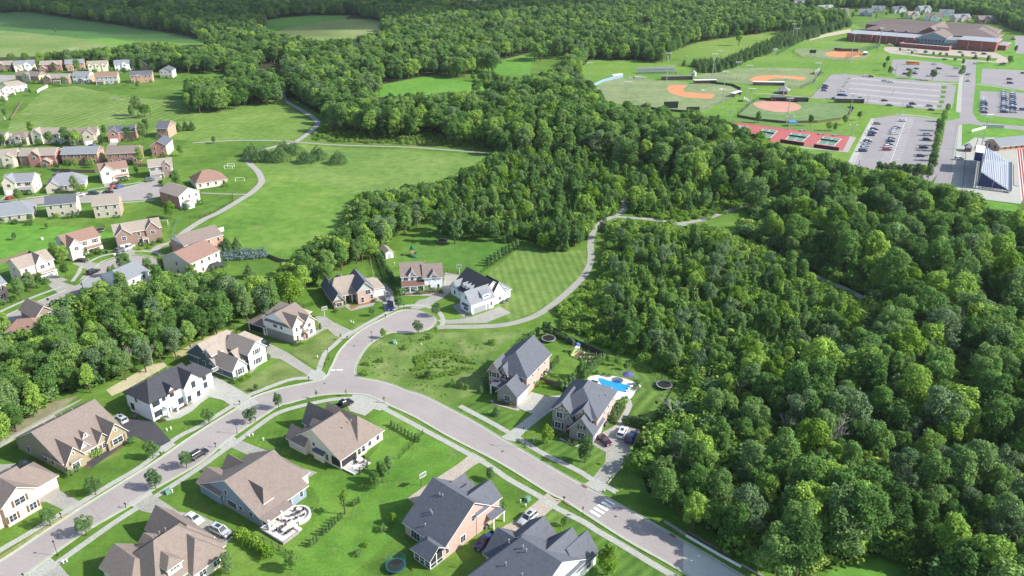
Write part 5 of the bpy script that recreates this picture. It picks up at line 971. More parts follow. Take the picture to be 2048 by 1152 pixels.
# ---------------- woods: jittered grid inside each traced outline
def mix(*pairs): return pairs
BR = ['broad%d' % i for i in range(7)]
ZN = {
 'right': (4.9, 7.5, 17, mix((BR, .87), (['pale0', 'pale1'], .06), (['bright0'], .05), (['conifer1'], .02)), 'broadleaf tree in the dense tall wood filling the lower right'),
 'left': (4.7, 7, 12, mix((BR, .90), (['bright1'], .04), (['pale1'], .06)), 'broadleaf tree in the wooded strip between the two left neighbourhoods'),
 'young': (4.1, 5, 9.5, mix((BR, .30), (['conifer0', 'conifer2'], .12), (['spire0', 'spire1', 'spire2'], .44), (['bright0'], .05), (['pale0'], .09)), 'young tree in the thicket between greenway and tall wood'),
 'central': (4.5, 5, 9.5, mix((BR, .34), (['conifer0', 'conifer2'], .12), (['spire0', 'spire1', 'spire2'], .36), (['oval0'], .1), (['bright0'], .08)), 'young tree in the central wood behind the farmhouse lawn'),
 'belt': (7.0, 12, 18, mix((BR, .93), (['pale1'], .04), (['bright0'], .03)), None),
 'upper': (8.6, 11, 17, mix((BR, .86), (['pale0'], .06), (['bright1'], .04), (['conifer1'], .04)), None),
 'hedgerow': (6.5, 9, 15, mix((BR, .96), (['bright0'], .04)), None), 'clump': (6.5, 11, 16, mix((BR, .95), (['pale1'], .05)), None), 'clump2': (6.5, 10, 15, mix((BR, 1.),), None),
 'corner': (8.4, 11, 16, mix((BR, .93), (['pale0'], .07)), None), 'shedtrees': (7, 11, 16, mix((BR, 1.),), None), 'fieldrow': (4.4, 7, 10, mix((['conifer0', 'conifer1', 'conifer2'], 1.),), None), 'fieldrow2': (5, 7, 10, mix((['conifer0', 'conifer1'], .7), (BR, .3)), None),
 'fieldedge': (5.5, 7, 10, mix((BR, 1.),), None), 'farclump': (8, 11, 16, mix((BR, 1.),), None)}
OPEN = [[(1180, 470), (1215, 480), (1215, 520), (1175, 560), (1130, 600), (1120, 590), (1160, 555), (1172, 520)], [(940, 8), (985, 8), (985, 16), (935, 30), (925, 20)],
        [(1455, 240), (1580, 254), (1715, 272), (1700, 300), (1680, 308), (1600, 292), (1560, 286), (1480, 262)], [(1575, 5), (1615, 8), (1612, 22), (1570, 25)]]
FIELDS = [
 [(-250, 30), (0, 27), (60, 24), (150, 38), (250, 52), (360, 70), (400, 79), (455, 88), (380, 94), (310, 86), (240, 92), (200, 100), (100, 106), (0, 112), (-250, 116)],
 [(510, 44), (560, 36), (620, 31), (700, 31), (745, 39), (782, 49), (770, 62), (700, 79), (640, 81), (565, 71), (530, 58)], [(235, 8), (290, 3), (290, 16), (250, 15)],
 [(740, 192), (760, 171), (860, 152), (960, 165), (1045, 182), (1000, 187), (900, 188), (800, 190)], [(958, 134), (990, 124), (1060, 107), (1140, 92), (1148, 97), (1085, 110), (1060, 125), (1055, 145), (1000, 147)],
 [(1328, 112), (1400, 85), (1480, 74), (1560, 63), (1600, 54), (1555, 70), (1500, 94), (1440, 116), (1396, 122)],
 [(1240, 125), (1320, 127), (1395, 137), (1440, 136), (1500, 114), (1570, 90), (1640, 66), (1700, 50), (1780, 110), (1880, 240), (1745, 340), (1700, 332), (1560, 289), (1440, 243), (1400, 226), (1265, 212), (1205, 195), (1186, 175), (1246, 154)],
 [(1700, 110), (1730, 78), (1700, 60), (1780, 45), (2010, 50), (2060, 80), (2060, 250), (1920, 400), (1860, 370), (1880, 240)],
 [(1640, 1160), (1685, 1128), (1735, 1108), (1808, 1120), (1868, 1160), (1900, 1300), (1560, 1300)],
 [(1155, 150), (1172, 122), (1250, 122), (1320, 127), (1240, 150), (1185, 172)]]
VIS = [p for sg in ([(1030, 648), (1102, 612), (1160, 561), (1180, 520), (1181, 478)], [(1212, 441), (1238, 427)], [(1250, 405), (1251, 394)], [(1330, 445), (1346, 447)], [(1390, 443), (1415, 436)], [(1455, 424), (1530, 405)], [(1475, 482), (1532, 501)], [(1660, 565), (1735, 602)], [(1355, 800), (1370, 790)], [(560, 130), (520, 138)], [(570, 200), (600, 222), (635, 245)]) for a, b in zip(sg, sg[1:]) for p in [(a[0] + (b[0] - a[0]) * k / 8, a[1] + (b[1] - a[1]) * k / 8) for k in range(9)]]
PATHS = [(smooth_pts([W(*p) for p in P_], step=4), d) for P_, d in ((PT1, 1.9), (PT2, 1.9), (PT3, 1.9), (PT4, 3.5), (PT5, 2.5))]
PTA = np.array([p for P_, d in PATHS for p in P_]); PTD = np.array([d for P_, d in PATHS for p in P_])
HOUSEP = np.array([(o.location.x, o.location.y) for o in C.objects if o.get('category') in ('house', 'shed')])
forest = []
seen = {}
for zn, (sp, h0, h1, mx, lab) in ZN.items():
    P = WOODS[zn]; Wp = [W(max(-300, min(2350, a)), b, 0) for a, b in P]; x0 = min(p[0] for p in Wp) - 15; x1 = max(p[0] for p in Wp) + 15; y0 = min(p[1] for p in Wp) - 25; y1 = max(p[1] for p in Wp) + 15
    ny = int((y1 - y0) / sp) + 1; nx = int((x1 - x0) / sp) + 1
    for j in range(ny):
        for i in range(nx):
            x = x0 + (i + .5 * (j % 2) + random.uniform(-.38, .38)) * sp; y = y0 + (j + random.uniform(-.38, .38)) * sp
            if y < 70: continue
            H = random.uniform(h0, h1) * (1 + .12 * math.sin(x * .05) * math.sin(y * .06))
            u, v, d = PXv(x, y, H * .55)
            if not (-170 < u < 2260 and v < 1290): continue
            if not inpoly(u, v, P): continue
            if zn in ('right', 'left', 'young', 'central'):
                k_ = .27 * H * FPX / d
                if not (inpoly(u - k_, v, P) and inpoly(u + k_, v, P)) and random.random() < .9: continue
            vt_ = PXv(x, y, H)[1]; r_ = .3 * H * FPX / d
            if any(abs(p[0] - u) < r_ * 1.25 and vt_ - 4 < p[1] < v0 + 4 for p in VIS): continue
            ut, vt, _ = PXv(x, y, H * .88); ub, vb, _ = PXv(x, y, 0)
            if zn != 'fieldrow' and any(inpoly(ut, vt, q) or inpoly(ub, vb, q) or (zn == 'right' and (inpoly(ut - r_, (vt + vb) / 2, q) or inpoly(ut + r_, (vt + vb) / 2, q))) for q in FIELDS): continue
            u0, v0, _ = PXv(x, y, 0)
            if any(inpoly(u0, v0, q) for q in OPEN): continue
            dd = np.hypot(PTA[:, 0] - x, PTA[:, 1] - y) - PTD
            if dd.min() < 1.2: continue
            if zn == 'right': H = H * .62 if random.random() < .3 else H; H *= min(1, max(.5, .5 + (u - 1290) / 420 * .5))
            if zn in ('belt', 'upper') and False: pass
            if zn in ('left', 'hedgerow') and np.min(np.hypot(HOUSEP[:, 0] + 5 - x, HOUSEP[:, 1] + 3 - y)) < 9 and v < 690 and zn == 'left': continue
            key = (int(x / 3.0), int(y / 3.0))
            if key in seen: continue
            seen[key] = 1
            t = random.random(); a = 0
            for ks, pr in mx:
                a += pr
                if t <= a or ks is mx[-1][0]: kk = random.choice(ks); break
            forest.append([math.dist((x, y), (0, 0)), x, y, H, kk, zn, u, v])
forest.sort(key=lambda r: r[0])
near = [r for r in forest if ZN[r[5]][4] and 10 < r[6] < 2035 and 10 < r[7] < 1150][:300]
nid = set(id(r) for r in near)
cnt = {}
for r in near:
    _, x, y, H, kk, zn, u, v = r; kd = 'conifer_tree' if 'conifer' in kk else 'broadleaf_tree'
    base = ZN[zn][4]
    if kk.startswith('bright'): lb = base.replace('broadleaf tree', 'bright yellow green tree').replace('young tree', 'bright yellow green young tree')
    elif kk.startswith('pale'): lb = base.replace('broadleaf tree', 'pale grey green tree').replace('young tree', 'pale grey green young tree')
    elif kd == 'conifer_tree': lb = base.replace('broadleaf tree', 'pointed dark conifer').replace('young tree', 'pointed dark conifer')
    elif kk.startswith('spire'): lb = base.replace('young tree', 'narrow cone shaped young tree')
    elif kk.startswith('oval'): lb = base.replace('young tree', 'narrow oval dark green tree')
    else: lb = base
    tree(kk, x, y, H, lb, 'trees: ' + lb, name=kd, wide=random.uniform(.9, 1.15))
rest = [r for r in forest if id(r) not in nid]
print('forest', len(forest), 'near', len(near), 'rest', len(rest))
# ---------------- far woods and ground cover as scattered stuff
KEYS = list(PROTO)
def scatter(name, rows, label, cat, trunks=True):
    """rows: x, y, scale_xy, scale_z, key"""
    me = bpy.data.meshes.new(name); me.vertices.add(len(rows)); me.vertices.foreach_set('co', np.array([(r[0], r[1], 0) for r in rows], np.float32).reshape(-1))
    a = me.attributes.new('kind_index', 'INT', 'POINT'); a.data.foreach_set('value', np.array([KEYS.index(r[4]) for r in rows], np.int32))
    b = me.attributes.new('turn', 'FLOAT_VECTOR', 'POINT'); b.data.foreach_set('vector', np.array([(0, 0, random.uniform(0, 6.28)) for r in rows], np.float32).reshape(-1))
    c = me.attributes.new('size', 'FLOAT_VECTOR', 'POINT'); c.data.foreach_set('vector', np.array([(r[2], r[2], r[3]) for r in rows], np.float32).reshape(-1))
    o = link(name, me); tag(o, label, cat, kind='stuff')
    ng = bpy.data.node_groups.new(name, 'GeometryNodeTree'); ng.interface.new_socket('Geometry', in_out='INPUT', socket_type='NodeSocketGeometry'); ng.interface.new_socket('Geometry', in_out='OUTPUT', socket_type='NodeSocketGeometry')
    gi = ng.nodes.new('NodeGroupInput'); go = ng.nodes.new('NodeGroupOutput'); jn = ng.nodes.new('GeometryNodeJoinGeometry'); L = ng.links.new
    def attr(n, t):
        k = ng.nodes.new('GeometryNodeInputNamedAttribute'); k.data_type = t; k.inputs['Name'].default_value = n; return next(s_ for s_ in k.outputs if s_.enabled and s_.name == 'Attribute')
    ai, ar, asz = attr('kind_index', 'INT'), attr('turn', 'FLOAT_VECTOR'), attr('size', 'FLOAT_VECTOR')
    e2r = ng.nodes.new('FunctionNodeEulerToRotation'); L(ar, e2r.inputs[0])
    for k in sorted(set(r[4] for r in rows)):
        cmpn = ng.nodes.new('FunctionNodeCompare'); cmpn.data_type = 'INT'; cmpn.operation = 'EQUAL'
        L(ai, cmpn.inputs['A'] if cmpn.inputs['A'].enabled else [s_ for s_ in cmpn.inputs if s_.name == 'A' and s_.enabled][0]); [s_ for s_ in cmpn.inputs if s_.name == 'B' and s_.enabled][0].default_value = KEYS.index(k)
        for src in ([SRC[k][0], SRC[k][1]] if trunks else [SRC[k][0]]):
            oi = ng.nodes.new('GeometryNodeObjectInfo'); oi.transform_space = 'ORIGINAL'; oi.inputs['Object'].default_value = src; oi.inputs['As Instance'].default_value = True
            ip = ng.nodes.new('GeometryNodeInstanceOnPoints'); L(gi.outputs[0], ip.inputs['Points']); L(cmpn.outputs[0], ip.inputs['Selection']); L(oi.outputs['Geometry'], ip.inputs['Instance']); L(e2r.outputs[0], ip.inputs['Rotation']); L(asz, ip.inputs['Scale']); L(ip.outputs[0], jn.inputs[0])
    L(jn.outputs[0], go.inputs[0])
    md = o.modifiers.new('scatter', 'NODES'); md.node_group = ng; return o

# ---------------- single trees and shrubs
def T(px, py, H, kx, label, group=None, name='broadleaf_tree', wide=1.): x, y = W(px, py); return tree(kx, x, y, H, label, group, name, 'tree', wide=wide)
def SH(px, py, H, kx, label, group=None, name='shrub', wide=1., cat='shrub'): x, y = W(px, py); return shrub(kx, x, y, H, label, group, name, cat, wide)
G1 = 'small round street trees along the main street'
for px, py, H, lb in ((174, 1071, 4.9, 'round street tree nearest the lamp post at bottom left, on the kerb strip'), (192, 989.5, 4.6, 'street tree on the far verge beside the blush house driveway'), (101.5, 1052, 4.5, 'street tree on the verge below the blush brick house'), (312.5, 978, 4.9, 'street tree on the near verge left of the black car'),
    (374, 936, 4.4, 'street tree directly beside the parked black car'), (306.6, 917, 4.6, 'street tree at the end of the black driveway'), (419, 848, 4.3, 'street tree on the verge below the white black roofed house'), (502, 847, 4.5, 'street tree between the lamp post and the mailbox on the inner bend'),
    (557.7, 818, 4.9, 'tall narrow street tree on the inner bend of the street'), (744.8, 632, 2.9, 'low round tree beside the sidewalk below the ranch house'), (797, 617, 4.4, 'dark tree beside the cul-de-sac driveway with the blue truck'), (872.5, 633, 4.6, 'large dark tree on the cul-de-sac verge'), (837, 668, 4.4, 'green round tree at the south edge of the cul-de-sac')):
    T(px, py, H, 'street', lb, G1, 'street_tree', wide=.8 if 'narrow' in lb else 1.)
for px, py, H, k, lb in ((767, 677, 3.2, 'bright0', 'bright green little tree at the south kerb of the cul-de-sac'), (634, 798, 2.9, 'sapling', 'thin bright sapling on the inner verge above the cream house'), (692.5, 792.5, 2.2, 'sapling', 'smallest sapling beside the black pickup driveway'), (768.7, 806, 2.2, 'sapling', 'tiny sapling right of the black pickup driveway'),
    (682, 680, 2.4, 'sapling', 'light green sapling on the verge beside the brick and white house'), (873, 670, 3.6, 'sapling', 'pale thin sapling beside the greenway start'), (823, 692, 2.4, 'sapling', 'bright sapling in the corner lot near the utility box'), (689.5, 1027.6, 6.4, 'sapling', 'tall thin sapling with white trunk in the back lawn'),
    (1094, 888, 5.2, 'bright1', 'bright leafy tree in front of the pool house'), (1170, 925, 7.2, 'oval0', 'tall oval tree in front of the stone garage wing'), (981, 961, 3.2, 'street', 'small tree on the lawn before the screened porch house'), (992, 831, 3.4, 'conifer1', 'small dark conifer on the lawn of the large brick house'),
    (962.5, 786, 2.6, 'conifer1', 'pointed shrub tree left of the stone garage wing'), (1161, 755, 6, 'oval1', 'leafy tree in the fenced lawn beside the cypress row'), (786, 1048, 2.9, 'bright0', 'small light green tree left of the screened porch house'), (1215, 1150, 7.0, 'bright1', 'bushy green tree at the bottom edge beside the white wall'),
    (458, 1148, 5.2, 'broad1', 'dark leafy tree at the bottom edge beside the hipped roof house'), (585, 1140, 4.6, 'broad2', 'green bush tree at the end of the black fence at the bottom'), (766, 965, 5.5, 'broad3', 'large dark green tree in the back yards beside the basketball hoop'), (750, 978, 4.5, 'broad5', 'leafy dark tree just left of the large back yard tree'),
    (778, 948, 4.6, 'broad0', 'dark tree at the back right of the back yard clump'), (500, 556, 6.5, 'conifer1', 'green tree on the lawn of the walled yard above the wood strip'), (1127.7, 1052, 2.2, 'street', 'young tree on the front lawn of the bottom house'), (856, 757, 2.6, 'street', 'small dark tree in the wild corner lot'), (513, 782, 2.2, 'street', 'low tree at the corner of the white house driveway'),
    (430, 560, 6, 'conifer0', 'green tree beside the gazebo')):
    T(px, py, H, k, lb, None, 'conifer_tree' if 'conifer' in k else 'broadleaf_tree')
for i, (px, py) in enumerate(((881.5, 473), (910.6, 488), (925, 475), (947, 479.6))): T(px, py, [11, 14.5, 12, 10][i], 'oval%d' % (i % 2), ['leftmost', 'largest nearest', 'rear', 'rightmost'][i] + ' of the four tall oval trees on the farmhouse lawn', 'four oval trees on the farmhouse lawn', 'broadleaf_tree')
for i, (px, py, H) in enumerate(((1070, 488, 9.5), (1121.6, 503, 12.5), (1150, 494, 10.5), (1204, 477, 9.5), (1100, 492, 10.5))): T(px, py, H, 'oval%d' % (i % 2), ['oval tree above the end of the arborvitae row', 'tall oval tree standing out over the striped lawn shadow', 'oval tree at the lawn edge next to the greenway', 'conical tree right of the greenway bend', 'dark tall tree at the edge of the wood behind the striped lawn'][i], None)
SH(1008.5, 486, 4, 'conifer1', 'dark round bush tree on the farmhouse lawn beside the arborvitae row', name='conifer_tree', cat='tree')
def row(name, pts, H, kx, label, group, cat='shrub', wide=1.):
    for i, (px, py) in enumerate(pts): SH(px, py, H * random.uniform(.9, 1.1), kx, label, group, name, wide, cat)
def between(a, b, n): return [(a[0] + (b[0] - a[0]) * i / (n - 1), a[1] + (b[1] - a[1]) * i / (n - 1)) for i in range(n)]
row('arborvitae', between((976, 532), (1034, 493), 9), 3.3, 'column', 'one of the nine arborvitae in a row beside the farmhouse lawn fence', 'nine arborvitae beside the farmhouse lawn', wide=1.35)
row('arborvitae', between((752, 506), (786, 568), 16), 3.4, 'column', 'arborvitae in the dense row left of the white shed and farmhouse', 'arborvitae row left of the farmhouse', wide=1.3)
row('arborvitae', between((1168, 760), (1200, 729), 10), 3.4, 'column', 'slender cypress in the row between the two fenced back yards', 'cypress row between the two back yards', wide=.9)
row('arborvitae', between((1046, 694), (1076, 668), 8), 2.6, 'column', 'cypress in the row behind the large brick house roof', 'cypresses behind the large brick house', wide=1.1)
row('arborvitae', between((1110, 672), (1146, 690), 9), 2.2, 'column', 'small cypress along the dark wooden fence by the swing set', 'cypresses along the dark wooden fence')
row('arborvitae', between((1102, 740), (1115, 727), 5), 2.6, 'column', 'cypress in the short row beside the large brick house', 'short cypress row by the brick house')
row('arborvitae', [(1118, 777), (1124, 780), (1131, 776), (1139, 770), (1146, 766)], 3.0, 'column', 'cypress at the end of the brown fence near the pool house roof', 'cypresses by the brown fence end', wide=1.1)
row('arborvitae', between((1247, 848), (1296, 858), 11), 2.7, 'column', 'dark cypress in the hedge row above the two parked SUVs', 'cypress hedge above the parked SUVs', wide=1.1)
row('arborvitae', [(623, 1094), (629, 1089), (635.5, 1083), (647.6, 1070.5), (654, 1065), (660, 1060), (666, 1054), (672, 1048), (678, 1043), (683, 1038), (707, 1013), (712, 1010), (718, 1007)], 1.9, 'column', 'small cypress in the diagonal line across the back lawn', 'line of small cypresses across the back lawn', wide=.9)
row('arborvitae', between((783, 852), (838, 884), 9), 1.7, 'column', 'low cypress in the row right of the cream house', 'cypress row right of the cream house', wide=1.1)
row('conifer_tree', [(1090, 672), (1099, 672)], 4.6, 'oval0', 'tall dark shrub tree behind the round trampoline', 'two shrub trees behind the trampoline', 'tree')
for p, H, lb in (((1215, 726), 3.2, 'left'), ((1233, 731), 3.2, 'middle'), ((1251.5, 740), 3.1, 'right')): SH(*p, H, 'oval1', lb + ' of three round dark bushes inside the pool yard fence', 'three round bushes by the pool yard fence', 'round_bush')
row('hedge_bush', [(482, 1075), (490, 1080), (498, 1086), (507, 1091), (515, 1097), (522, 1103), (530, 1109), (536, 1114)], 2.3, 'bushy', 'bright green bush in the hedge behind the blue grey house', 'bright hedge bushes behind the blue grey house', wide=.85)
for i, (px, py) in enumerate(((505, 321), (517, 322), (531, 321), (545, 323), (561.6, 322), (569, 305), (591, 309), (612.5, 325), (636, 319), (677, 327), (505, 312))):
    T(px, py, random.uniform(6.5, 8), 'cedar', ['far left cedar of the dense cluster by the path', 'cedar second in the dense cluster by the path', 'cedar in the middle of the dense cluster by the path', 'cedar fourth in the dense cluster by the path', 'cedar at the right end of the dense cluster', 'cedar behind the dense cluster at the path fork', 'cedar right of the path fork', 'front cedar of the right group', 'rear right cedar of the right group', 'cedar standing alone at the right of the meadow row', 'cedar at the rear left of the dense cluster'][i], 'cedars along the greenway fork', 'cedar_tree', wide=1.15)
for i, p in enumerate(((359, 263), (372, 261), (385, 261))): T(*p, 7.5, 'conifer0', ['left', 'middle', 'right'][i] + ' of three pointed trees above the angled brick houses', 'three pointed trees above the brick houses', 'conifer_tree')
for i, p in enumerate(((266, 238), (277, 232), (290, 236), (301, 233))): T(*p, [9, 13, 9, 8][i], BR[i], ['left', 'tallest', 'front', 'right'][i] + ' tree of the clump at the edge of the mown field', 'clump at the edge of the mown field')
for i, p in enumerate(between((443, 520), (527, 514), 9)): T(*p, random.uniform(4.5, 5.5), 'spruce', 'blue spruce in the dense row behind the orange brick house', 'blue spruces in a row', 'blue_spruce', wide=1.2)
T(455, 500, 6.5, 'conifer1', 'dark conifer behind the row of blue spruces', None, 'conifer_tree'); T(474, 497, 5.5, 'conifer1', 'dark conifer between the white fence and the blue spruces', None, 'conifer_tree')
NB = [(66, 273, 9), (130, 172, 7), (276, 177, 4.5), (257, 171, 4), (109, 144, 7), (156, 145, 11), (268, 143, 10), (283, 143, 8), (306, 146, 8), (193, 152, 6), (62, 191, 5), (9, 209, 6), (12, 234, 6), (250, 150, 6), (8, 293, 7), (133, 290, 10), (154, 293, 10), (101, 291, 8), (210, 270, 6), (259, 280, 8), (287, 280, 10), (294, 268, 9), (205, 296, 7), (78, 293, 5), (39, 407, 7), (154, 386, 8), (353, 373, 8), (282, 330, 9), (274, 350, 5), (362, 312, 6), (62, 446, 4), (34, 449, 2.5), (113, 520, 7), (128, 527, 7), (166, 514, 4.5), (43, 602, 8), (62, 584, 7), (80, 572, 5), (133, 556, 5.5), (14, 676, 8), (255, 556, 9.5), (232, 576, 8), (250, 600, 10), (210, 620, 10), (137, 340, 6), (154, 340, 6), (185, 336, 5), (65, 380, 4), (428, 287, 4), (322, 372, 3), (349, 500, 4), (30, 480, 3), (95, 458, 2.5), (172, 330, 4), (325, 536, 5), (300, 560, 8), (320, 578, 9), (350, 600, 8), (385, 560, 6), (225, 148, 5), (115, 340, 4), (50, 293, 4)]
for i, (px, py, H) in enumerate(NB):
    e_ = T(px, py, H, BR[i % 7] if H > 4 else 'street', '', None, 'garden_tree'); nh = min(((math.dist((o.location.x, o.location.y), (e_.location.x, e_.location.y)), o['label']) for o in C.objects if o.get('category') == 'house'), key=lambda q: q[0])
    e_['label'] = ' '.join((('tall' if H > 8 else 'medium' if H > 5 else 'small') + ' garden tree beside the ' + nh[1]).split()[:16]); e_['group'] = 'garden trees of the left neighbourhood'
T(342, 437, 7.5, 'bright0', 'drooping yellow green willow in the fenced yard', None, 'willow_tree')
LOTT = between((1877, 262), (1862, 342), 9) + between((1755, 352), (1855, 362), 9) + [(1886, 244)]
for p in LOTT: T(*p, random.uniform(6.5, 8), random.choice(BR), 'leafy tree in the row bordering the nearest school parking lot', 'trees bordering the near school lot', 'parking_lot_tree', wide=1.05)
for p, H, lb in (((1718, 241), 6, 'small dark tree on the lawn left of the near school lot'), ((1516, 246), 7, 'tree between softball outfield and tennis courts, left'), ((1620, 252), 7, 'tree between softball outfield and tennis courts, middle'), ((1688, 250), 6, 'small tree above the bushes by the tennis courts'), ((1670, 262), 5, 'dark bush tree left of the tennis corner pole'), ((1657, 262), 6, 'dark bush tree beside the tennis courts'), ((1893, 228), 7, 'round tree on the campus verge by the crossroads'),
    ((1774, 128), 7, 'upper tree beside the bus parking lot corner'), ((1767, 141), 7, 'middle tree beside the bus parking lot corner'), ((1779, 150), 7, 'lower tree beside the bus parking lot corner'), ((1817, 158), 8, 'tree on the strip below the school bus, left'), ((1864, 161), 9, 'tree on the strip below the school bus, right'), ((1922, 153), 9, 'dark tree at the right corner of the bus lot'), ((1925, 132), 6, 'small tree at the top right corner of the bus lot'), ((1975, 127), 7, 'tree right of the school road junction'), ((2018, 131), 9, 'tree at the far right below the school drive'), ((2030, 106), 7, 'tree right of the school wall'), ((1477, 92), 15, 'lone round tree in the pasture beyond the ball fields'), ((112, 68), 7, 'low dark bush in the crop field')):
    T(*p, H, BR[int(p[0]) % 7], lb)
for p in [(1823, 110), (1850, 109), (1866, 112), (1879, 113), (1892, 114), (1924, 116), (1950, 118), (1799, 104), (1909, 124)]: T(*p, 4, 'street', 'little tree on the grass island before the school', 'little trees before the school', 'street_tree')
# small shrubs
SHR = [((190, 912), 2.2, 'bushy', 'bright shrub before the tan brick house door'), ((262, 888), 1.6, 'bush', 'shrub at the right corner of the tan brick house'), ((140, 952), 1.5, 'bush', 'shrub at the near corner of the tan brick house'), ((155, 940), 1.4, 'bush', 'shrub under the front gable of the tan brick house'), ((68, 990), 1.8, 'bushy', 'bright shrub at the corner of the blush brick house'), ((15, 1030), 1.5, 'bush', 'shrub below the blush brick house'),
  ((325, 842), 1.1, 'bush', 'left shrub of the white black roofed house bed'), ((355, 822), 1.1, 'bush', 'shrub right of the white house porch'), ((380, 808), 1.0, 'bush', 'shrub under the right windows of the white house'), ((470, 765), 1.5, 'bush', 'shrub at the near corner of the slate blue house'), ((486, 760), 1.3, 'bushy', 'yellow green shrub before the slate blue house'), ((497, 754), 1.3, 'bushy', 'second yellow green shrub before the slate blue house'),
  ((595, 690), 1.5, 'bush', 'dark shrub at the near corner of the brick and white house'), ((605, 688), 1.2, 'bushy', 'bright shrub at the front of the brick and white house'), ((641, 659), 2.2, 'column', 'slim evergreen at the right front of the brick and white house'), ((535, 718), 1.5, 'bush', 'shrub at the right corner of the slate blue house'), ((750, 604), 1.2, 'bush', 'shrub at the right corner of the ranch house'), ((672, 624), 1.2, 'bush', 'shrub at the left front of the ranch house'),
  ((803, 590), 2.6, 'bush', 'large dark bush left of the farmhouse porch'), ((840, 588), 1.6, 'bushy', 'bush before the farmhouse porch'), ((852, 582), 2.2, 'bushy', 'light bush between porch and wing of the farmhouse'), ((866, 583), 1.4, 'bush', 'shrub under the farmhouse wing windows'), ((878, 582), 1.3, 'bushy', 'shrub at the right end of the farmhouse bed'), ((941, 632), 1.2, 'bush', 'dark round shrub at the garage corner of the grey shingled house'),
  ((930, 776), 1.6, 'scrub', 'bush left of the large brick house'), ((975, 770), 2.2, 'bush', 'light bush by the brick house porch'), ((982, 782), 1.6, 'bush', 'dark bush before the brick house porch'), ((1076, 772), 1.4, 'bushy', 'bright bush at the garage corner by the brown fence'), ((1082, 769), 1.3, 'bushy', 'second bright bush by the brown fence'), ((1086, 755), 2.2, 'bush', 'reddish dark bush on the side of the large brick house'), ((1020, 810), .9, 'bush', 'low shrub under the stone garage window'), ((1005, 806), .9, 'bush', 'low shrub left of the stone garage window'),
  ((1230, 832), 2.0, 'bush', 'lower bush of the bed beside the pool house'), ((1236, 820), 2.2, 'bush', 'blue green bush of the bed beside the pool house'), ((1243, 812), 2.0, 'bushy', 'yellow bush of the bed beside the pool house'), ((1250, 804), 1.6, 'bush', 'top bush of the bed beside the pool house'), ((1225, 842), 1.8, 'bush', 'bush nearest the air conditioner by the pool house'), ((1275, 770), 1.6, 'bush', 'upper shrub at the right of the pool'), ((1272, 779), 1.4, 'bush', 'lower shrub at the right of the pool'), ((1194, 748), 1.0, 'bush', 'small shrub at the top left of the pool'), ((1208, 751), .9, 'bush', 'second small shrub above the pool'), ((1219, 753), .9, 'bush', 'third small shrub above the pool'),
  ((1112, 868), 1.0, 'bush', 'left shrub before the pool house entrance'), ((1120, 874), 1.0, 'bush', 'second shrub before the pool house entrance'), ((1138, 884), 1.0, 'bush', 'shrub before the stone garage of the pool house'), ((1150, 890), 1.0, 'bush', 'shrub right of the stone garage window of the pool house'), ((767, 1062), 1.5, 'bush', 'low dark bush left of the screened porch house'), ((1007.6, 1025), 2.8, 'column', 'slim cypress at the porch of the brick house'), ((715, 1110), 1.2, 'bush', 'bush in a pale mulch ring on the back lawn'), ((732, 1092), 1.0, 'bushy', 'yellowish bush on the back lawn'),
  ((565, 893), 1.6, 'column', 'slim evergreen at the left front of the cream house'), ((720, 945), 1.4, 'column', 'evergreen below the cream house deck'), ((735, 935), 1.3, 'column', 'second evergreen below the cream house deck'), ((62, 450), 2.2, 'bush', 'round bush at the corner of the one storey house patio'), ((35, 447), 1.2, 'bush', 'small bush by the white patio door'), ((300, 395), 2, 'bush', 'dark bush on the south verge of the upper side street'),
  ((734.5, 729), 1.3, 'scrub', 'dark low bush near the stop line in the corner lot'), ((728, 750), 1.5, 'scrub', 'dark low bush at the street corner'), ((763, 723), 1.4, 'scrub', 'bush in the middle left of the corner lot'), ((810, 698), 1.3, 'scrub', 'dark low bush near the utility box in the corner lot'), ((862, 676), 1.5, 'scrub', 'dark spreading bush below the greenway start'), ((846, 680), .9, 'scrub', 'small dark bush in the upper corner lot'), ((905, 772), 1.5, 'scrub', 'bush at the lower right of the corner lot'), ((985, 688), 1.6, 'scrub', 'spreading bush by the dark roof in the corner lot')]
for p, H, k, lb in SHR: SH(*p, H, k, lb)
# front-bed shrubs of the far neighbourhood
for p, H, lb in (((280, 500), 1.2, 'yellow flowering shrub before the brown brick house'), ((298, 497), 1.3, 'yellow shrub right of the brown brick house door'), ((322, 484), 1.8, 'bright shrub at the right end of the brown brick house'), ((200, 508), 2, 'green shrub right of the red brown roofed house'), ((168, 514), 3, 'cone shaped shrub at the garage of the red brown roofed house'), ((90, 568), 1.5, 'shrub before the white garage house'), ((75, 575), 2, 'rounded bush left of the white garage'), ((52, 578), 2, 'bush below the porch of the cream tan roofed house')):
    SH(*p, H, 'bushy' if 'yellow' in lb or 'bright' in lb else 'bush', lb)
for h_, L_, g_ in FARH:
    for fr in (.1, .3, .55, .75, .93):
        if g_ and g_[0] - .05 < fr < g_[1] + .05: continue
        if random.random() < .35: continue
        q = h_.e.location + Matrix.Rotation(h_.e.rotation_euler.z, 3, 'Z') @ Vector((fr * L_, -random.uniform(1.0, 3.4), 0)); lb = ' '.join(('garden shrub before the ' + h_.e['label']).split()[:16])
        shrub(random.choice(['bush', 'bush', 'bushy']), q.x, q.y, random.uniform(1.0, 2.4), lb, lb)
for i, p in enumerate(((1650, 35), (1705, 38), (1712, 28), (1772, 34), (1780, 30), (1803, 38), (1842, 34), (1870, 24), (1905, 28), (1946, 44), (1630, 40), (1752, 38))): T(*p, 10 - i % 4, BR[i % 7], 'leafy tree between the houses behind the school', 'trees between the houses behind the school')
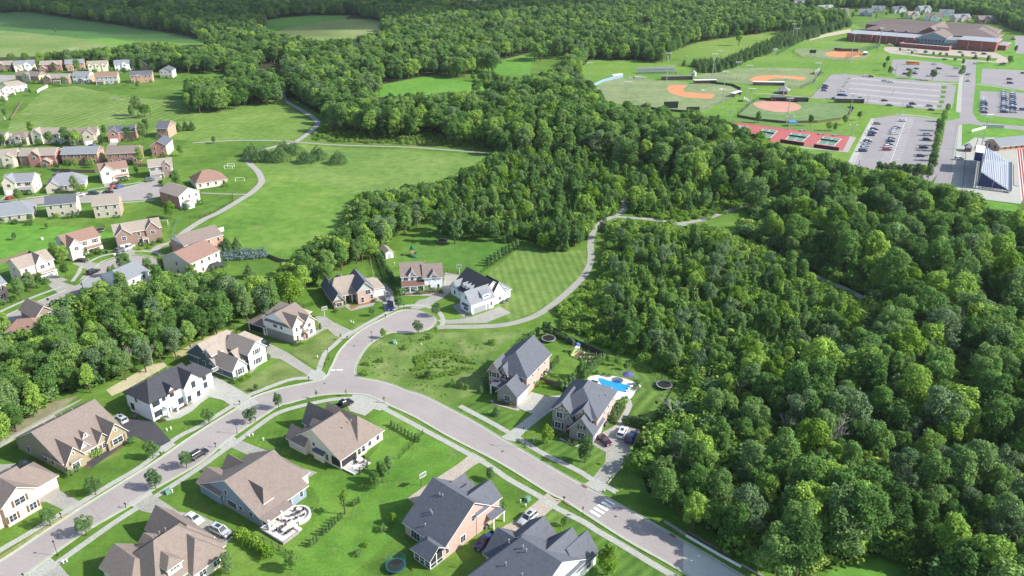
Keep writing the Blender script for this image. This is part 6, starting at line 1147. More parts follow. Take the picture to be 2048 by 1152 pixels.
# bare trees
DM = [dead_tree_mesh(9, s_) for s_ in (3, 8, 15)]
for i, (px, py, H, lb) in enumerate(((1605, 410, 11, 'large bare grey tree at the wood edge by the greenway'), (1570, 890, 13, 'bare grey tree standing in the lower right wood'), (1365, 960, 10, 'bare tree at the near edge of the lower right wood'), (265, 735, 11, 'left bare white trunk in the left wood strip'), (305, 730, 12, 'right bare white trunk in the left wood strip'), (1345, 850, 9, 'thin bare tree at the yard edge of the right wood'), (1800, 1000, 12, 'bare crown deep in the lower right wood'))):
    x, y = W(px, py); e = empty('bare_tree', (x, y, 0), i * 1.3, lb, 'tree'); e.scale = (H / 9,) * 3; link('branches', DM[i % 3], e)
for i, (px, py, H) in enumerate(((1440, 905, 12), (1500, 960, 14), (1640, 930, 15), (1700, 860, 15), (1930, 980, 16), (1980, 1060, 15), (1760, 780, 14), (1620, 1040, 13), (1885, 700, 15), (1480, 800, 12))):
    x, y = W(px, py); e = empty('bare_tree', (x, y, 0), i * 2.1, 'grey bare branched tree among the green crowns of the lower right wood', 'tree', 'bare trees in the lower right wood'); e.scale = (H / 9,) * 3; link('branches', DM[i % 3], e)
# sources for scattered stuff: the meshes of real placed trees
SRC = {}
for o in list(C.objects):
    for k, v in PROTO.items():
        if k in SRC: continue
        if o.data is v[0]: SRC[k] = [o, next((c for c in C.objects if c.data is v[1]), o)]
miss = [k for k in set(r[4] for r in rest) if k not in SRC]
for k in miss:
    r = next(r for r in rest if r[4] == k); e = tree(k, r[1], r[2], r[3], 'single tree of its kind at the edge of the far woods'); SRC[k] = [e.children[0], e.children[1]]
rows = [(r[1], r[2], r[3] / PROTO[r[4]][2] * random.uniform(.92, 1.2) * (1.12 if r[0] > 500 else 1), r[3] / PROTO[r[4]][2], r[4]) for r in rest]
scatter('woodland', rows, 'continuous broadleaf woodland covering the middle and far distance', 'woodland')
def fill(P, sp, lo, hi, keys, keep=1., pad=1.2):
    Wp = [W(*p) for p in P]; x0 = min(p[0] for p in Wp); x1 = max(p[0] for p in Wp); y0 = min(p[1] for p in Wp); y1 = max(p[1] for p in Wp); out = []
    y = y0
    while y < y1:
        x = x0
        while x < x1:
            X = x + random.uniform(-.5, .5) * sp; Y = y + random.uniform(-.5, .5) * sp; u, v, _ = PXv(X, Y, 0)
            if random.random() < keep and -100 < u < 2150 and v < 1240 and inpoly(X, Y, Wp) and (np.hypot(PTA[:, 0] - X, PTA[:, 1] - Y) - PTD).min() > pad * .0 + .3:
                k = random.choice(keys); s_ = random.uniform(lo, hi) / PROTO[k][2]; out.append((X, Y, s_ * 1.1, s_, k))
            x += sp
        y += sp
    return out
scatter('undergrowth', fill(WOODS['right'], 2.7, 1.5, 5.2, ['scrub', 'scrub', 'bush']) + fill(WOODS['young'], 2.2, 1.2, 3.6, ['scrub', 'scrub', 'bushy']) + fill(WOODS['central'], 2.8, 1.2, 3.6, ['scrub', 'scrub', 'bushy']) + fill(WOODS['left'], 2.3, 2.0, 5.0, ['scrub', 'bush']), 'dense low undergrowth beneath and along the edges of the woods', 'undergrowth', False)
scatter('scrub_thicket', fill(WOODS['scrub'], 2.0, .8, 2.4, ['scrub', 'bushy']) + fill(WOODS['scrub2'], 1.8, .9, 2.6, ['scrub', 'scrub', 'bushy']), 'low bright scrub beside the greenway paths', 'scrub', False)
scatter('tall_grass', fill([(640, 250), (700, 254), (860, 264), (990, 282), (985, 298), (870, 292), (700, 286), (622, 280), (632, 262)], 2.2, .7, 1.7, ['scrub'], .85) + fill([(1330, 735), (1400, 752), (1390, 770), (1340, 755)], 1.5, .8, 1.6, ['scrub']), 'tall rough grass and weeds in the uncut meadow', 'tall grass', False)
cx, cy = 882, 731; ring = []
for i in range(2200):
    a = random.uniform(0, 6.283); r_ = random.uniform(.66, 1.0) if random.random() < .95 else random.uniform(0, .7)
    r_ *= 1 + .14 * math.sin(3 * a + 1) + .08 * math.sin(7 * a)
    if math.sin(a * 2.5 + 1) > .93 or (math.sin(a) > .2 and random.random() < .45): continue
    X, Y = W(cx + 60 * r_ * math.cos(a) + 6 * math.sin(a), cy + 25 * r_ * math.sin(a) - 5 * math.cos(a)); s_ = random.uniform(.12, .42) / 1.5; ring.append((X, Y, s_ * 1.1, s_, random.choice(['bushy', 'scrub', 'scrub'])))
scatter('reed_ring', ring, 'ring of taller bright green reeds in the corner lot basin', 'reeds', False)
wl = []
for i in range(330):
    u = random.uniform(722, 985); v = random.uniform(672, 800)
    if inpoly(u, v, [(722, 712), (740, 690), (772, 676), (830, 668), (985, 668), (975, 740), (965, 775), (900, 800), (810, 770), (756, 750), (725, 742)]): X, Y = W(u, v); s_ = random.uniform(.1, .38) / 2; wl.append((X, Y, s_, s_, 'scrub'))
scatter('weeds', wl, 'scattered weeds over the wild corner lot', 'weeds', False)
# ================================================================== VEHICLES
carpaint = bpy.data.materials.new('car_paint'); carpaint.use_nodes = True
_n = carpaint.node_tree; _b = _n.nodes['Principled BSDF']; _o = _n.nodes.new('ShaderNodeObjectInfo'); _n.links.new(_o.outputs['Color'], _b.inputs['Base Color']); _b.inputs['Roughness'].default_value = .28; _b.inputs['Coat Weight'].default_value = .6; _b.inputs['Metallic'].default_value = .15
head_m = mat('headlight_lens', (.75, .78, .8), .15, 0); tail_m = mat('tail_light_lens', (.35, .01, .01), .2, 0)
COL = {'white': (.78, .79, .8), 'silver': (.48, .50, .52), 'grey': (.16, .17, .19), 'black': (.012, .012, .016), 'navy': (.012, .022, .10), 'red': (.38, .015, .02), 'blue': (.03, .09, .30), 'beige': (.42, .38, .30), 'green': (.02, .06, .04), 'wine': (.055, .008, .02)}
SPEC = {'sedan': (4.8, 1.84, .98, 1.45, (-1.75, 1.0), (-1.05, .25)), 'suv': (4.9, 1.95, 1.08, 1.78, (-2.3, 1.05), (-2.05, .35)), 'hatch': (4.3, 1.8, 1.0, 1.5, (-1.95, .95), (-1.5, .2)), 'pickup': (5.7, 2.0, 1.12, 1.88, (-.65, 1.35), (-.4, .7)), 'van': (5.1, 2.0, 1.1, 1.85, (-2.45, 1.5), (-2.3, .8))}
CM = {}
def carmesh(kind):
    if kind in CM: return CM[kind]
    L, Wd, zb, zt, (b0, b1), (t0, t1) = SPEC[kind]; h = L / 2; w = Wd / 2
    b = MB()
    prof = [(-h + .05, .32), (-h, .62), (-h + .08, zb - .12), (-h + .3, zb), (b1, zb), (h - .55, zb - .12), (h - .08, zb - .28), (h, .55), (h - .05, .32)]
    b.prism(prof, -w, w)
    body = bevel(b.mesh('body', carpaint), .09, 2)
    if kind == 'pickup':
        bm = MB(); bm.prism([(-.7, .32), (-.7, zb), (b1, zb), (h - .5, zb - .06), (h - .06, zb - .22), (h, .55), (h - .05, .32)], -w, w)
        bm.box(-h, -.7, -w, w, .4, .62).box(-h, -.7, -w, -w + .12, .6, zb).box(-h, -.7, w - .12, w, .6, zb).box(-h, -h + .1, -w + .12, w - .12, .6, zb - .02); body = bm.mesh('body', carpaint)
    g = MB(); g.frustum((b0, b1, -w + .08, w - .08), (t0 - .02, t1 + .02, -w + .26, w - .26), zb - .02, zt - .04); gl = g.mesh('window_glass', glass)
    r = MB(); r.frustum((t0 - .05, t1 + .05, -w + .23, w - .23), (t0 + .1, t1 - .1, -w + .3, w - .3), zt - .07, zt + .02)
    for s_ in (-1, 1):
        y0, y1 = s_ * (w - .085), s_ * (w - .255)
        for xb, xt in ((b0, t0), (b1, t1), ((b0 + b1) / 2 - .1, (t0 + t1) / 2 - .1)) + (((b0 * .6 + b1 * .4) - .3, t0 * .65 + t1 * .35 - .2),) * (kind in ('suv', 'van')): r.bar((xb, y0, zb), (xt, y1, zt - .03), .05, 4)
    rf = r.mesh('roof_panel', carpaint)
    ty = MB().bar((0, -.11, 0), (0, .11, 0), .34, 14).mesh('tyre', rubber); rm = MB().bar((0, -.125, 0), (0, .125, 0), .21, 10).mesh('rim', rim_m)
    hl = MB().box(-.03, .04, -.18, .18, -.07, .07).mesh('headlight', head_m); tl = MB().box(-.03, .03, -.16, .16, -.09, .09).mesh('taillight', tail_m)
    sr = None
    if kind == 'suv': sr = MB().box(t0 + .9, t1 - .25, -.42, .42, zt + .015, zt + .03).mesh('sunroof', glass)
    # joined mesh for distant copies
    j = MB()
    def merge(me, M, mi):
        j.add([M @ v.co for v in me.vertices], [tuple(p.vertices) for p in me.polygons], mi)
    I = Matrix.Identity(4); merge(body, I, 0); merge(gl, I, 1); merge(rf, I, 0)
    for sx in (-1, 1):
        for sy in (-1, 1): merge(MB().bar((0, -.11, 0), (0, .11, 0), .34, 8).mesh('t', rubber), Matrix.Translation((sx * L * .3, sy * (w - .1), .34)), 2)
    merge(tl, Matrix.Translation((-h, w - .3, .75)), 3); merge(tl, Matrix.Translation((-h, -w + .3, .75)), 3)
    jm = j.mesh('parked_car', [carpaint, glass, rubber, tail_m])
    CM[kind] = (body, gl, rf, ty, rm, hl, tl, sr, jm, L, w); return CM[kind]
def car(px, py, heading, kind, col, label, group=None, full=True, name=None, cat='car', z=.05):
    """heading in degrees, 0 = +x"""
    body, gl, rf, ty, rm, hl, tl, sr, jm, L, w = carmesh(kind); x, y = W(px, py, .7); c = (*COL[col], 1)
    name = name or {'pickup': 'pickup_truck', 'suv': 'parked_suv', 'van': 'parked_van'}.get(kind, 'parked_car'); cat = {'pickup': 'pickup truck', 'van': 'van'}.get(kind, cat)
    if not full:
        o = link(name, jm); o.location = (x, y, z); o.rotation_euler = (0, 0, math.radians(heading)); o.color = c; return tag(o, label, cat, group)
    e = empty(name, (x, y, z), math.radians(heading), label, cat, group)
    o = link('body', body, e); o.color = c; link('windows', gl, e); o = link('roof_panel', rf, e); o.color = c
    if sr: link('sunroof', sr, e)
    for sx in (-1, 1):
        for sy in (-1, 1): t = link('wheel', ty, e); t.location = (sx * L * .3, sy * (w - .1), .34); link('rim', rm, t)
    for sy in (-1, 1):
        t = link('headlight', hl, e); t.location = (L / 2 - .02, sy * (w - .3), .72); t = link('taillight', tl, e); t.location = (-L / 2 - .0, sy * (w - .28), .78)
    return e
def hd(a, b): A = W(*a); B = W(*b); return math.degrees(math.atan2(B[1] - A[1], B[0] - A[0]))
car(240, 838, hd((255, 845), (225, 828)), 'suv', 'silver', 'silver hatchback car on the black driveway beside the tan brick house')
car(49, 931, hd((70, 940), (36, 926)), 'suv', 'black', 'dark SUV beside the left wall of the tan brick house')
car(396.5, 908, hd((380, 917), (412, 898)), 'suv', 'black', 'black SUV parked at the kerb of the main street')
car(388, 1036, hd((370, 1025), (405, 1047)), 'sedan', 'white', 'white sedan with dark sunroof on the shared driveway')
car(441, 1061, hd((421, 1052), (461, 1071)), 'suv', 'silver', 'silver SUV with roof rails in front of the white sedan')
car(685.6, 809, hd((672, 815), (699, 802)), 'pickup', 'black', 'black pickup truck at the garage end of the cream house')
car(525, 687, hd((515, 684), (535, 691)), 'suv', 'black', 'dark car between the slate blue and brick and white houses')
car(761, 575, hd((757, 570), (766, 580)), 'sedan', 'silver', 'silver car nearest the ranch garage')
car(775.5, 594, hd((773, 587), (778, 602)), 'suv', 'grey', 'grey SUV in the middle of the ranch driveway')
car(781, 612, hd((780, 605), (782, 618)), 'pickup', 'navy', 'dark blue pickup at the foot of the ranch driveway')
car(1208.5, 879, hd((1199, 871), (1218, 888)), 'sedan', 'wine', 'dark maroon sedan before the stone garage wing')
car(1245, 864, hd((1240, 875), (1251, 852)), 'suv', 'white', 'white SUV with dark sunroof by the cypress hedge')
car(1263.5, 874, hd((1256, 886), (1272, 862)), 'suv', 'navy', 'dark blue SUV right of the white SUV')
car(1055.5, 1036, hd((1067, 1027), (1043, 1047)), 'suv', 'silver', 'silver SUV with large sunroof on the tan driveway')
car(971, 1082, hd((990, 1067), (955, 1094)), 'pickup', 'navy', 'dark blue pickup truck beside the brick wall of the porch house')
for a in ((20, 395, 80, 'hatch', 'red', 'red car under the cream grey roofed house'), (227, 374, 60, 'sedan', 'red', 'nearer bright red car on the sloping driveway'), (231, 366, 60, 'sedan', 'wine', 'darker red car close to the white garage'), (240, 373, 60, 'sedan', 'blue', 'blue car next to the red cars'), (188, 386, 6, 'suv', 'green', 'dark green SUV on the upper side street'), (217, 383, 8, 'sedan', 'black', 'black sedan ahead of the green SUV'),
          (159, 389, 4, 'sedan', 'white', 'white car parked before the grey one storey house'), (300, 359, 30, 'suv', 'grey', 'dark car on the driveway of the grey fronted house'), (242, 499, 70, 'suv', 'grey', 'silver grey car left of the white pickup'), (256, 495, 75, 'pickup', 'white', 'white pickup before the white double garage'), (163, 520, -10, 'sedan', 'black', 'black car on the driveway of the red brown roofed house'),
          (186.5, 543, 65, 'suv', 'black', 'black SUV on the lower side street at the kerb'), (203, 564, 40, 'hatch', 'grey', 'grey car half hidden by a tree on the lower side street'), (61, 650, 10, 'pickup', 'blue', 'blue pickup beside the dark brick gable'), (356, 509, 20, 'sedan', 'red', 'red car before the orange brick house'), (366, 514, 25, 'sedan', 'white', 'white car next to the red car below the orange brick house'), (332, 520, 20, 'sedan', 'wine', 'dark red car nearest the cul-de-sac of the left neighbourhood'), (184, 291, 70, 'hatch', 'grey', 'dark car before the garage of the tan gabled house'), (118, 347, 10, 'sedan', 'grey', 'grey car behind trees below the red brick house'), (90, 149, 0, 'sedan', 'black', 'black car in the back street of the far row')):
    car(a[0], a[1], a[2], a[3], a[4], a[5])
lotcols = ['silver', 'grey', 'white', 'black', 'navy', 'blue', 'silver', 'white', 'grey', 'beige', 'black', 'wine']
def lotcar(px, py, hdg, col=None, kind=None, where=''):
    k = kind or random.choice(['sedan', 'suv', 'hatch', 'suv']); c_ = col or random.choice(lotcols)
    return car(px, py, hdg + random.uniform(-2, 2), k, c_, ('%s %s %s' % ({'grey': 'dark grey', 'wine': 'dark red', 'navy': 'dark blue'}.get(c_, c_), {'suv': 'SUV', 'hatch': 'hatchback', 'pickup': 'pickup', 'van': 'van'}.get(k, 'car'), where)), 'cars ' + where, full=False, z=.14)
B2 = lambda x, y: (1648 + x / 5.12, 200 + y / 5.12)
for y, c_ in ((240, 'grey'), (300, 'navy'), (318, 'white'), (335, 'navy'), (357, 'navy'), (410, 'white'), (425, 'black'), (440, 'silver'), (465, 'silver'), (490, 'silver'), (517, 'navy')):
    x = 545 - (y - 240) * .53; lotcar(*B2(x, y), 0, c_, where='in the left row of the near school lot')
for y, c_ in ((212, 'silver'), (282, 'navy'), (300, 'silver'), (318, 'white'), (340, 'white'), (395, 'navy'), (408, 'silver'), (420, 'navy'), (455, 'black'), (475, 'white'), (505, 'red')):
    x = (745 - (y - 282) * .45) if y > 220 else 805; lotcar(*B2(x, y), 0, c_, where='in the middle row of the near school lot')
for x, y, c_ in ((1060, 355, 'silver'), (1050, 400, 'navy'), (1020, 485, 'black'), (990, 570, 'navy')): lotcar(*B2(x, y), 0, c_, where='at the tree side of the near school lot')
lotcar(*B2(1385, 600), 5, 'white', 'suv', 'on the concrete walk by the bleachers')
B1 = lambda x, y: (1648 + x / 5.12, y / 5.12)
for x, y, c_ in ((5, 900, 'navy'), (15, 880, 'black'), (0, 925, 'blue'), (190, 928, 'white'), (165, 970, 'navy'), (205, 975, 'blue'), (110, 1005, 'grey'), (150, 1010, 'silver'), (420, 775, 'white'), (480, 782, 'black'), (620, 825, 'silver'), (685, 840, 'white'), (375, 1003, 'black'), (620, 1028, 'black'), (670, 1075, 'grey'), (880, 1095, 'grey'), (908, 1063, 'wine'), (1080, 1082, 'grey'), (1100, 1123, 'black')):
    lotcar(*B1(x, y), -10, c_, where='in the large striped school lot')
for x, y, c_ in ((710, 715, 'silver'), (945, 703, 'black'), (870, 712, 'navy'), (930, 727, 'white'), (925, 752, 'navy'), (835, 757, 'navy'), (910, 632, 'silver'), (1130, 657, 'silver'), (1178, 703, 'wine'), (1170, 745, 'white'), (1075, 775, 'silver'), (1355, 700, 'silver'), (1845, 650, 'wine'), (1825, 655, 'grey')):
    lotcar(*B1(x, y), -6, c_, where='in the lot with the school bus')
for x, y, c_ in ((820, 512, 'white'), (870, 512, 'silver'), (940, 520, 'white'), (1045, 530, 'grey'), (1040, 552, 'white'), (1395, 535, 'black'), (1535, 543, 'navy'), (1640, 552, 'black'), (1235, 607, 'green'), (1545, 595, 'black'), (675, 457, 'white'), (740, 465, 'black')):
    lotcar(*B1(x, y), -6, c_, where='on the drive before the school')
for x, y, c_, h_ in ((1555, 650, 'silver', -6), (1480, 760, 'silver', 90), (1482, 825, 'white', 90)): lotcar(*B1(x, y), h_, c_, where='driving on the school road')
for x, y, c_ in ((1900, 808, 'navy'), (1905, 850, 'black'), (2042, 748, 'black'), (1938, 402, 'black')): lotcar(*B1(x, y), -6, c_, where='in the right hand school lots')
for i, y in enumerate(range(1035, 1152, 19)): lotcar(*B1(1640, y), -6, ['silver', 'navy', 'black', 'white', 'navy', 'silver', 'navy'][i % 7], where='in the left row of the lower right school lot')
for i, y in enumerate(range(945, 1152, 20)): lotcar(*B1(1845, y), -6, ['silver', 'white', 'silver', 'navy', 'blue', 'silver', 'white', 'navy', 'grey', 'silver', 'navy'][i % 11], where='in the second row of the lower right school lot')
for i, y in enumerate(range(945, 1165, 20)): lotcar(*B1(1935, y), -6, ['white', 'silver', 'grey', 'navy', 'silver', 'navy', 'blue', 'white', 'navy', 'black', 'silver'][i % 11], where='in the third row of the lower right school lot')
for x, y, c_ in ((1640, 30, 'navy'), (1635, 65, 'black'), (1640, 100, 'navy'), (1850, 25, 'silver'), (1850, 70, 'navy'), (1850, 105, 'white'), (1940, 40, 'black'), (1940, 80, 'navy'), (1950, 120, 'silver'), (2040, 97, 'blue')): lotcar(*B2(x, y), -6, c_, where='at the front of the lower right school lot')
# school bus
x, y = W(*B1(905, 662)); e = empty('school_bus', (x, y, .14), math.radians(-8), 'long yellow orange school bus parked in the small school lot', 'bus')
ym = mat('school_bus_yellow', (.72, .30, .03), .5, .03, 1)
bevel(MB().box(-5.6, 5.0, -1.22, 1.22, .5, 3.05).box(5.0, 6.3, -1.1, 1.1, .5, 1.7).build('body', ym, e).data, .12)
MB().box(-5.4, 4.9, -1.26, 1.26, 1.9, 2.6).box(4.98, 5.06, -1.0, 1.0, 1.8, 2.7).build('windows', glass, e); MB().box(-5.5, 4.9, -1.25, 1.25, 1.1, 1.2).build('stripe', black, e); MB().box(-5.5, 4.8, -1.0, 1.0, 3.03, 3.12).build('roof_panel', mat('bus_roof', (.6, .5, .35), .6, 0), e)
for sx in (-3.6, 4.9):
    for sy in (-1, 1): t = MB().bar((0, -.15, 0), (0, .15, 0), .5, 14).build('wheel', rubber, e); t.location = (sx, sy * 1.1, .5); MB().bar((0, -.16, 0), (0, .16, 0), .28, 10).build('rim', rim_m, t)
# ================================================================== STREET FURNITURE
def dirv(a, b): A = Vector((*W(*a), 0)); B = Vector((*W(*b), 0)); return (B - A).normalized()
def lamp_post(px, py, H, label, arm=None):
    x, y = W(px, py); e = empty('street_lamp', (x, y, 0), 0, label, 'street lamp', 'street lamps of the near neighbourhood')
    MB().bar((0, 0, 0), (0, 0, .6), .12, 10, .08).bar((0, 0, .6), (0, 0, H - .4), .055, 8, .045).build('post', black, e)
    if arm: MB().tube([(0, 0, H - .3), (.0, 0, H), (-.25, 0, H + .12), (-.45, 0, H - .05)], .035).build('arm', black, e); MB().bar((-.45, 0, H - .05), (-.45, 0, H - .45), .07, 10, .2).build('lamp_head', black, e)
    else: h_ = MB().bar((0, 0, H - .4), (0, 0, H - .1), .12, 8, .22).bar((0, 0, H - .1), (0, 0, H + .12), .24, 8, .04).build('lamp_head', black, e); MB().bar((0, 0, H - .38), (0, 0, H - .12), .10, 8, .17).build('lamp_glass', head_m, h_)
lamp_post(115.5, 1111.6, 3.9, 'black street lamp at the kerb at the bottom left')
lamp_post(474.7, 868, 3.9, 'black street lamp on the inner bend beside two street trees')
lamp_post(657, 719, 3.6, 'black street lamp on the verge beside the brick and white house lawn'); lamp_post(744, 684, 3.6, 'thin street lamp at the south kerb of the cul-de-sac')
lamp_post(1050, 896, 6.0, 'tall curved arm street lamp in front of the pool house', arm=True); lamp_post(324, 535, 4.5, 'street lamp at the cul-de-sac of the left neighbourhood')
MBX = [((252, 1016), 'black mailbox on the near verge beside the green utility box'), ((123, 1036), 'black mailbox on the dry verge below the blush house'), ((431.5, 895), 'black mailbox beside the black SUV'), ((511, 843), 'black mailbox right of the street tree on the inner bend'), ((480, 810), 'mailbox at the corner of the white house driveway'), ((695, 680), 'mailbox beside the cul-de-sac driveway apron'), ((771, 636), 'mailbox near the blue pickup'), ((650, 734), 'dark round topped mailbox on the verge by the stop line'), ((322, 913), 'mailbox at the end of the black driveway'), ((48, 1158), 'mailbox at the bottom left corner'), ((808, 616), 'mailbox beside the farmhouse driveway'), ((618, 762), 'mailbox at the slate blue house driveway'), ((1128, 1003), 'mailbox beside the tan driveway at the kerb')]
for p, lb in MBX:
    x, y = W(*p); e = empty('mailbox', (x, y, 0), math.radians(60), lb, 'mailbox', 'mailboxes along the main street'); MB().box(-.05, .05, -.05, .05, 0, 1.05).build('post', black, e); bevel(MB().box(-.12, .12, -.28, .28, 1.05, 1.35).build('box', black, e).data, .05)
# green transformer boxes and white utility pedestals
gbox = mat('green_utility_paint', (.12, .24, .18), .5, .05, 2)
for p, lb in (((336, 986), 'green utility box on the lawn beside the shared driveway'), ((1055, 1001), 'green utility box beside the tan driveway'), ((788, 686), 'green utility box in the corner lot below the cul-de-sac')):
    x, y = W(*p); o = MB().box(-.7, .7, -.6, .6, 0, .1).frustum((-.6, .6, -.5, .5), (-.55, .55, -.3, .4), .1, 1.0).build('utility_box', gbox); o.location = (x, y, 0); o.rotation_euler = (0, 0, .9); tag(o, lb, 'utility box')
for p, lb in (((345, 985), 'white pedestal right of the green utility box at left'), ((127, 1127), 'wide white pedestal near the bottom left lamp'), ((134, 1124), 'thin white pedestal near the bottom left lamp'), ((334, 862), 'left white pedestal on the lawn by the black driveway'), ((342, 859), 'right white pedestal on the lawn by the black driveway'), ((499, 874), 'larger white pedestal on the corner lawn'), ((506, 872), 'smaller white pedestal on the corner lawn'), ((527, 881), 'pale stone statue-like pedestal on the corner lawn'), ((635, 716), 'white pedestal on the lawn by the lamp post'), ((702, 645), 'left white pedestal on the ranch lawn'), ((707, 647), 'right white pedestal on the ranch lawn'), ((793, 689), 'white pedestal beside the corner lot utility box'), ((843, 691), 'white pipe in the middle of the corner lot'), ((1041, 1005), 'left white pedestal by the green box'), ((1051.5, 1014), 'tall white pedestal by the green box'), ((1068, 881), 'white pedestal near the curved arm lamp'), ((1209, 984), 'white hydrant on the grass before the crosswalk'), ((789, 529), 'white play slide on the farmhouse lawn'), ((606, 580), 'white garden object on the ranch lawn')):
    x, y = W(*p); o = bevel(MB().box(-.12, .12, -.11, .11, 0, .72).box(-.15, .15, -.14, .14, .68, .8).mesh('utility_pedestal', trim), .03); o = link('utility_pedestal', o); o.location = (x, y, 0); tag(o, lb, 'pedestal')
# signs
def sign(px, py, H, kind, label, rz=0):
    x, y = W(px, py); e = empty('road_sign', (x, y, 0), rz, label, 'sign'); MB().bar((0, 0, 0), (0, 0, H), .035, 6).build('post', steel if kind == 'w' else black, e)
    m_ = mat('sign_yellow_green', (.55, .80, .03), .5, 0) if kind == 'y' else mat('sign_back', (.05, .05, .05), .6, 0)
    k = .42; MB().add([(0, .05, H - 2 * k), (k, .05, H - k), (0, .05, H), (-k, .05, H - k), (0, .02, H - 2 * k), (k, .02, H - k), (0, .02, H), (-k, .02, H - k)], [(0, 1, 2, 3), (7, 6, 5, 4), (0, 4, 5, 1), (1, 5, 6, 2), (2, 6, 7, 3), (3, 7, 4, 0)]).build('sign_face', m_, e)
sign(1232, 1001, 2.6, 'y', 'yellow green crossing sign at the upper side of the crosswalk', .8); sign(1165.5, 1033, 2.7, 'b', 'dark backed crossing sign at the lower side of the crosswalk', .8)
# manholes, drains
for p, nm in (((1231, 1033), 'manhole_cover'), (((1005, 903)), 'manhole_cover'), ((708, 692), 'manhole_cover'), ((649, 767), 'manhole_cover')):
    x, y = W(*p); o = MB().disc((0, 0), .36, 0, .012, 18).build(nm, mat('cast_iron', (.13, .11, .10), .8, .1, 3)); o.location = (x, y, .036); tag(o, {1231: 'round iron cover right of the crosswalk', 1005: 'round iron cover in the street before the pool house', 708: 'iron cover in the street below the cul-de-sac', 649: 'iron cover at the street junction'}[p[0]], 'manhole cover')
for p, lb in (((1169, 973), 'rusty kerb drain before the pool house driveway'), ((1345, 1072), 'rusty kerb drain before the concrete road section'), ((1133, 1007), 'dark kerb drain by the tan driveway')):
    x, y = W(*p); o = MB().box(-.7, .7, -.25, .25, 0, .16).build('kerb_drain', mat('rust_iron', (.22, .13, .09), .85, .1, 3)); o.location = (x, y, .02); o.rotation_euler = (0, 0, math.radians(-44)); tag(o, lb, 'drain')
# ------------------------------------------------------------------ fences
def fence(pts, H, label, style='picket', m=None, step=2.4, world=False):
    P = [Vector((*W(*p), 0)) for p in pts]; e = empty('fence', P[0], 0, label, 'fence'); O = P[0]; m = m or black; pm = MB(); n_posts = 0
    post = MB().box(-.05, .05, -.05, .05, 0, H + .08).mesh('post', m)
    for a, b in zip(P, P[1:]):
        L = (b - a).length; k = max(1, int(round(L / step))); d = (b - a) / L
        for i in range(k + (1 if b is P[-1] else 0)):
            if n_posts < 95: o = link('post', post, e); o.location = a + d * (L * i / k) - O; o.rotation_euler = (0, 0, math.atan2(d.y, d.x)); n_posts += 1
        A_ = a - O; B_ = b - O
        if style == 'picket':
            for z in (.12, H - .12): pm.bar(A_ + Vector((0, 0, z)), B_ + Vector((0, 0, z)), .022, 4)
            q = max(1, int(L / .16)); 
            for i in range(q): c_ = A_ + (B_ - A_) * ((i + .5) / q); pm.bar(c_ + Vector((0, 0, .08)), c_ + Vector((0, 0, H)), .011, 3)
        elif style == 'mesh':
            for i in range(int(H / .35) + 1): z = .05 + (H - .05) * i / int(H / .35); pm.bar(A_ + Vector((0, 0, z)), B_ + Vector((0, 0, z)), .018, 3)
            q = max(1, int(L / .5)); 
            for i in range(q): c_ = A_ + (B_ - A_) * ((i + .5) / q); pm.bar(c_, c_ + Vector((0, 0, H)), .014, 3)
        else:
            n_ = Vector((-d.y, d.x, 0)) * .02; Z_ = Vector((0, 0, H)); pm.add([A_ - n_, B_ - n_, B_ + n_, A_ + n_, A_ - n_ + Z_, B_ - n_ + Z_, B_ + n_ + Z_, A_ + n_ + Z_], [(0, 1, 5, 4), (1, 2, 6, 5), (2, 3, 7, 6), (3, 0, 4, 7), (4, 5, 6, 7)])
    pm.build('panel', m, e); return e
fence([(1300, 858), (1350, 771)], 1.5, 'black metal picket fence running down the right side of the pool yard', step=2)
fence([(1350, 771), (1310, 752), (1258, 732), (1206, 718)], 1.4, 'black picket fence along the top of the pool yard')
fence([(1086, 656), (1105, 664), (1150, 688), (1206, 714), (1205, 722)], 1.8, 'dark wooden privacy fence behind the swing set', 'solid', mat('dark_fence_wood', (.05, .045, .045), .8, .1, 2))
fence([(1080, 763), (1105, 770), (1125, 777), (1140, 788)], 1.5, 'weathered wooden fence between the two right side yards', 'solid', wood)
fence([(555, 597), (608, 616), (640, 606)], 1.3, 'black picket fence beside the brick and white house back yard'); fence([(559, 595), (610, 572), (674, 540), (745, 502)], 1.3, 'black fence along the wood edge behind the ranch house'); fence([(745, 502), (752, 520), (765, 565)], 1.3, 'black fence between the ranch and the arborvitae row')
fence([(450, 651), (477, 661), (470, 672)], 1.3, 'short black fence between slate blue and brick houses'); fence([(798, 918), (846, 868)], 1.3, 'black picket fence right of the cream house cypress row'); fence([(736, 928), (720, 950), (690, 935)], 1.2, 'black picket fence below the cream house deck')
fence([(438, 1090), (476, 1063), (545, 1094), (586, 1118)], 1.5, 'black picket fence between the two bottom back yards'); fence([(885, 542), (915, 549), (925, 552)], 1.3, 'low black fence between farmhouse and grey shingled house'); fence([(962, 547), (1041, 493)], 1.4, 'black fence beside the arborvitae row')
fence([(739, 508), (742, 530), (748, 560), (765, 562)], 1.6, 'pale horizontal rail fence left of the arborvitae row', 'mesh', conc)
fence([(-30, 540), (0, 528), (60, 508), (66, 512)], 1.6, 'brown wooden privacy fence at the left meadow edge', 'solid', wood); fence([(22, 336), (40, 328)], 1.8, 'orange wooden fence between two back yards', 'solid', wood2); fence([(75, 186), (80, 182), (96, 174)], 1.8, 'white vinyl fence at the top of the mown field', 'solid', trim)
fence([(425, 468), (448, 462)], 1.8, 'white vinyl fence behind the orange brick house', 'solid', trim); fence([(22, 240), (44, 205)], 1.5, 'dark wooden fence at the left end of the mown field', 'solid', wood); fence([(345, 475), (350, 455), (357, 440)], 1.4, 'green chain fence by the greenway below the willow', 'mesh', gbox)
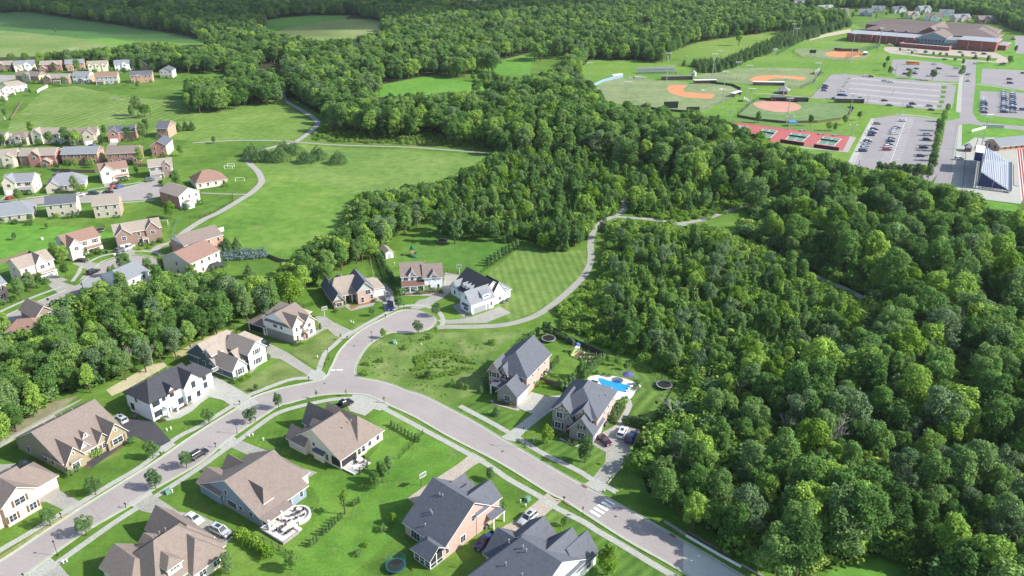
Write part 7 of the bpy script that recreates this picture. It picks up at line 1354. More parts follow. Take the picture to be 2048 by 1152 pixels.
fence([(380, 437), (400, 436), (430, 425), (465, 405), (465, 390)], 1.3, 'dark fence around the lawn by the screened porch', 'mesh'); fence([(104, 343), (140, 345), (190, 346), (240, 340)], 1.7, 'brown privacy fence behind the fourth row houses', 'solid', wood); fence([(275, 334), (310, 334), (345, 320)], 1.7, 'grey wooden fence behind the brown roofed brick house', 'solid', wood)
fence([(530, 512), (560, 524), (590, 530)], 1.5, 'brown fence along the meadow behind the spruce yard', 'solid', wood)
# ball field fences
mwn = mat('maroon_windscreen', (.085, .03, .03), .85, .05, 1); dkw = mat('windscreen_mesh', (.045, .05, .055), .85, .05, 1); bluew = mat('blue_outfield_pad', (.20, .30, .38), .7, .05, 1); grn = mat('green_windscreen', (.05, .13, .11), .85, .05, 1)
fence([(1183, 177), (1190, 172), (1205, 165), (1225, 159), (1246, 155)], 2.4, 'light blue outfield wall of the left baseball field', 'solid', bluew, step=6)
fence([(1265, 214), (1300, 218), (1336, 222), (1394, 227)], 1.5, 'dark windscreen fence along the near edge of the baseball field', 'solid', dkw, step=8); fence([(1394, 226), (1437, 208), (1468, 194)], 2.0, 'chain link fence on the right side of the baseball field', 'mesh', steel, step=5)
fence([(1422, 167), (1465, 172), (1482, 180), (1468, 195)], 1.7, 'dark backstop fence between the two baseball fields', 'solid', dkw, step=6); fence([(1385, 160), (1440, 163), (1500, 170), (1540, 174)], 3.4, 'tall chain link fence before the second baseball field', 'mesh', steel, step=5)
fence([(1548, 174), (1600, 177), (1626, 167), (1642, 145)], 2.6, 'dark backstop at the right of the second baseball field', 'mesh', dkw, step=4); fence([(1474, 234), (1517, 242), (1568, 247), (1634, 246), (1680, 240), (1699, 233), (1707, 220), (1700, 213)], 1.7, 'olive windscreen fence curving around the softball outfield', 'solid', mat('olive_windscreen', (.11, .10, .045), .85, .1, 1), step=6)
fence([(1474, 233), (1500, 210), (1518, 198)], 2.6, 'black fence up the left side of the softball field', 'mesh', dkw, step=4); fence([(1518, 200), (1545, 201), (1595, 205)], 1.8, 'dark backstop pad above the pink softball infield', 'solid', dkw, step=5); fence([(1588, 101), (1585, 106), (1600, 114), (1640, 119), (1700, 124)], 2.0, 'green fence around the far softball field', 'mesh', grn, step=6); fence([(1690, 120), (1760, 92), (1752, 100)], 6, 'tall green netting beside the far softball field', 'mesh', grn, step=8); fence([(1552, 112), (1590, 90)], 4, 'green batting net beside the tree row', 'mesh', grn, step=6)
fence([(1485, 268), (1540, 284)], 2.0, 'dark windscreen of the left tennis courts', 'solid', mwn, step=6); fence([(1560, 285), (1607, 292)], 2.0, 'maroon black windscreen before the middle tennis court', 'solid', mwn, step=5); fence([(1627, 295), (1677, 302)], 2.0, 'maroon black windscreen before the right tennis court', 'solid', mwn, step=5); fence([(1462, 244), (1576, 257), (1697, 273)], 3, 'chain fence along the back of the tennis courts', 'mesh', steel, step=4)
fence([(1917, 250), (1912, 300), (1905, 360)], 1.2, 'low fence along the stadium walk', 'mesh', steel, step=5); fence([(1932, 300), (1928, 345), (1924, 385)], 1.6, 'brown gate rail behind the bleachers', 'mesh', mat('rust_rail', (.25, .12, .07), .7, 0), step=5)
# ------------------------------------------------------------------ sports light poles
def light_pole(bx, by, tx, ty, label, group='floodlight poles of the sports fields', lamps=5):
    x, y = W(bx, by); lo, hi = 3, 60
    for _ in range(40):
        m_ = (lo + hi) / 2
        if PXv(x, y, m_)[1] > ty: lo = m_
        else: hi = m_
    H = lo; e = empty('floodlight_pole', (x, y, 0), random.uniform(-.4, .4), label, 'floodlight pole', group)
    MB().bar((0, 0, 0), (0, 0, H), .30, 8, .16).build('pole', steel, e)
    if lamps:
        MB().box(-2.2, 2.2, -.08, .08, H - .6, H - .4).box(-2.2, 2.2, -.08, .08, H - 1.7, H - 1.5).build('crossarm', steel, e)
        for i in range(lamps): a = -2 + 4 * i / max(1, lamps - 1); MB().bar((a, -.1, H - .3), (a, -.5, H - .55), .34, 8, .42).build('floodlight', trim, e)
for p in ((1333, 161.5, 1337, 105, 'pole in front of the green bleachers of the left baseball field'), (1177.6, 169, 1180.5, 125, 'pole at the far left beside the wood'), (1423.7, 160.6, 1429, 107, 'pole at the dugout between the baseball fields'), (1436, 139, 1440, 101, 'pole beside the evergreen row'), (1254, 197, 1255, 163, 'short pole in the left outfield'), (1444, 208, 1450, 142, 'pole right of the orange infield arc'), (1473.5, 159.6, 1478, 123, 'pole behind the second infield'), (1492, 192, 1498, 130, 'pole beside the brick hut walk'),
          (1545.5, 134, 1550, 97, 'pole at the far fence of the second baseball field'), (1630.5, 165, 1634, 125, 'left pole of the pair by the second backstop'), (1639, 142, 1642, 112, 'right pole of the pair by the second backstop'), (1583.6, 86, 1590, 47, 'tall pole at the evergreen row, left'), (1591, 87, 1596, 56, 'pole at the evergreen row, right'), (1700, 128, 1702, 66, 'pole before the far softball infield'), (1756.5, 96, 1761, 55, 'pole before the left wing of the school'), (1566, 194.5, 1571, 155, 'pole before the grey roofed hut'), (1573, 247, 1580, 195, 'tall pole at the softball outfield fence'),
          (1577, 260, 1578, 232, 'short pole between the tennis courts'), (1698, 237.5, 1706, 187, 'pole at the right end of the softball field'), (1703, 271, 1706, 248, 'short pole at the corner of the tennis courts'), (1458.6, 243, 1462, 219, 'pole left of the tennis courts'), (1500, 210, 1503, 176, 'pole beside the small white bleacher'), (1742, 60, 1742, 30, 'pole at the back left corner of the school')): light_pole(*p[:4], 'steel floodlight ' + p[4], lamps=5 if p[1] - p[3] > 30 else 2)
light_pole(1960.5, 301, 1987, 228, 'far tall stadium floodlight pole behind the bleachers', lamps=8); light_pole(1953.7, 370, 1988, 275, 'near tall stadium floodlight pole behind the bleachers', lamps=8)
for p in ((1790, 152, 1801, 123), (1785, 190, 1787, 175), (1675, 186, 1675, 170), (1716, 338, 1720, 320), (1801, 230, 1804, 205), (2012, 215, 2025, 190), (1950, 300, 1949, 262), (1735, 205, 1735, 190), (1690, 170, 1690, 156), (1868, 140, 1868, 122)): light_pole(*p, 'thin lot lamp pole ' + 'in a school parking area', 'thin lamp poles in the school lots', lamps=0)
# ------------------------------------------------------------------ bleachers + press box
A = W(*B2(1840, 940)); Bq = W(*B2(1850, 590)); ang = math.atan2(Bq[1] - A[1], Bq[0] - A[0]); Lb = math.dist(A, Bq) * .80
e = empty('grandstand', (A[0], A[1], .11), ang, 'large silver stadium bleachers with blue back beside the running track', 'bleachers')
mb = MB(); NR = 14; alum = mat('aluminium_seats', (.62, .65, .70), .4, .04, 1, metal=.3)
for i in range(NR): y_ = -1 + i * .89; z_ = 1.2 + i * .49; mb.box(0, Lb, y_, y_ + .42, z_ + .42, z_ + .5).box(0, Lb, y_ + .50, y_ + .80, z_, z_ + .06)
mb.build('seat_rows', alum, e); blu = mat('royal_blue_panel', (.025, .04, .13), .5, .05, 1)
MB().add([(0, -1.2, 1.0), (0, 11.6, 1.0), (0, 11.6, 8), (Lb, -1.2, 1.0), (Lb, 11.6, 1.0), (Lb, 11.6, 8)], [(0, 2, 1), (3, 4, 5)]).box(0, Lb, 11.4, 11.6, 1, 8.6).build('side_panel', blu, e)
MB().box(-.5, Lb + .5, -3, -1.1, .9, 1.1).box(-.5, Lb + .5, -3.05, -2.95, 1.1, 2.1).box(-1.6, -.1, -3, 10, .6, .8).build('walkway', steel, e)
MB().box(Lb * .5, Lb * .78, 11.6, 15, 6.5, 10.5).build('press_box', blu, e); MB().box(Lb * .5 - .1, Lb * .78 + .1, 11.3, 15.1, 10.5, 10.8).build('press_box_roof', trim, e)
m_ = MB()
for i in range(9): m_.box(Lb * i / 8 - .1, Lb * i / 8 + .1, 11.2, 11.4, 0, 8).box(Lb * i / 8 - .1, Lb * i / 8 + .1, 5, 5.2, 0, 4.4)
m_.build('support', steel, e); m_ = MB()
for i in range(1, 5): m_.box(Lb * i / 5 - .5, Lb * i / 5 + .5, -1.02, -1.0, 1, 1.5)
m_.build('aisle_step', steel, e)
def thing_box(name, px, py, rz, boxes, m, label, cat):
    x, y = W(px, py); mb = MB()
    for b in boxes: mb.box(*b)
    o = mb.build(name, m); o.location = (x, y, .1); o.rotation_euler = (0, 0, math.radians(rz)); return tag(o, label, cat)
def bleacher(px, py, rz, L, n, m, label):
    x, y = W(px, py); e = empty('small_bleachers', (x, y, .1), math.radians(rz), label, 'bleachers'); mb = MB()
    for i in range(n): mb.box(-L / 2, L / 2, i * .7, i * .7 + .35, .45 + i * .4, .5 + i * .4)
    mb.build('seat_rows', m, e); MB().box(-L / 2, -L / 2 + .08, 0, n * .7, 0, .4).box(L / 2 - .08, L / 2, 0, n * .7, 0, .4).box(-L / 2, L / 2, n * .7, n * .7 + .05, .4, n * .4 + 1.2).build('frame', steel, e)
bleacher(1316, 148, 8, 34, 9, mat('green_seats', (.10, .17, .16), .6, .1, 1), 'dark green bleachers beyond the left baseball field'); bleacher(1644, 148, 55, 14, 6, mat('dark_green_seats', (.06, .12, .11), .6, .1, 1), 'dark green bleachers right of the second baseball backstop')
bleacher(1498, 203, 70, 8, 5, alum, 'small silver bleachers at the left of the softball infield'); bleacher(1556, 199, -3, 10, 4, alum, 'small grey bleachers above the softball infield')
def dugout(px, py, rz, L, label, rm=None, z=2.6):
    x, y = W(px, py); e = empty('dugout', (x, y, .1), math.radians(rz), label, 'dugout'); MB().box(-L / 2, L / 2, 1.8, 2.0, 0, z).box(-L / 2, -L / 2 + .2, -.8, 1.8, 0, z).box(L / 2 - .2, L / 2, -.8, 1.8, 0, z).build('wall', WALL['brown'], e); MB().box(-L / 2 - .3, L / 2 + .3, -1.1, 2.3, z, z + .2).build('roof', rm or ROOF['flat'], e); MB().box(-L / 2 + .5, L / 2 - .5, 1.0, 1.4, 0, .5).build('bench', wood, e)
dugout(1354, 160, 5, 26, 'blue grey roofed pavilion dugout behind the left baseball field', ROOF['blueg'], 3); dugout(1410, 167, 5, 18, 'brown dugout between the two baseball fields', trim); dugout(1473, 192, 50, 12, 'brown brick dugout with long pale roof at the home plate corner', trim); dugout(1537, 171, -5, 24, 'long white roofed dugout of the second baseball field', trim); dugout(1579, 203, -5, 26, 'long dark dugout above the softball infield', MATS['windscreen_mesh'])
dugout(1698, 206, -5, 20, 'grey shelter at the corner of the large parking lot', ROOF['flat'], 3); dugout(1695, 103, -5, 20, 'dark dugout frame behind the far softball infield', MATS['windscreen_mesh'], 2.4); dugout(1675, 101, -5, 6, 'small grey storage hut by the far softball infield', ROOF['flat'], 2.8); dugout(1731, 110, 60, 8, 'white roofed dugout right of the far softball infield', trim, 2.4)
thing_box('equipment_box', 1234, 155, 30, [(-5, 5, -1.2, 1.2, 0, 2.6)], trim, 'white storage box at the end of the light blue outfield wall', 'storage box'); thing_box('gravel_pile', 1275, 156, 5, [(-8, 8, -1, 1, 0, .5), (-3, 4, -2, 2, 0, 1.2)], conc, 'pale heap of field material beyond the left outfield', 'pile')
def scoreboard(px, py, rz, Wd, Hh, zb, label):
    x, y = W(px, py); e = empty('scoreboard', (x, y, .1), math.radians(rz), label, 'scoreboard'); MB().box(-Wd / 2, Wd / 2, -.2, .2, zb, zb + Hh).build('board', mat('scoreboard_face', (.02, .03, .03), .5, 0), e)
    for a in (-Wd / 3, Wd / 3): MB().box(a - .15, a + .15, .2, .4, 0, zb + Hh).build('post', steel, e)
scoreboard(1341, 221, 5, 10, 4.5, 1.5, 'dark scoreboard at the near edge of the baseball outfield'); scoreboard(1385, 226, 5, 9, 3, 1.0, 'dark panel at the right end of the outfield windscreen'); scoreboard(1624, 115, -5, 6, 3, 4, 'small black scoreboard of the far softball field')
thing_box('banner_row', 1956, 262, 35, [(i * 2.6 - 8, i * 2.6 - 6.2, -.1, .1, .3, 1.9) for i in range(7)], trim, 'row of white letter panels on the campus lawn by the stadium', 'sign'); thing_box('stadium_sign', 1986, 257, -10, [(-6, 6, -.2, .2, .4, 2.2)], WALL['greyw'], 'grey sign board on the lawn behind the stadium concession', 'sign')
thing_box('track_mat', 2032, 350, 60, [(-22, 22, -1, 1, 0, .25)], asph_path, 'long grey mat beside the running track', 'mat')
thing_box('event_canopy', 1584, 252, 0, [(-2.5, 2.5, -2.5, 2.5, 2.4, 2.8), (-2.4, -2.3, -2.4, -2.3, 0, 2.4), (2.3, 2.4, 2.3, 2.4, 0, 2.4), (-2.4, -2.3, 2.3, 2.4, 0, 2.4), (2.3, 2.4, -2.4, -2.3, 0, 2.4)], mat('bright_blue_canvas', (.04, .25, .6), .7, .05, 1), 'bright blue canopy tent behind the tennis courts', 'canopy')
for p, c_, lb in (((1642, 269), .3, 'left picnic bench group behind the tennis courts'), ((1670, 272), .4, 'right picnic bench group behind the tennis courts'), ((1605, 262), .3, 'white picnic bench behind the middle tennis court')): thing_box('picnic_table', *p, 20, [(-2, 2, -.4, .4, .7, .78), (-2, 2, -1.0, -.7, .4, .46), (-2, 2, .7, 1.0, .4, .46), (-1.5, -1.3, -.9, .9, 0, .7), (1.3, 1.5, -.9, .9, 0, .7)], steel, lb, 'picnic table')
# tennis nets
for i, q in enumerate((((1519, 264.5), (1548, 269)), ((1578, 272.5), (1612, 277)), ((1641, 280), (1675, 285)))):
    a, b = [Vector((*W(*p), .12)) for p in q]; e = empty('tennis_net', a, math.atan2((b - a).y, (b - a).x), 'net of the %s green tennis court' % ['left', 'middle', 'right'][i], 'net'); L = (b - a).length; MB().box(0, L, -.02, .02, .1, .95).build('net_mesh', dkw, e); MB().box(0, L, -.03, .03, .95, 1.02).build('net_tape', trim, e)
# ------------------------------------------------------------------ yard things
def trampoline(px, py, label, net=True, col=None, r=2.1):
    x, y = W(px, py); e = empty('trampoline', (x, y, 0), .3, label, 'trampoline'); MB().disc((0, 0), r - .35, .86, .02, 24).build('mat', rubber, e)
    ring_ = MB(); n = 24
    for i in range(n): a, b = 6.2832 * i / n, 6.2832 * (i + 1) / n; ring_.add([((r - .35) * math.cos(a), (r - .35) * math.sin(a), .9), (r * math.cos(a), r * math.sin(a), .9), (r * math.cos(b), r * math.sin(b), .9), ((r - .35) * math.cos(b), (r - .35) * math.sin(b), .9)], [(0, 1, 2, 3)])
    ring_.tube([(r * math.cos(6.2832 * i / n), r * math.sin(6.2832 * i / n), .87) for i in range(n + 1)], .04, 5); ring_.build('edge_pad', col or steel, e)
    for i in range(6):
        a = 6.2832 * i / 6; MB().bar((r * math.cos(a), r * math.sin(a), 0), (r * math.cos(a), r * math.sin(a), 2.7 if net else .87), .035, 6).build('leg', col or black, e)
    if net:
        nm = MB()
        for k in range(5): nm.tube([(r * math.cos(6.2832 * i / n), r * math.sin(6.2832 * i / n), 1.2 + k * .36) for i in range(n + 1)], .024, 3)
        for i in range(n): a = 6.2832 * i / n; nm.bar((r * math.cos(a), r * math.sin(a), .9), (r * math.cos(a), r * math.sin(a), 2.65), .010, 3)
        nm.build('safety_net', col or black, e)
teal = mat('teal_pad', (.02, .09, .10), .6, .05, 1)
trampoline(792, 1137, 'teal trampoline with safety net near the screened porch', True, teal, 2.0); trampoline(1328, 774, 'round trampoline with grey rim in the striped pool yard', True, None, 2.2); trampoline(1097, 681, 'trampoline in the fenced yard corner by two shrub trees', True, None, 2.2); trampoline(200, 463, 'black netted trampoline behind the red brown roofed house', True, None, 2.2); trampoline(885, 485, 'trampoline in tree shade on the farmhouse lawn', True, None, 2.0)
def hoop(px, py, label, rz=0, H=3.05):
    x, y = W(px, py); e = empty('basketball_hoop', (x, y, 0), rz, label, 'basketball hoop'); MB().bar((0, .3, 0), (0, .2, H), .07, 8).build('pole', trim if 'white' in label else black, e); MB().box(-.8, .8, -.55, -.5, H - .1, H + .85).build('backboard', mat('backboard', (.20, .24, .21), .3, 0), e)
    MB().box(-.9, .9, -.57, -.48, H + .86, H + .93).box(-.9, .9, -.57, -.48, H - .24, H - .17).box(-.93, -.86, -.57, -.48, H - .2, H + .9).box(.86, .93, -.57, -.48, H - .2, H + .9).build('frame', trim, e); MB().bar((0, .2, H - .6), (0, -.5, H + .3), .04, 5).build('arm', black, e)
    MB().tube([(.23 * math.cos(t_), -.8 + .23 * math.sin(t_), H) for t_ in [i * .7 for i in range(10)]], .015, 4).build('rim', mat('rim_orange', (.6, .15, .03), .5, 0), e)
hoop(844, 972, 'black poled basketball hoop on the back lawn by the large dark tree', .8); hoop(432, 758, 'basketball hoop beside the slate blue house driveway', .9); hoop(650, 634, 'basketball hoop beside the curved driveway of the brick and white house', .5); hoop(919, 549, 'white basketball hoop behind the grey shingled house', 0)
x, y = W(1249, 766); e = empty('parasol', (x + 1.0, y + 1.0, .06), 0, 'dark violet blue parasol beside the swimming pool', 'parasol'); MB().bar((0, 0, 0), (0, 0, 2.5), .04, 6).build('pole', steel, e)
cn = MB(); n = 8; vs = [(1.7 * math.cos(6.2832 * i / n), 1.7 * math.sin(6.2832 * i / n), 2.1) for i in range(n)]; cn.add(vs + [(0, 0, 2.75)] + [(a, b, c - .06) for a, b, c in vs] + [(0, 0, 2.69)], [(i, (i + 1) % n, n) for i in range(n)] + [(n + 1 + (i + 1) % n, n + 1 + i, 2 * n + 1) for i in range(n)] + [(i, n + 1 + i, n + 1 + (i + 1) % n, (i + 1) % n) for i in range(n)]); cn.build('canopy', mat('violet_canvas', (.10, .09, .22), .8, .05, 1), e)
def lounge(x, y, z, rz, label, group): 
    e = empty('sun_lounger', (x, y, z), rz, label, 'lounger', group); MB().box(-.9, .5, -.32, .32, .28, .36).add([(.5, -.32, .3), (.5, .32, .3), (1.0, .32, .7), (1.0, -.32, .7), (.5, -.32, .36), (.5, .32, .36), (.98, .32, .76), (.98, -.32, .76)], [(0, 1, 2, 3), (7, 6, 5, 4), (0, 3, 7, 4), (1, 5, 6, 2), (2, 6, 7, 3)]).build('seat', trim, e)
    for sx in (-.8, .4):
        for sy in (-.28, .28): MB().box(sx - .03, sx + .03, sy - .03, sy + .03, 0, .28).build('leg', trim, e)
for i, p in enumerate(((1262, 778), (1266, 774), (1258, 783))): x, y = W(*p); lounge(x, y, .06, .2, 'white sun lounger %s on the pale pool deck' % ['nearest the house', 'at the right', 'at the lower end'][i], 'white loungers by the pool')
# patio furniture behind blue-grey house and on the cream house deck
def chair(parent_loc, ang, dx, dy, z, label, group, m, rz=0):
    r = ang; x = parent_loc[0] + dx * math.cos(r) - dy * math.sin(r); y = parent_loc[1] + dx * math.sin(r) + dy * math.cos(r); e = empty('patio_chair', (x, y, z), r + rz, label, 'chair', group)
    MB().box(-.28, .28, -.28, .28, .40, .46).build('seat', m, e); MB().box(-.28, .28, .24, .30, .46, .95).build('backrest', m, e)
    for sx in (-.24, .24):
        for sy in (-.24, .24): MB().box(sx - .02, sx + .02, sy - .02, sy + .02, 0, .4).build('leg', m, e)
def table(parent_loc, ang, dx, dy, z, w, d, label, m, cat='table', round_=False):
    r = ang; x = parent_loc[0] + dx * math.cos(r) - dy * math.sin(r); y = parent_loc[1] + dx * math.sin(r) + dy * math.cos(r); e = empty('patio_table', (x, y, z), r, label, cat)
    (MB().disc((0, 0), w / 2, .70, .05, 16) if round_ else MB().box(-w / 2, w / 2, -d / 2, d / 2, .70, .75)).build('table_top', m, e)
    for sx in (-1, 1):
        for sy in (-1, 1): MB().box(sx * w * .33 - .03, sx * w * .33 + .03, sy * d * .33 - .03, sy * d * .33 + .03, 0, .7).build('leg', black, e)
o_ = H5.e.location; a_ = H5.e.rotation_euler.z; dkf = mat('dark_wicker', (.05, .045, .05), .8, .1, 4); ltw = mat('pale_cushion', (.55, .50, .45), .9, .05, 3)
GP = 'chairs on the paver patio behind the blue grey house'
table(o_, a_, 2.0, -5.2, .45, 1.9, 1.1, 'long dining table on the paver patio', ltw); table(o_, a_, 1.8, -1.4, .45, 1.4, .9, 'low table under the patio roof', ltw); table(o_, a_, 6.7, -3.4, .40, 1.1, 1.1, 'round fire pit table inside the curved seat wall', dkf, round_=True)
for i, (dx, dy, rz) in enumerate(((1.3, -6.1, math.pi), (2.0, -6.1, math.pi), (2.8, -6.1, math.pi), (1.3, -4.3, 0), (2.0, -4.3, 0), (2.8, -4.3, 0))): chair(o_, a_, dx, dy, .45, 'dark chair at the long dining table on the paver patio', GP, dkf, rz)
for i in range(5): t_ = i * 1.2566; chair(o_, a_, 6.7 + 1.35 * math.cos(t_), -3.4 + 1.35 * math.sin(t_), .40, 'dark chair around the round fire pit table', GP, dkf, t_ - math.pi / 2)
for i, (dx, dy) in enumerate(((.7, -1.8), (3.0, -1.2), (3.6, -2.8), (4.1, -3.6), (.6, -3.6))): chair(o_, a_, dx, dy, .45, 'dark lounge chair scattered near the patio roof posts', GP, dkf, i * 1.1)
o6 = H6.e.location; a6 = H6.e.rotation_euler.z; table(o6, a6, 4.3, -1.7, .45, 1.5, 1.5, 'white round table on the cream house deck', trim, round_=True)
for i in range(4): t_ = i * 1.57; chair(o6, a6, 4.3 + 1.05 * math.cos(t_), -1.7 + 1.05 * math.sin(t_), .45, 'dark chair at the white round deck table', 'chairs on the cream house deck', dkf, t_ - 1.57)
# gazebo
x, y = W(434, 541); e = empty('gazebo', (x, y, 0), math.radians(30), 'dark roofed garden gazebo beside the red brown roofed house', 'gazebo'); MB().frustum((-2.3, 2.3, -1.9, 1.9), (-.3, .3, -.2, .2), 2.3, 3.3).build('roof', ROOF['black'], e)
for sx in (-2, 2):
    for sy in (-1.6, 1.6): MB().box(sx - .07, sx + .07, sy - .07, sy + .07, 0, 2.35).build('post', black, e)
# swing sets, slide, playset
def swing(px, py, rz, L, H, m, label, seats=3):
    x, y = W(px, py); e = empty('swing_set', (x, y, 0), rz, label, 'swing set'); fr = MB().bar((-L / 2, 0, H), (L / 2, 0, H), .06, 6)
    for s_ in (-1, 1): fr.bar((s_ * L / 2, 0, H), (s_ * L / 2 + s_ * .2, -1.0, 0), .05, 6).bar((s_ * L / 2, 0, H), (s_ * L / 2 + s_ * .2, 1.0, 0), .05, 6)
    fr.build('frame', m, e)
    for i in range(seats): a = -L / 2 + L * (i + .7) / (seats + .4); q = MB().box(a - .22, a + .22, -.1, .1, .5, .54).build('swing_seat', rubber, e); MB().bar((a - .2, 0, .54), (a - .2, 0, H), .01, 3).bar((a + .2, 0, .54), (a + .2, 0, H), .01, 3).build('chain', steel, q)
swing(1142, 690, hd((1134, 684), (1148, 694)) * math.pi / 180, 3.6, 2.4, steel, 'steel swing set in front of the dark wooden fence'); swing(816, 512, .4, 3, 2.4, wood2, 'wooden swing set beside the white slide on the farmhouse lawn', 2); swing(328, 452, .1, 3.6, 2.6, trim, 'white swing frame right of the brown brick house', 0)
x, y = W(1152, 706); e = empty('play_slide', (x, y, 0), math.radians(55), 'pale yellow slide with blue canopy in the fenced yard', 'slide'); MB().add([(-2.6, -.35, .25), (-2.6, .35, .25), (0, .35, 1.7), (0, -.35, 1.7), (-2.6, -.35, .15), (-2.6, .35, .15), (0, .35, 1.6), (0, -.35, 1.6)], [(0, 3, 2, 1), (4, 5, 6, 7), (0, 4, 7, 3), (1, 2, 6, 5), (0, 1, 5, 4)]).box(-2.7, 0, -.4, -.35, .2, .45).build('slide', mat('yellow_plastic', (.62, .66, .25), .5, 0), e)
MB().box(0, 1.2, -.6, .6, 1.6, 1.7).build('platform', trim, e); MB().add([(0, -.7, 2.7), (1.2, -.7, 2.7), (1.2, .7, 2.7), (0, .7, 2.7), (0, 0, 3.2), (1.2, 0, 3.2)], [(0, 1, 5, 4), (2, 3, 4, 5), (0, 4, 3), (1, 2, 5)]).build('canopy', mat('blue_plastic', (.03, .10, .30), .5, 0), e)
for sx in (.05, 1.15):
    for sy in (-.55, .55): MB().box(sx - .05, sx + .05, sy - .05, sy + .05, 0, 2.7).build('post', trim, e)
x, y = W(825, 511); e = empty('playset', (x, y, 0), .2, 'green playset with spiral slide on the farmhouse lawn', 'playset'); MB().box(-.8, .8, -.8, .8, 1.4, 1.5).build('platform', wood2, e); gs = mat('green_plastic', (.01, .16, .12), .4, 0); MB().tube([(.6 + 1.0 * math.cos(t_ * .5), -1.4 + 1.0 * math.sin(t_ * .5), 1.5 - t_ * .12) for t_ in range(12)], .38, 8).build('tube_slide', gs, e); MB().add([(-.9, -.9, 2.8), (.9, -.9, 2.8), (.9, .9, 2.8), (-.9, .9, 2.8), (0, -.9, 3.6), (0, .9, 3.6)], [(0, 4, 5, 3), (1, 2, 5, 4), (0, 1, 4), (2, 3, 5)]).build('canopy', gs, e)
for sx in (-.75, .75):
    for sy in (-.75, .75): MB().box(sx - .06, sx + .06, sy - .06, sy + .06, 0, 2.8).build('post', wood2, e)
# raised garden beds
x, y = W(1178, 716); e = empty('raised_garden', (x, y, 0), math.radians(-30), 'wooden raised vegetable beds inside the dark fence corner', 'garden bed'); pw = mat('pale_bed_wood', (.55, .50, .40), .9, .1, 3)
for i in range(3): MB().box(-4 + i * 2.4, -2.3 + i * 2.4, -2.2, 2.2, 0, .35).build('bed_frame', pw, e); MB().box(-3.9 + i * 2.4, -2.4 + i * 2.4, -2.1, 2.1, .30, .38).build('soil', soil, e)
for i in range(6): MB().bar((-3.2 + (i % 3) * 2.4, -1.5 + 3 * (i // 3), .3), (-3.2 + (i % 3) * 2.4, -1.5 + 3 * (i // 3), 1.9), .03, 4).build('stake', pw, e)
for i in range(10): X, Y = W(1165 + (i % 5) * 6.5, 712 + (i // 5) * 8); shrub('bush', X, Y, .9, 'leafy vegetable plant in the raised garden beds', 'vegetables in the raised beds', 'garden_plant', 'plant')
# AC units
for p, lb in (((1098, 745), 'air conditioner on the right side of the large brick house'), ((1212, 851), 'air conditioner beside the pool house bed'), ((1007, 606), 'air conditioner behind the white grey shingled house'), ((1016, 602), 'second air conditioner behind the white grey shingled house'), ((270, 833), 'air conditioner at the side of the white black roofed house'), ((973, 1056), 'air conditioner low on the brick porch house wall')):
    x, y = W(*p); e = empty('air_conditioner', (x, y, 0), .5, lb, 'air conditioner'); MB().box(-.45, .45, -.45, .45, .1, .95).build('casing', mat('ac_grey', (.16, .16, .16), .6, .1, 5), e); MB().disc((0, 0), .36, .95, .03, 14).build('fan_grille', black, e)
# soccer goals
for i, (p, L) in enumerate((((457, 338), 4.0), ((462, 334), 3.4), ((480, 363), 4.2), ((3, 240), 4.5))):
    x, y = W(*p); e = empty('soccer_goal', (x, y, 0), math.radians(8), ['white soccer goal, front one of the pair on the lawn', 'white soccer goal, rear one of the pair on the lawn', 'single white soccer goal frame beside the path', 'white soccer goal at the left picture edge'][i], 'soccer goal'); MB().tube([(-L / 2, 0, 0), (-L / 2, 0, 1.9), (L / 2, 0, 1.9), (L / 2, 0, 0)], .09, 6).tube([(-L / 2, 0, 1.9), (-L / 2, 1.2, 0), (L / 2, 1.2, 0), (L / 2, 0, 1.9)], .05, 5).build('frame', trim, e)
# guard rail / low wall at the lower right and retaining wall
def lowwall(pts, h_, wd, m, label, name='low_wall', cat='wall'): o = ribbon(name, pts, wd, .03, m, h=h_, kind=None); return tag(o, label, cat)
lowwall([(1328, 1044), (1345, 1054), (1372, 1072)], .45, .45, conc2, 'short pale retaining wall beside the street at the lower right'); lowwall([(1372, 1073), (1415, 1098), (1450, 1118), (1482, 1135)], .5, .25, trim, 'pale guard beam along the lower right road edge'); lowwall([(1376, 1066), (1420, 1092), (1462, 1114)], .5, .35, wood, 'dark timber retaining wall above the road edge'); lowwall([(1482, 1130), (1500, 1140), (1530, 1158)], .4, .3, conc2, 'pale wall end at the bottom edge')
lowwall([(1215, 968), (1250, 925), (1258, 905), (1285, 868)], .25, .18, conc, 'pale kerb edging the pool house driveway'); lowwall([(0, 896), (40, 872), (110, 834)], .8, .3, conc2, 'low block wall behind the tan brick house')
for p, lb in (((85, 480), 'pale round stone on the back lawn'), ((230, 512), 'white trash bin at the lower side street'), ((214, 507), 'black trash bins near the lower side street')): thing_box('garden_object', *p, 10, [(-.3, .3, -.3, .3, 0, 1.0)], trim if 'black' not in lb else black, lb, 'bin')

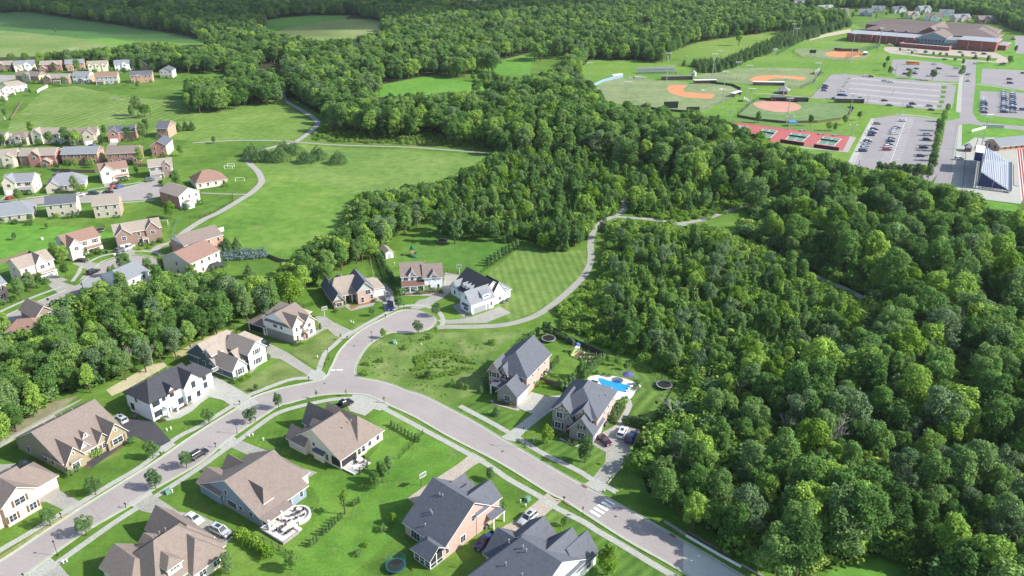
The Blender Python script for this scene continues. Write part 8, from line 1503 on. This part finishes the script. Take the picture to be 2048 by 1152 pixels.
# ================================================================== air: clouds outside the frame shade the far fields; haze
def cloud(x, y, z, sx, sy, sz, label, dens, seed):
    bm = bmesh.new(); bmesh.ops.create_icosphere(bm, subdivisions=4, radius=1.0); rr = random.Random(seed); ph = [rr.uniform(0, 6) for _ in range(6)]
    for v in bm.verts:
        c = v.co; k = 1 + .16 * math.sin(4 * c.x + ph[0]) * math.sin(3 * c.y + ph[1]) + .10 * math.sin(9 * c.x + ph[2]) * math.sin(8 * c.y + ph[3]) + .06 * math.sin(17 * c.y + ph[4]) * math.sin(15 * c.x + ph[5])
        v.co = (c.x * k * sx, c.y * k * sy, c.z * k * sz)
    me = bpy.data.meshes.new('cloud'); bm.to_mesh(me); bm.free(); o = link('cloud', me); o.location = (x, y, z)
    m = bpy.data.materials.new('cloud_vapour'); m.use_nodes = True; n = m.node_tree; n.nodes.remove(n.nodes['Principled BSDF']); v = n.nodes.new('ShaderNodeVolumePrincipled'); v.inputs['Color'].default_value = (.97, .98, 1, 1); v.inputs['Density'].default_value = dens; v.inputs['Anisotropy'].default_value = .4
    n.links.new(v.outputs[0], n.nodes['Material Output'].inputs['Volume']); me.materials.append(m); tag(o, label, 'cloud', kind='stuff')
cloud(190, 1070, 430, 470, 190, 45, 'low cloud drifting above and beyond the far woods', .024, 3); cloud(300, 860, 470, 150, 60, 30, 'small cloud above the far crop field', .010, 5)
x0, x1, y0, y1 = -4900, 4900, -750, 6100
hz = MB().box(x0, x1, y0, y1, -1.0, 135).mesh('haze', bpy.data.materials.new('haze_air')); hm = hz.materials[0]; hm.use_nodes = True; n = hm.node_tree; n.nodes.remove(n.nodes['Principled BSDF']); v = n.nodes.new('ShaderNodeVolumePrincipled')
v.inputs['Color'].default_value = (.80, .88, 1, 1); v.inputs['Density'].default_value = .00004; v.inputs['Anisotropy'].default_value = .2; n.links.new(v.outputs[0], n.nodes['Material Output'].inputs['Volume'])
tag(link('haze', hz), 'thin pale blue summer haze over the far woods', 'haze', kind='stuff')
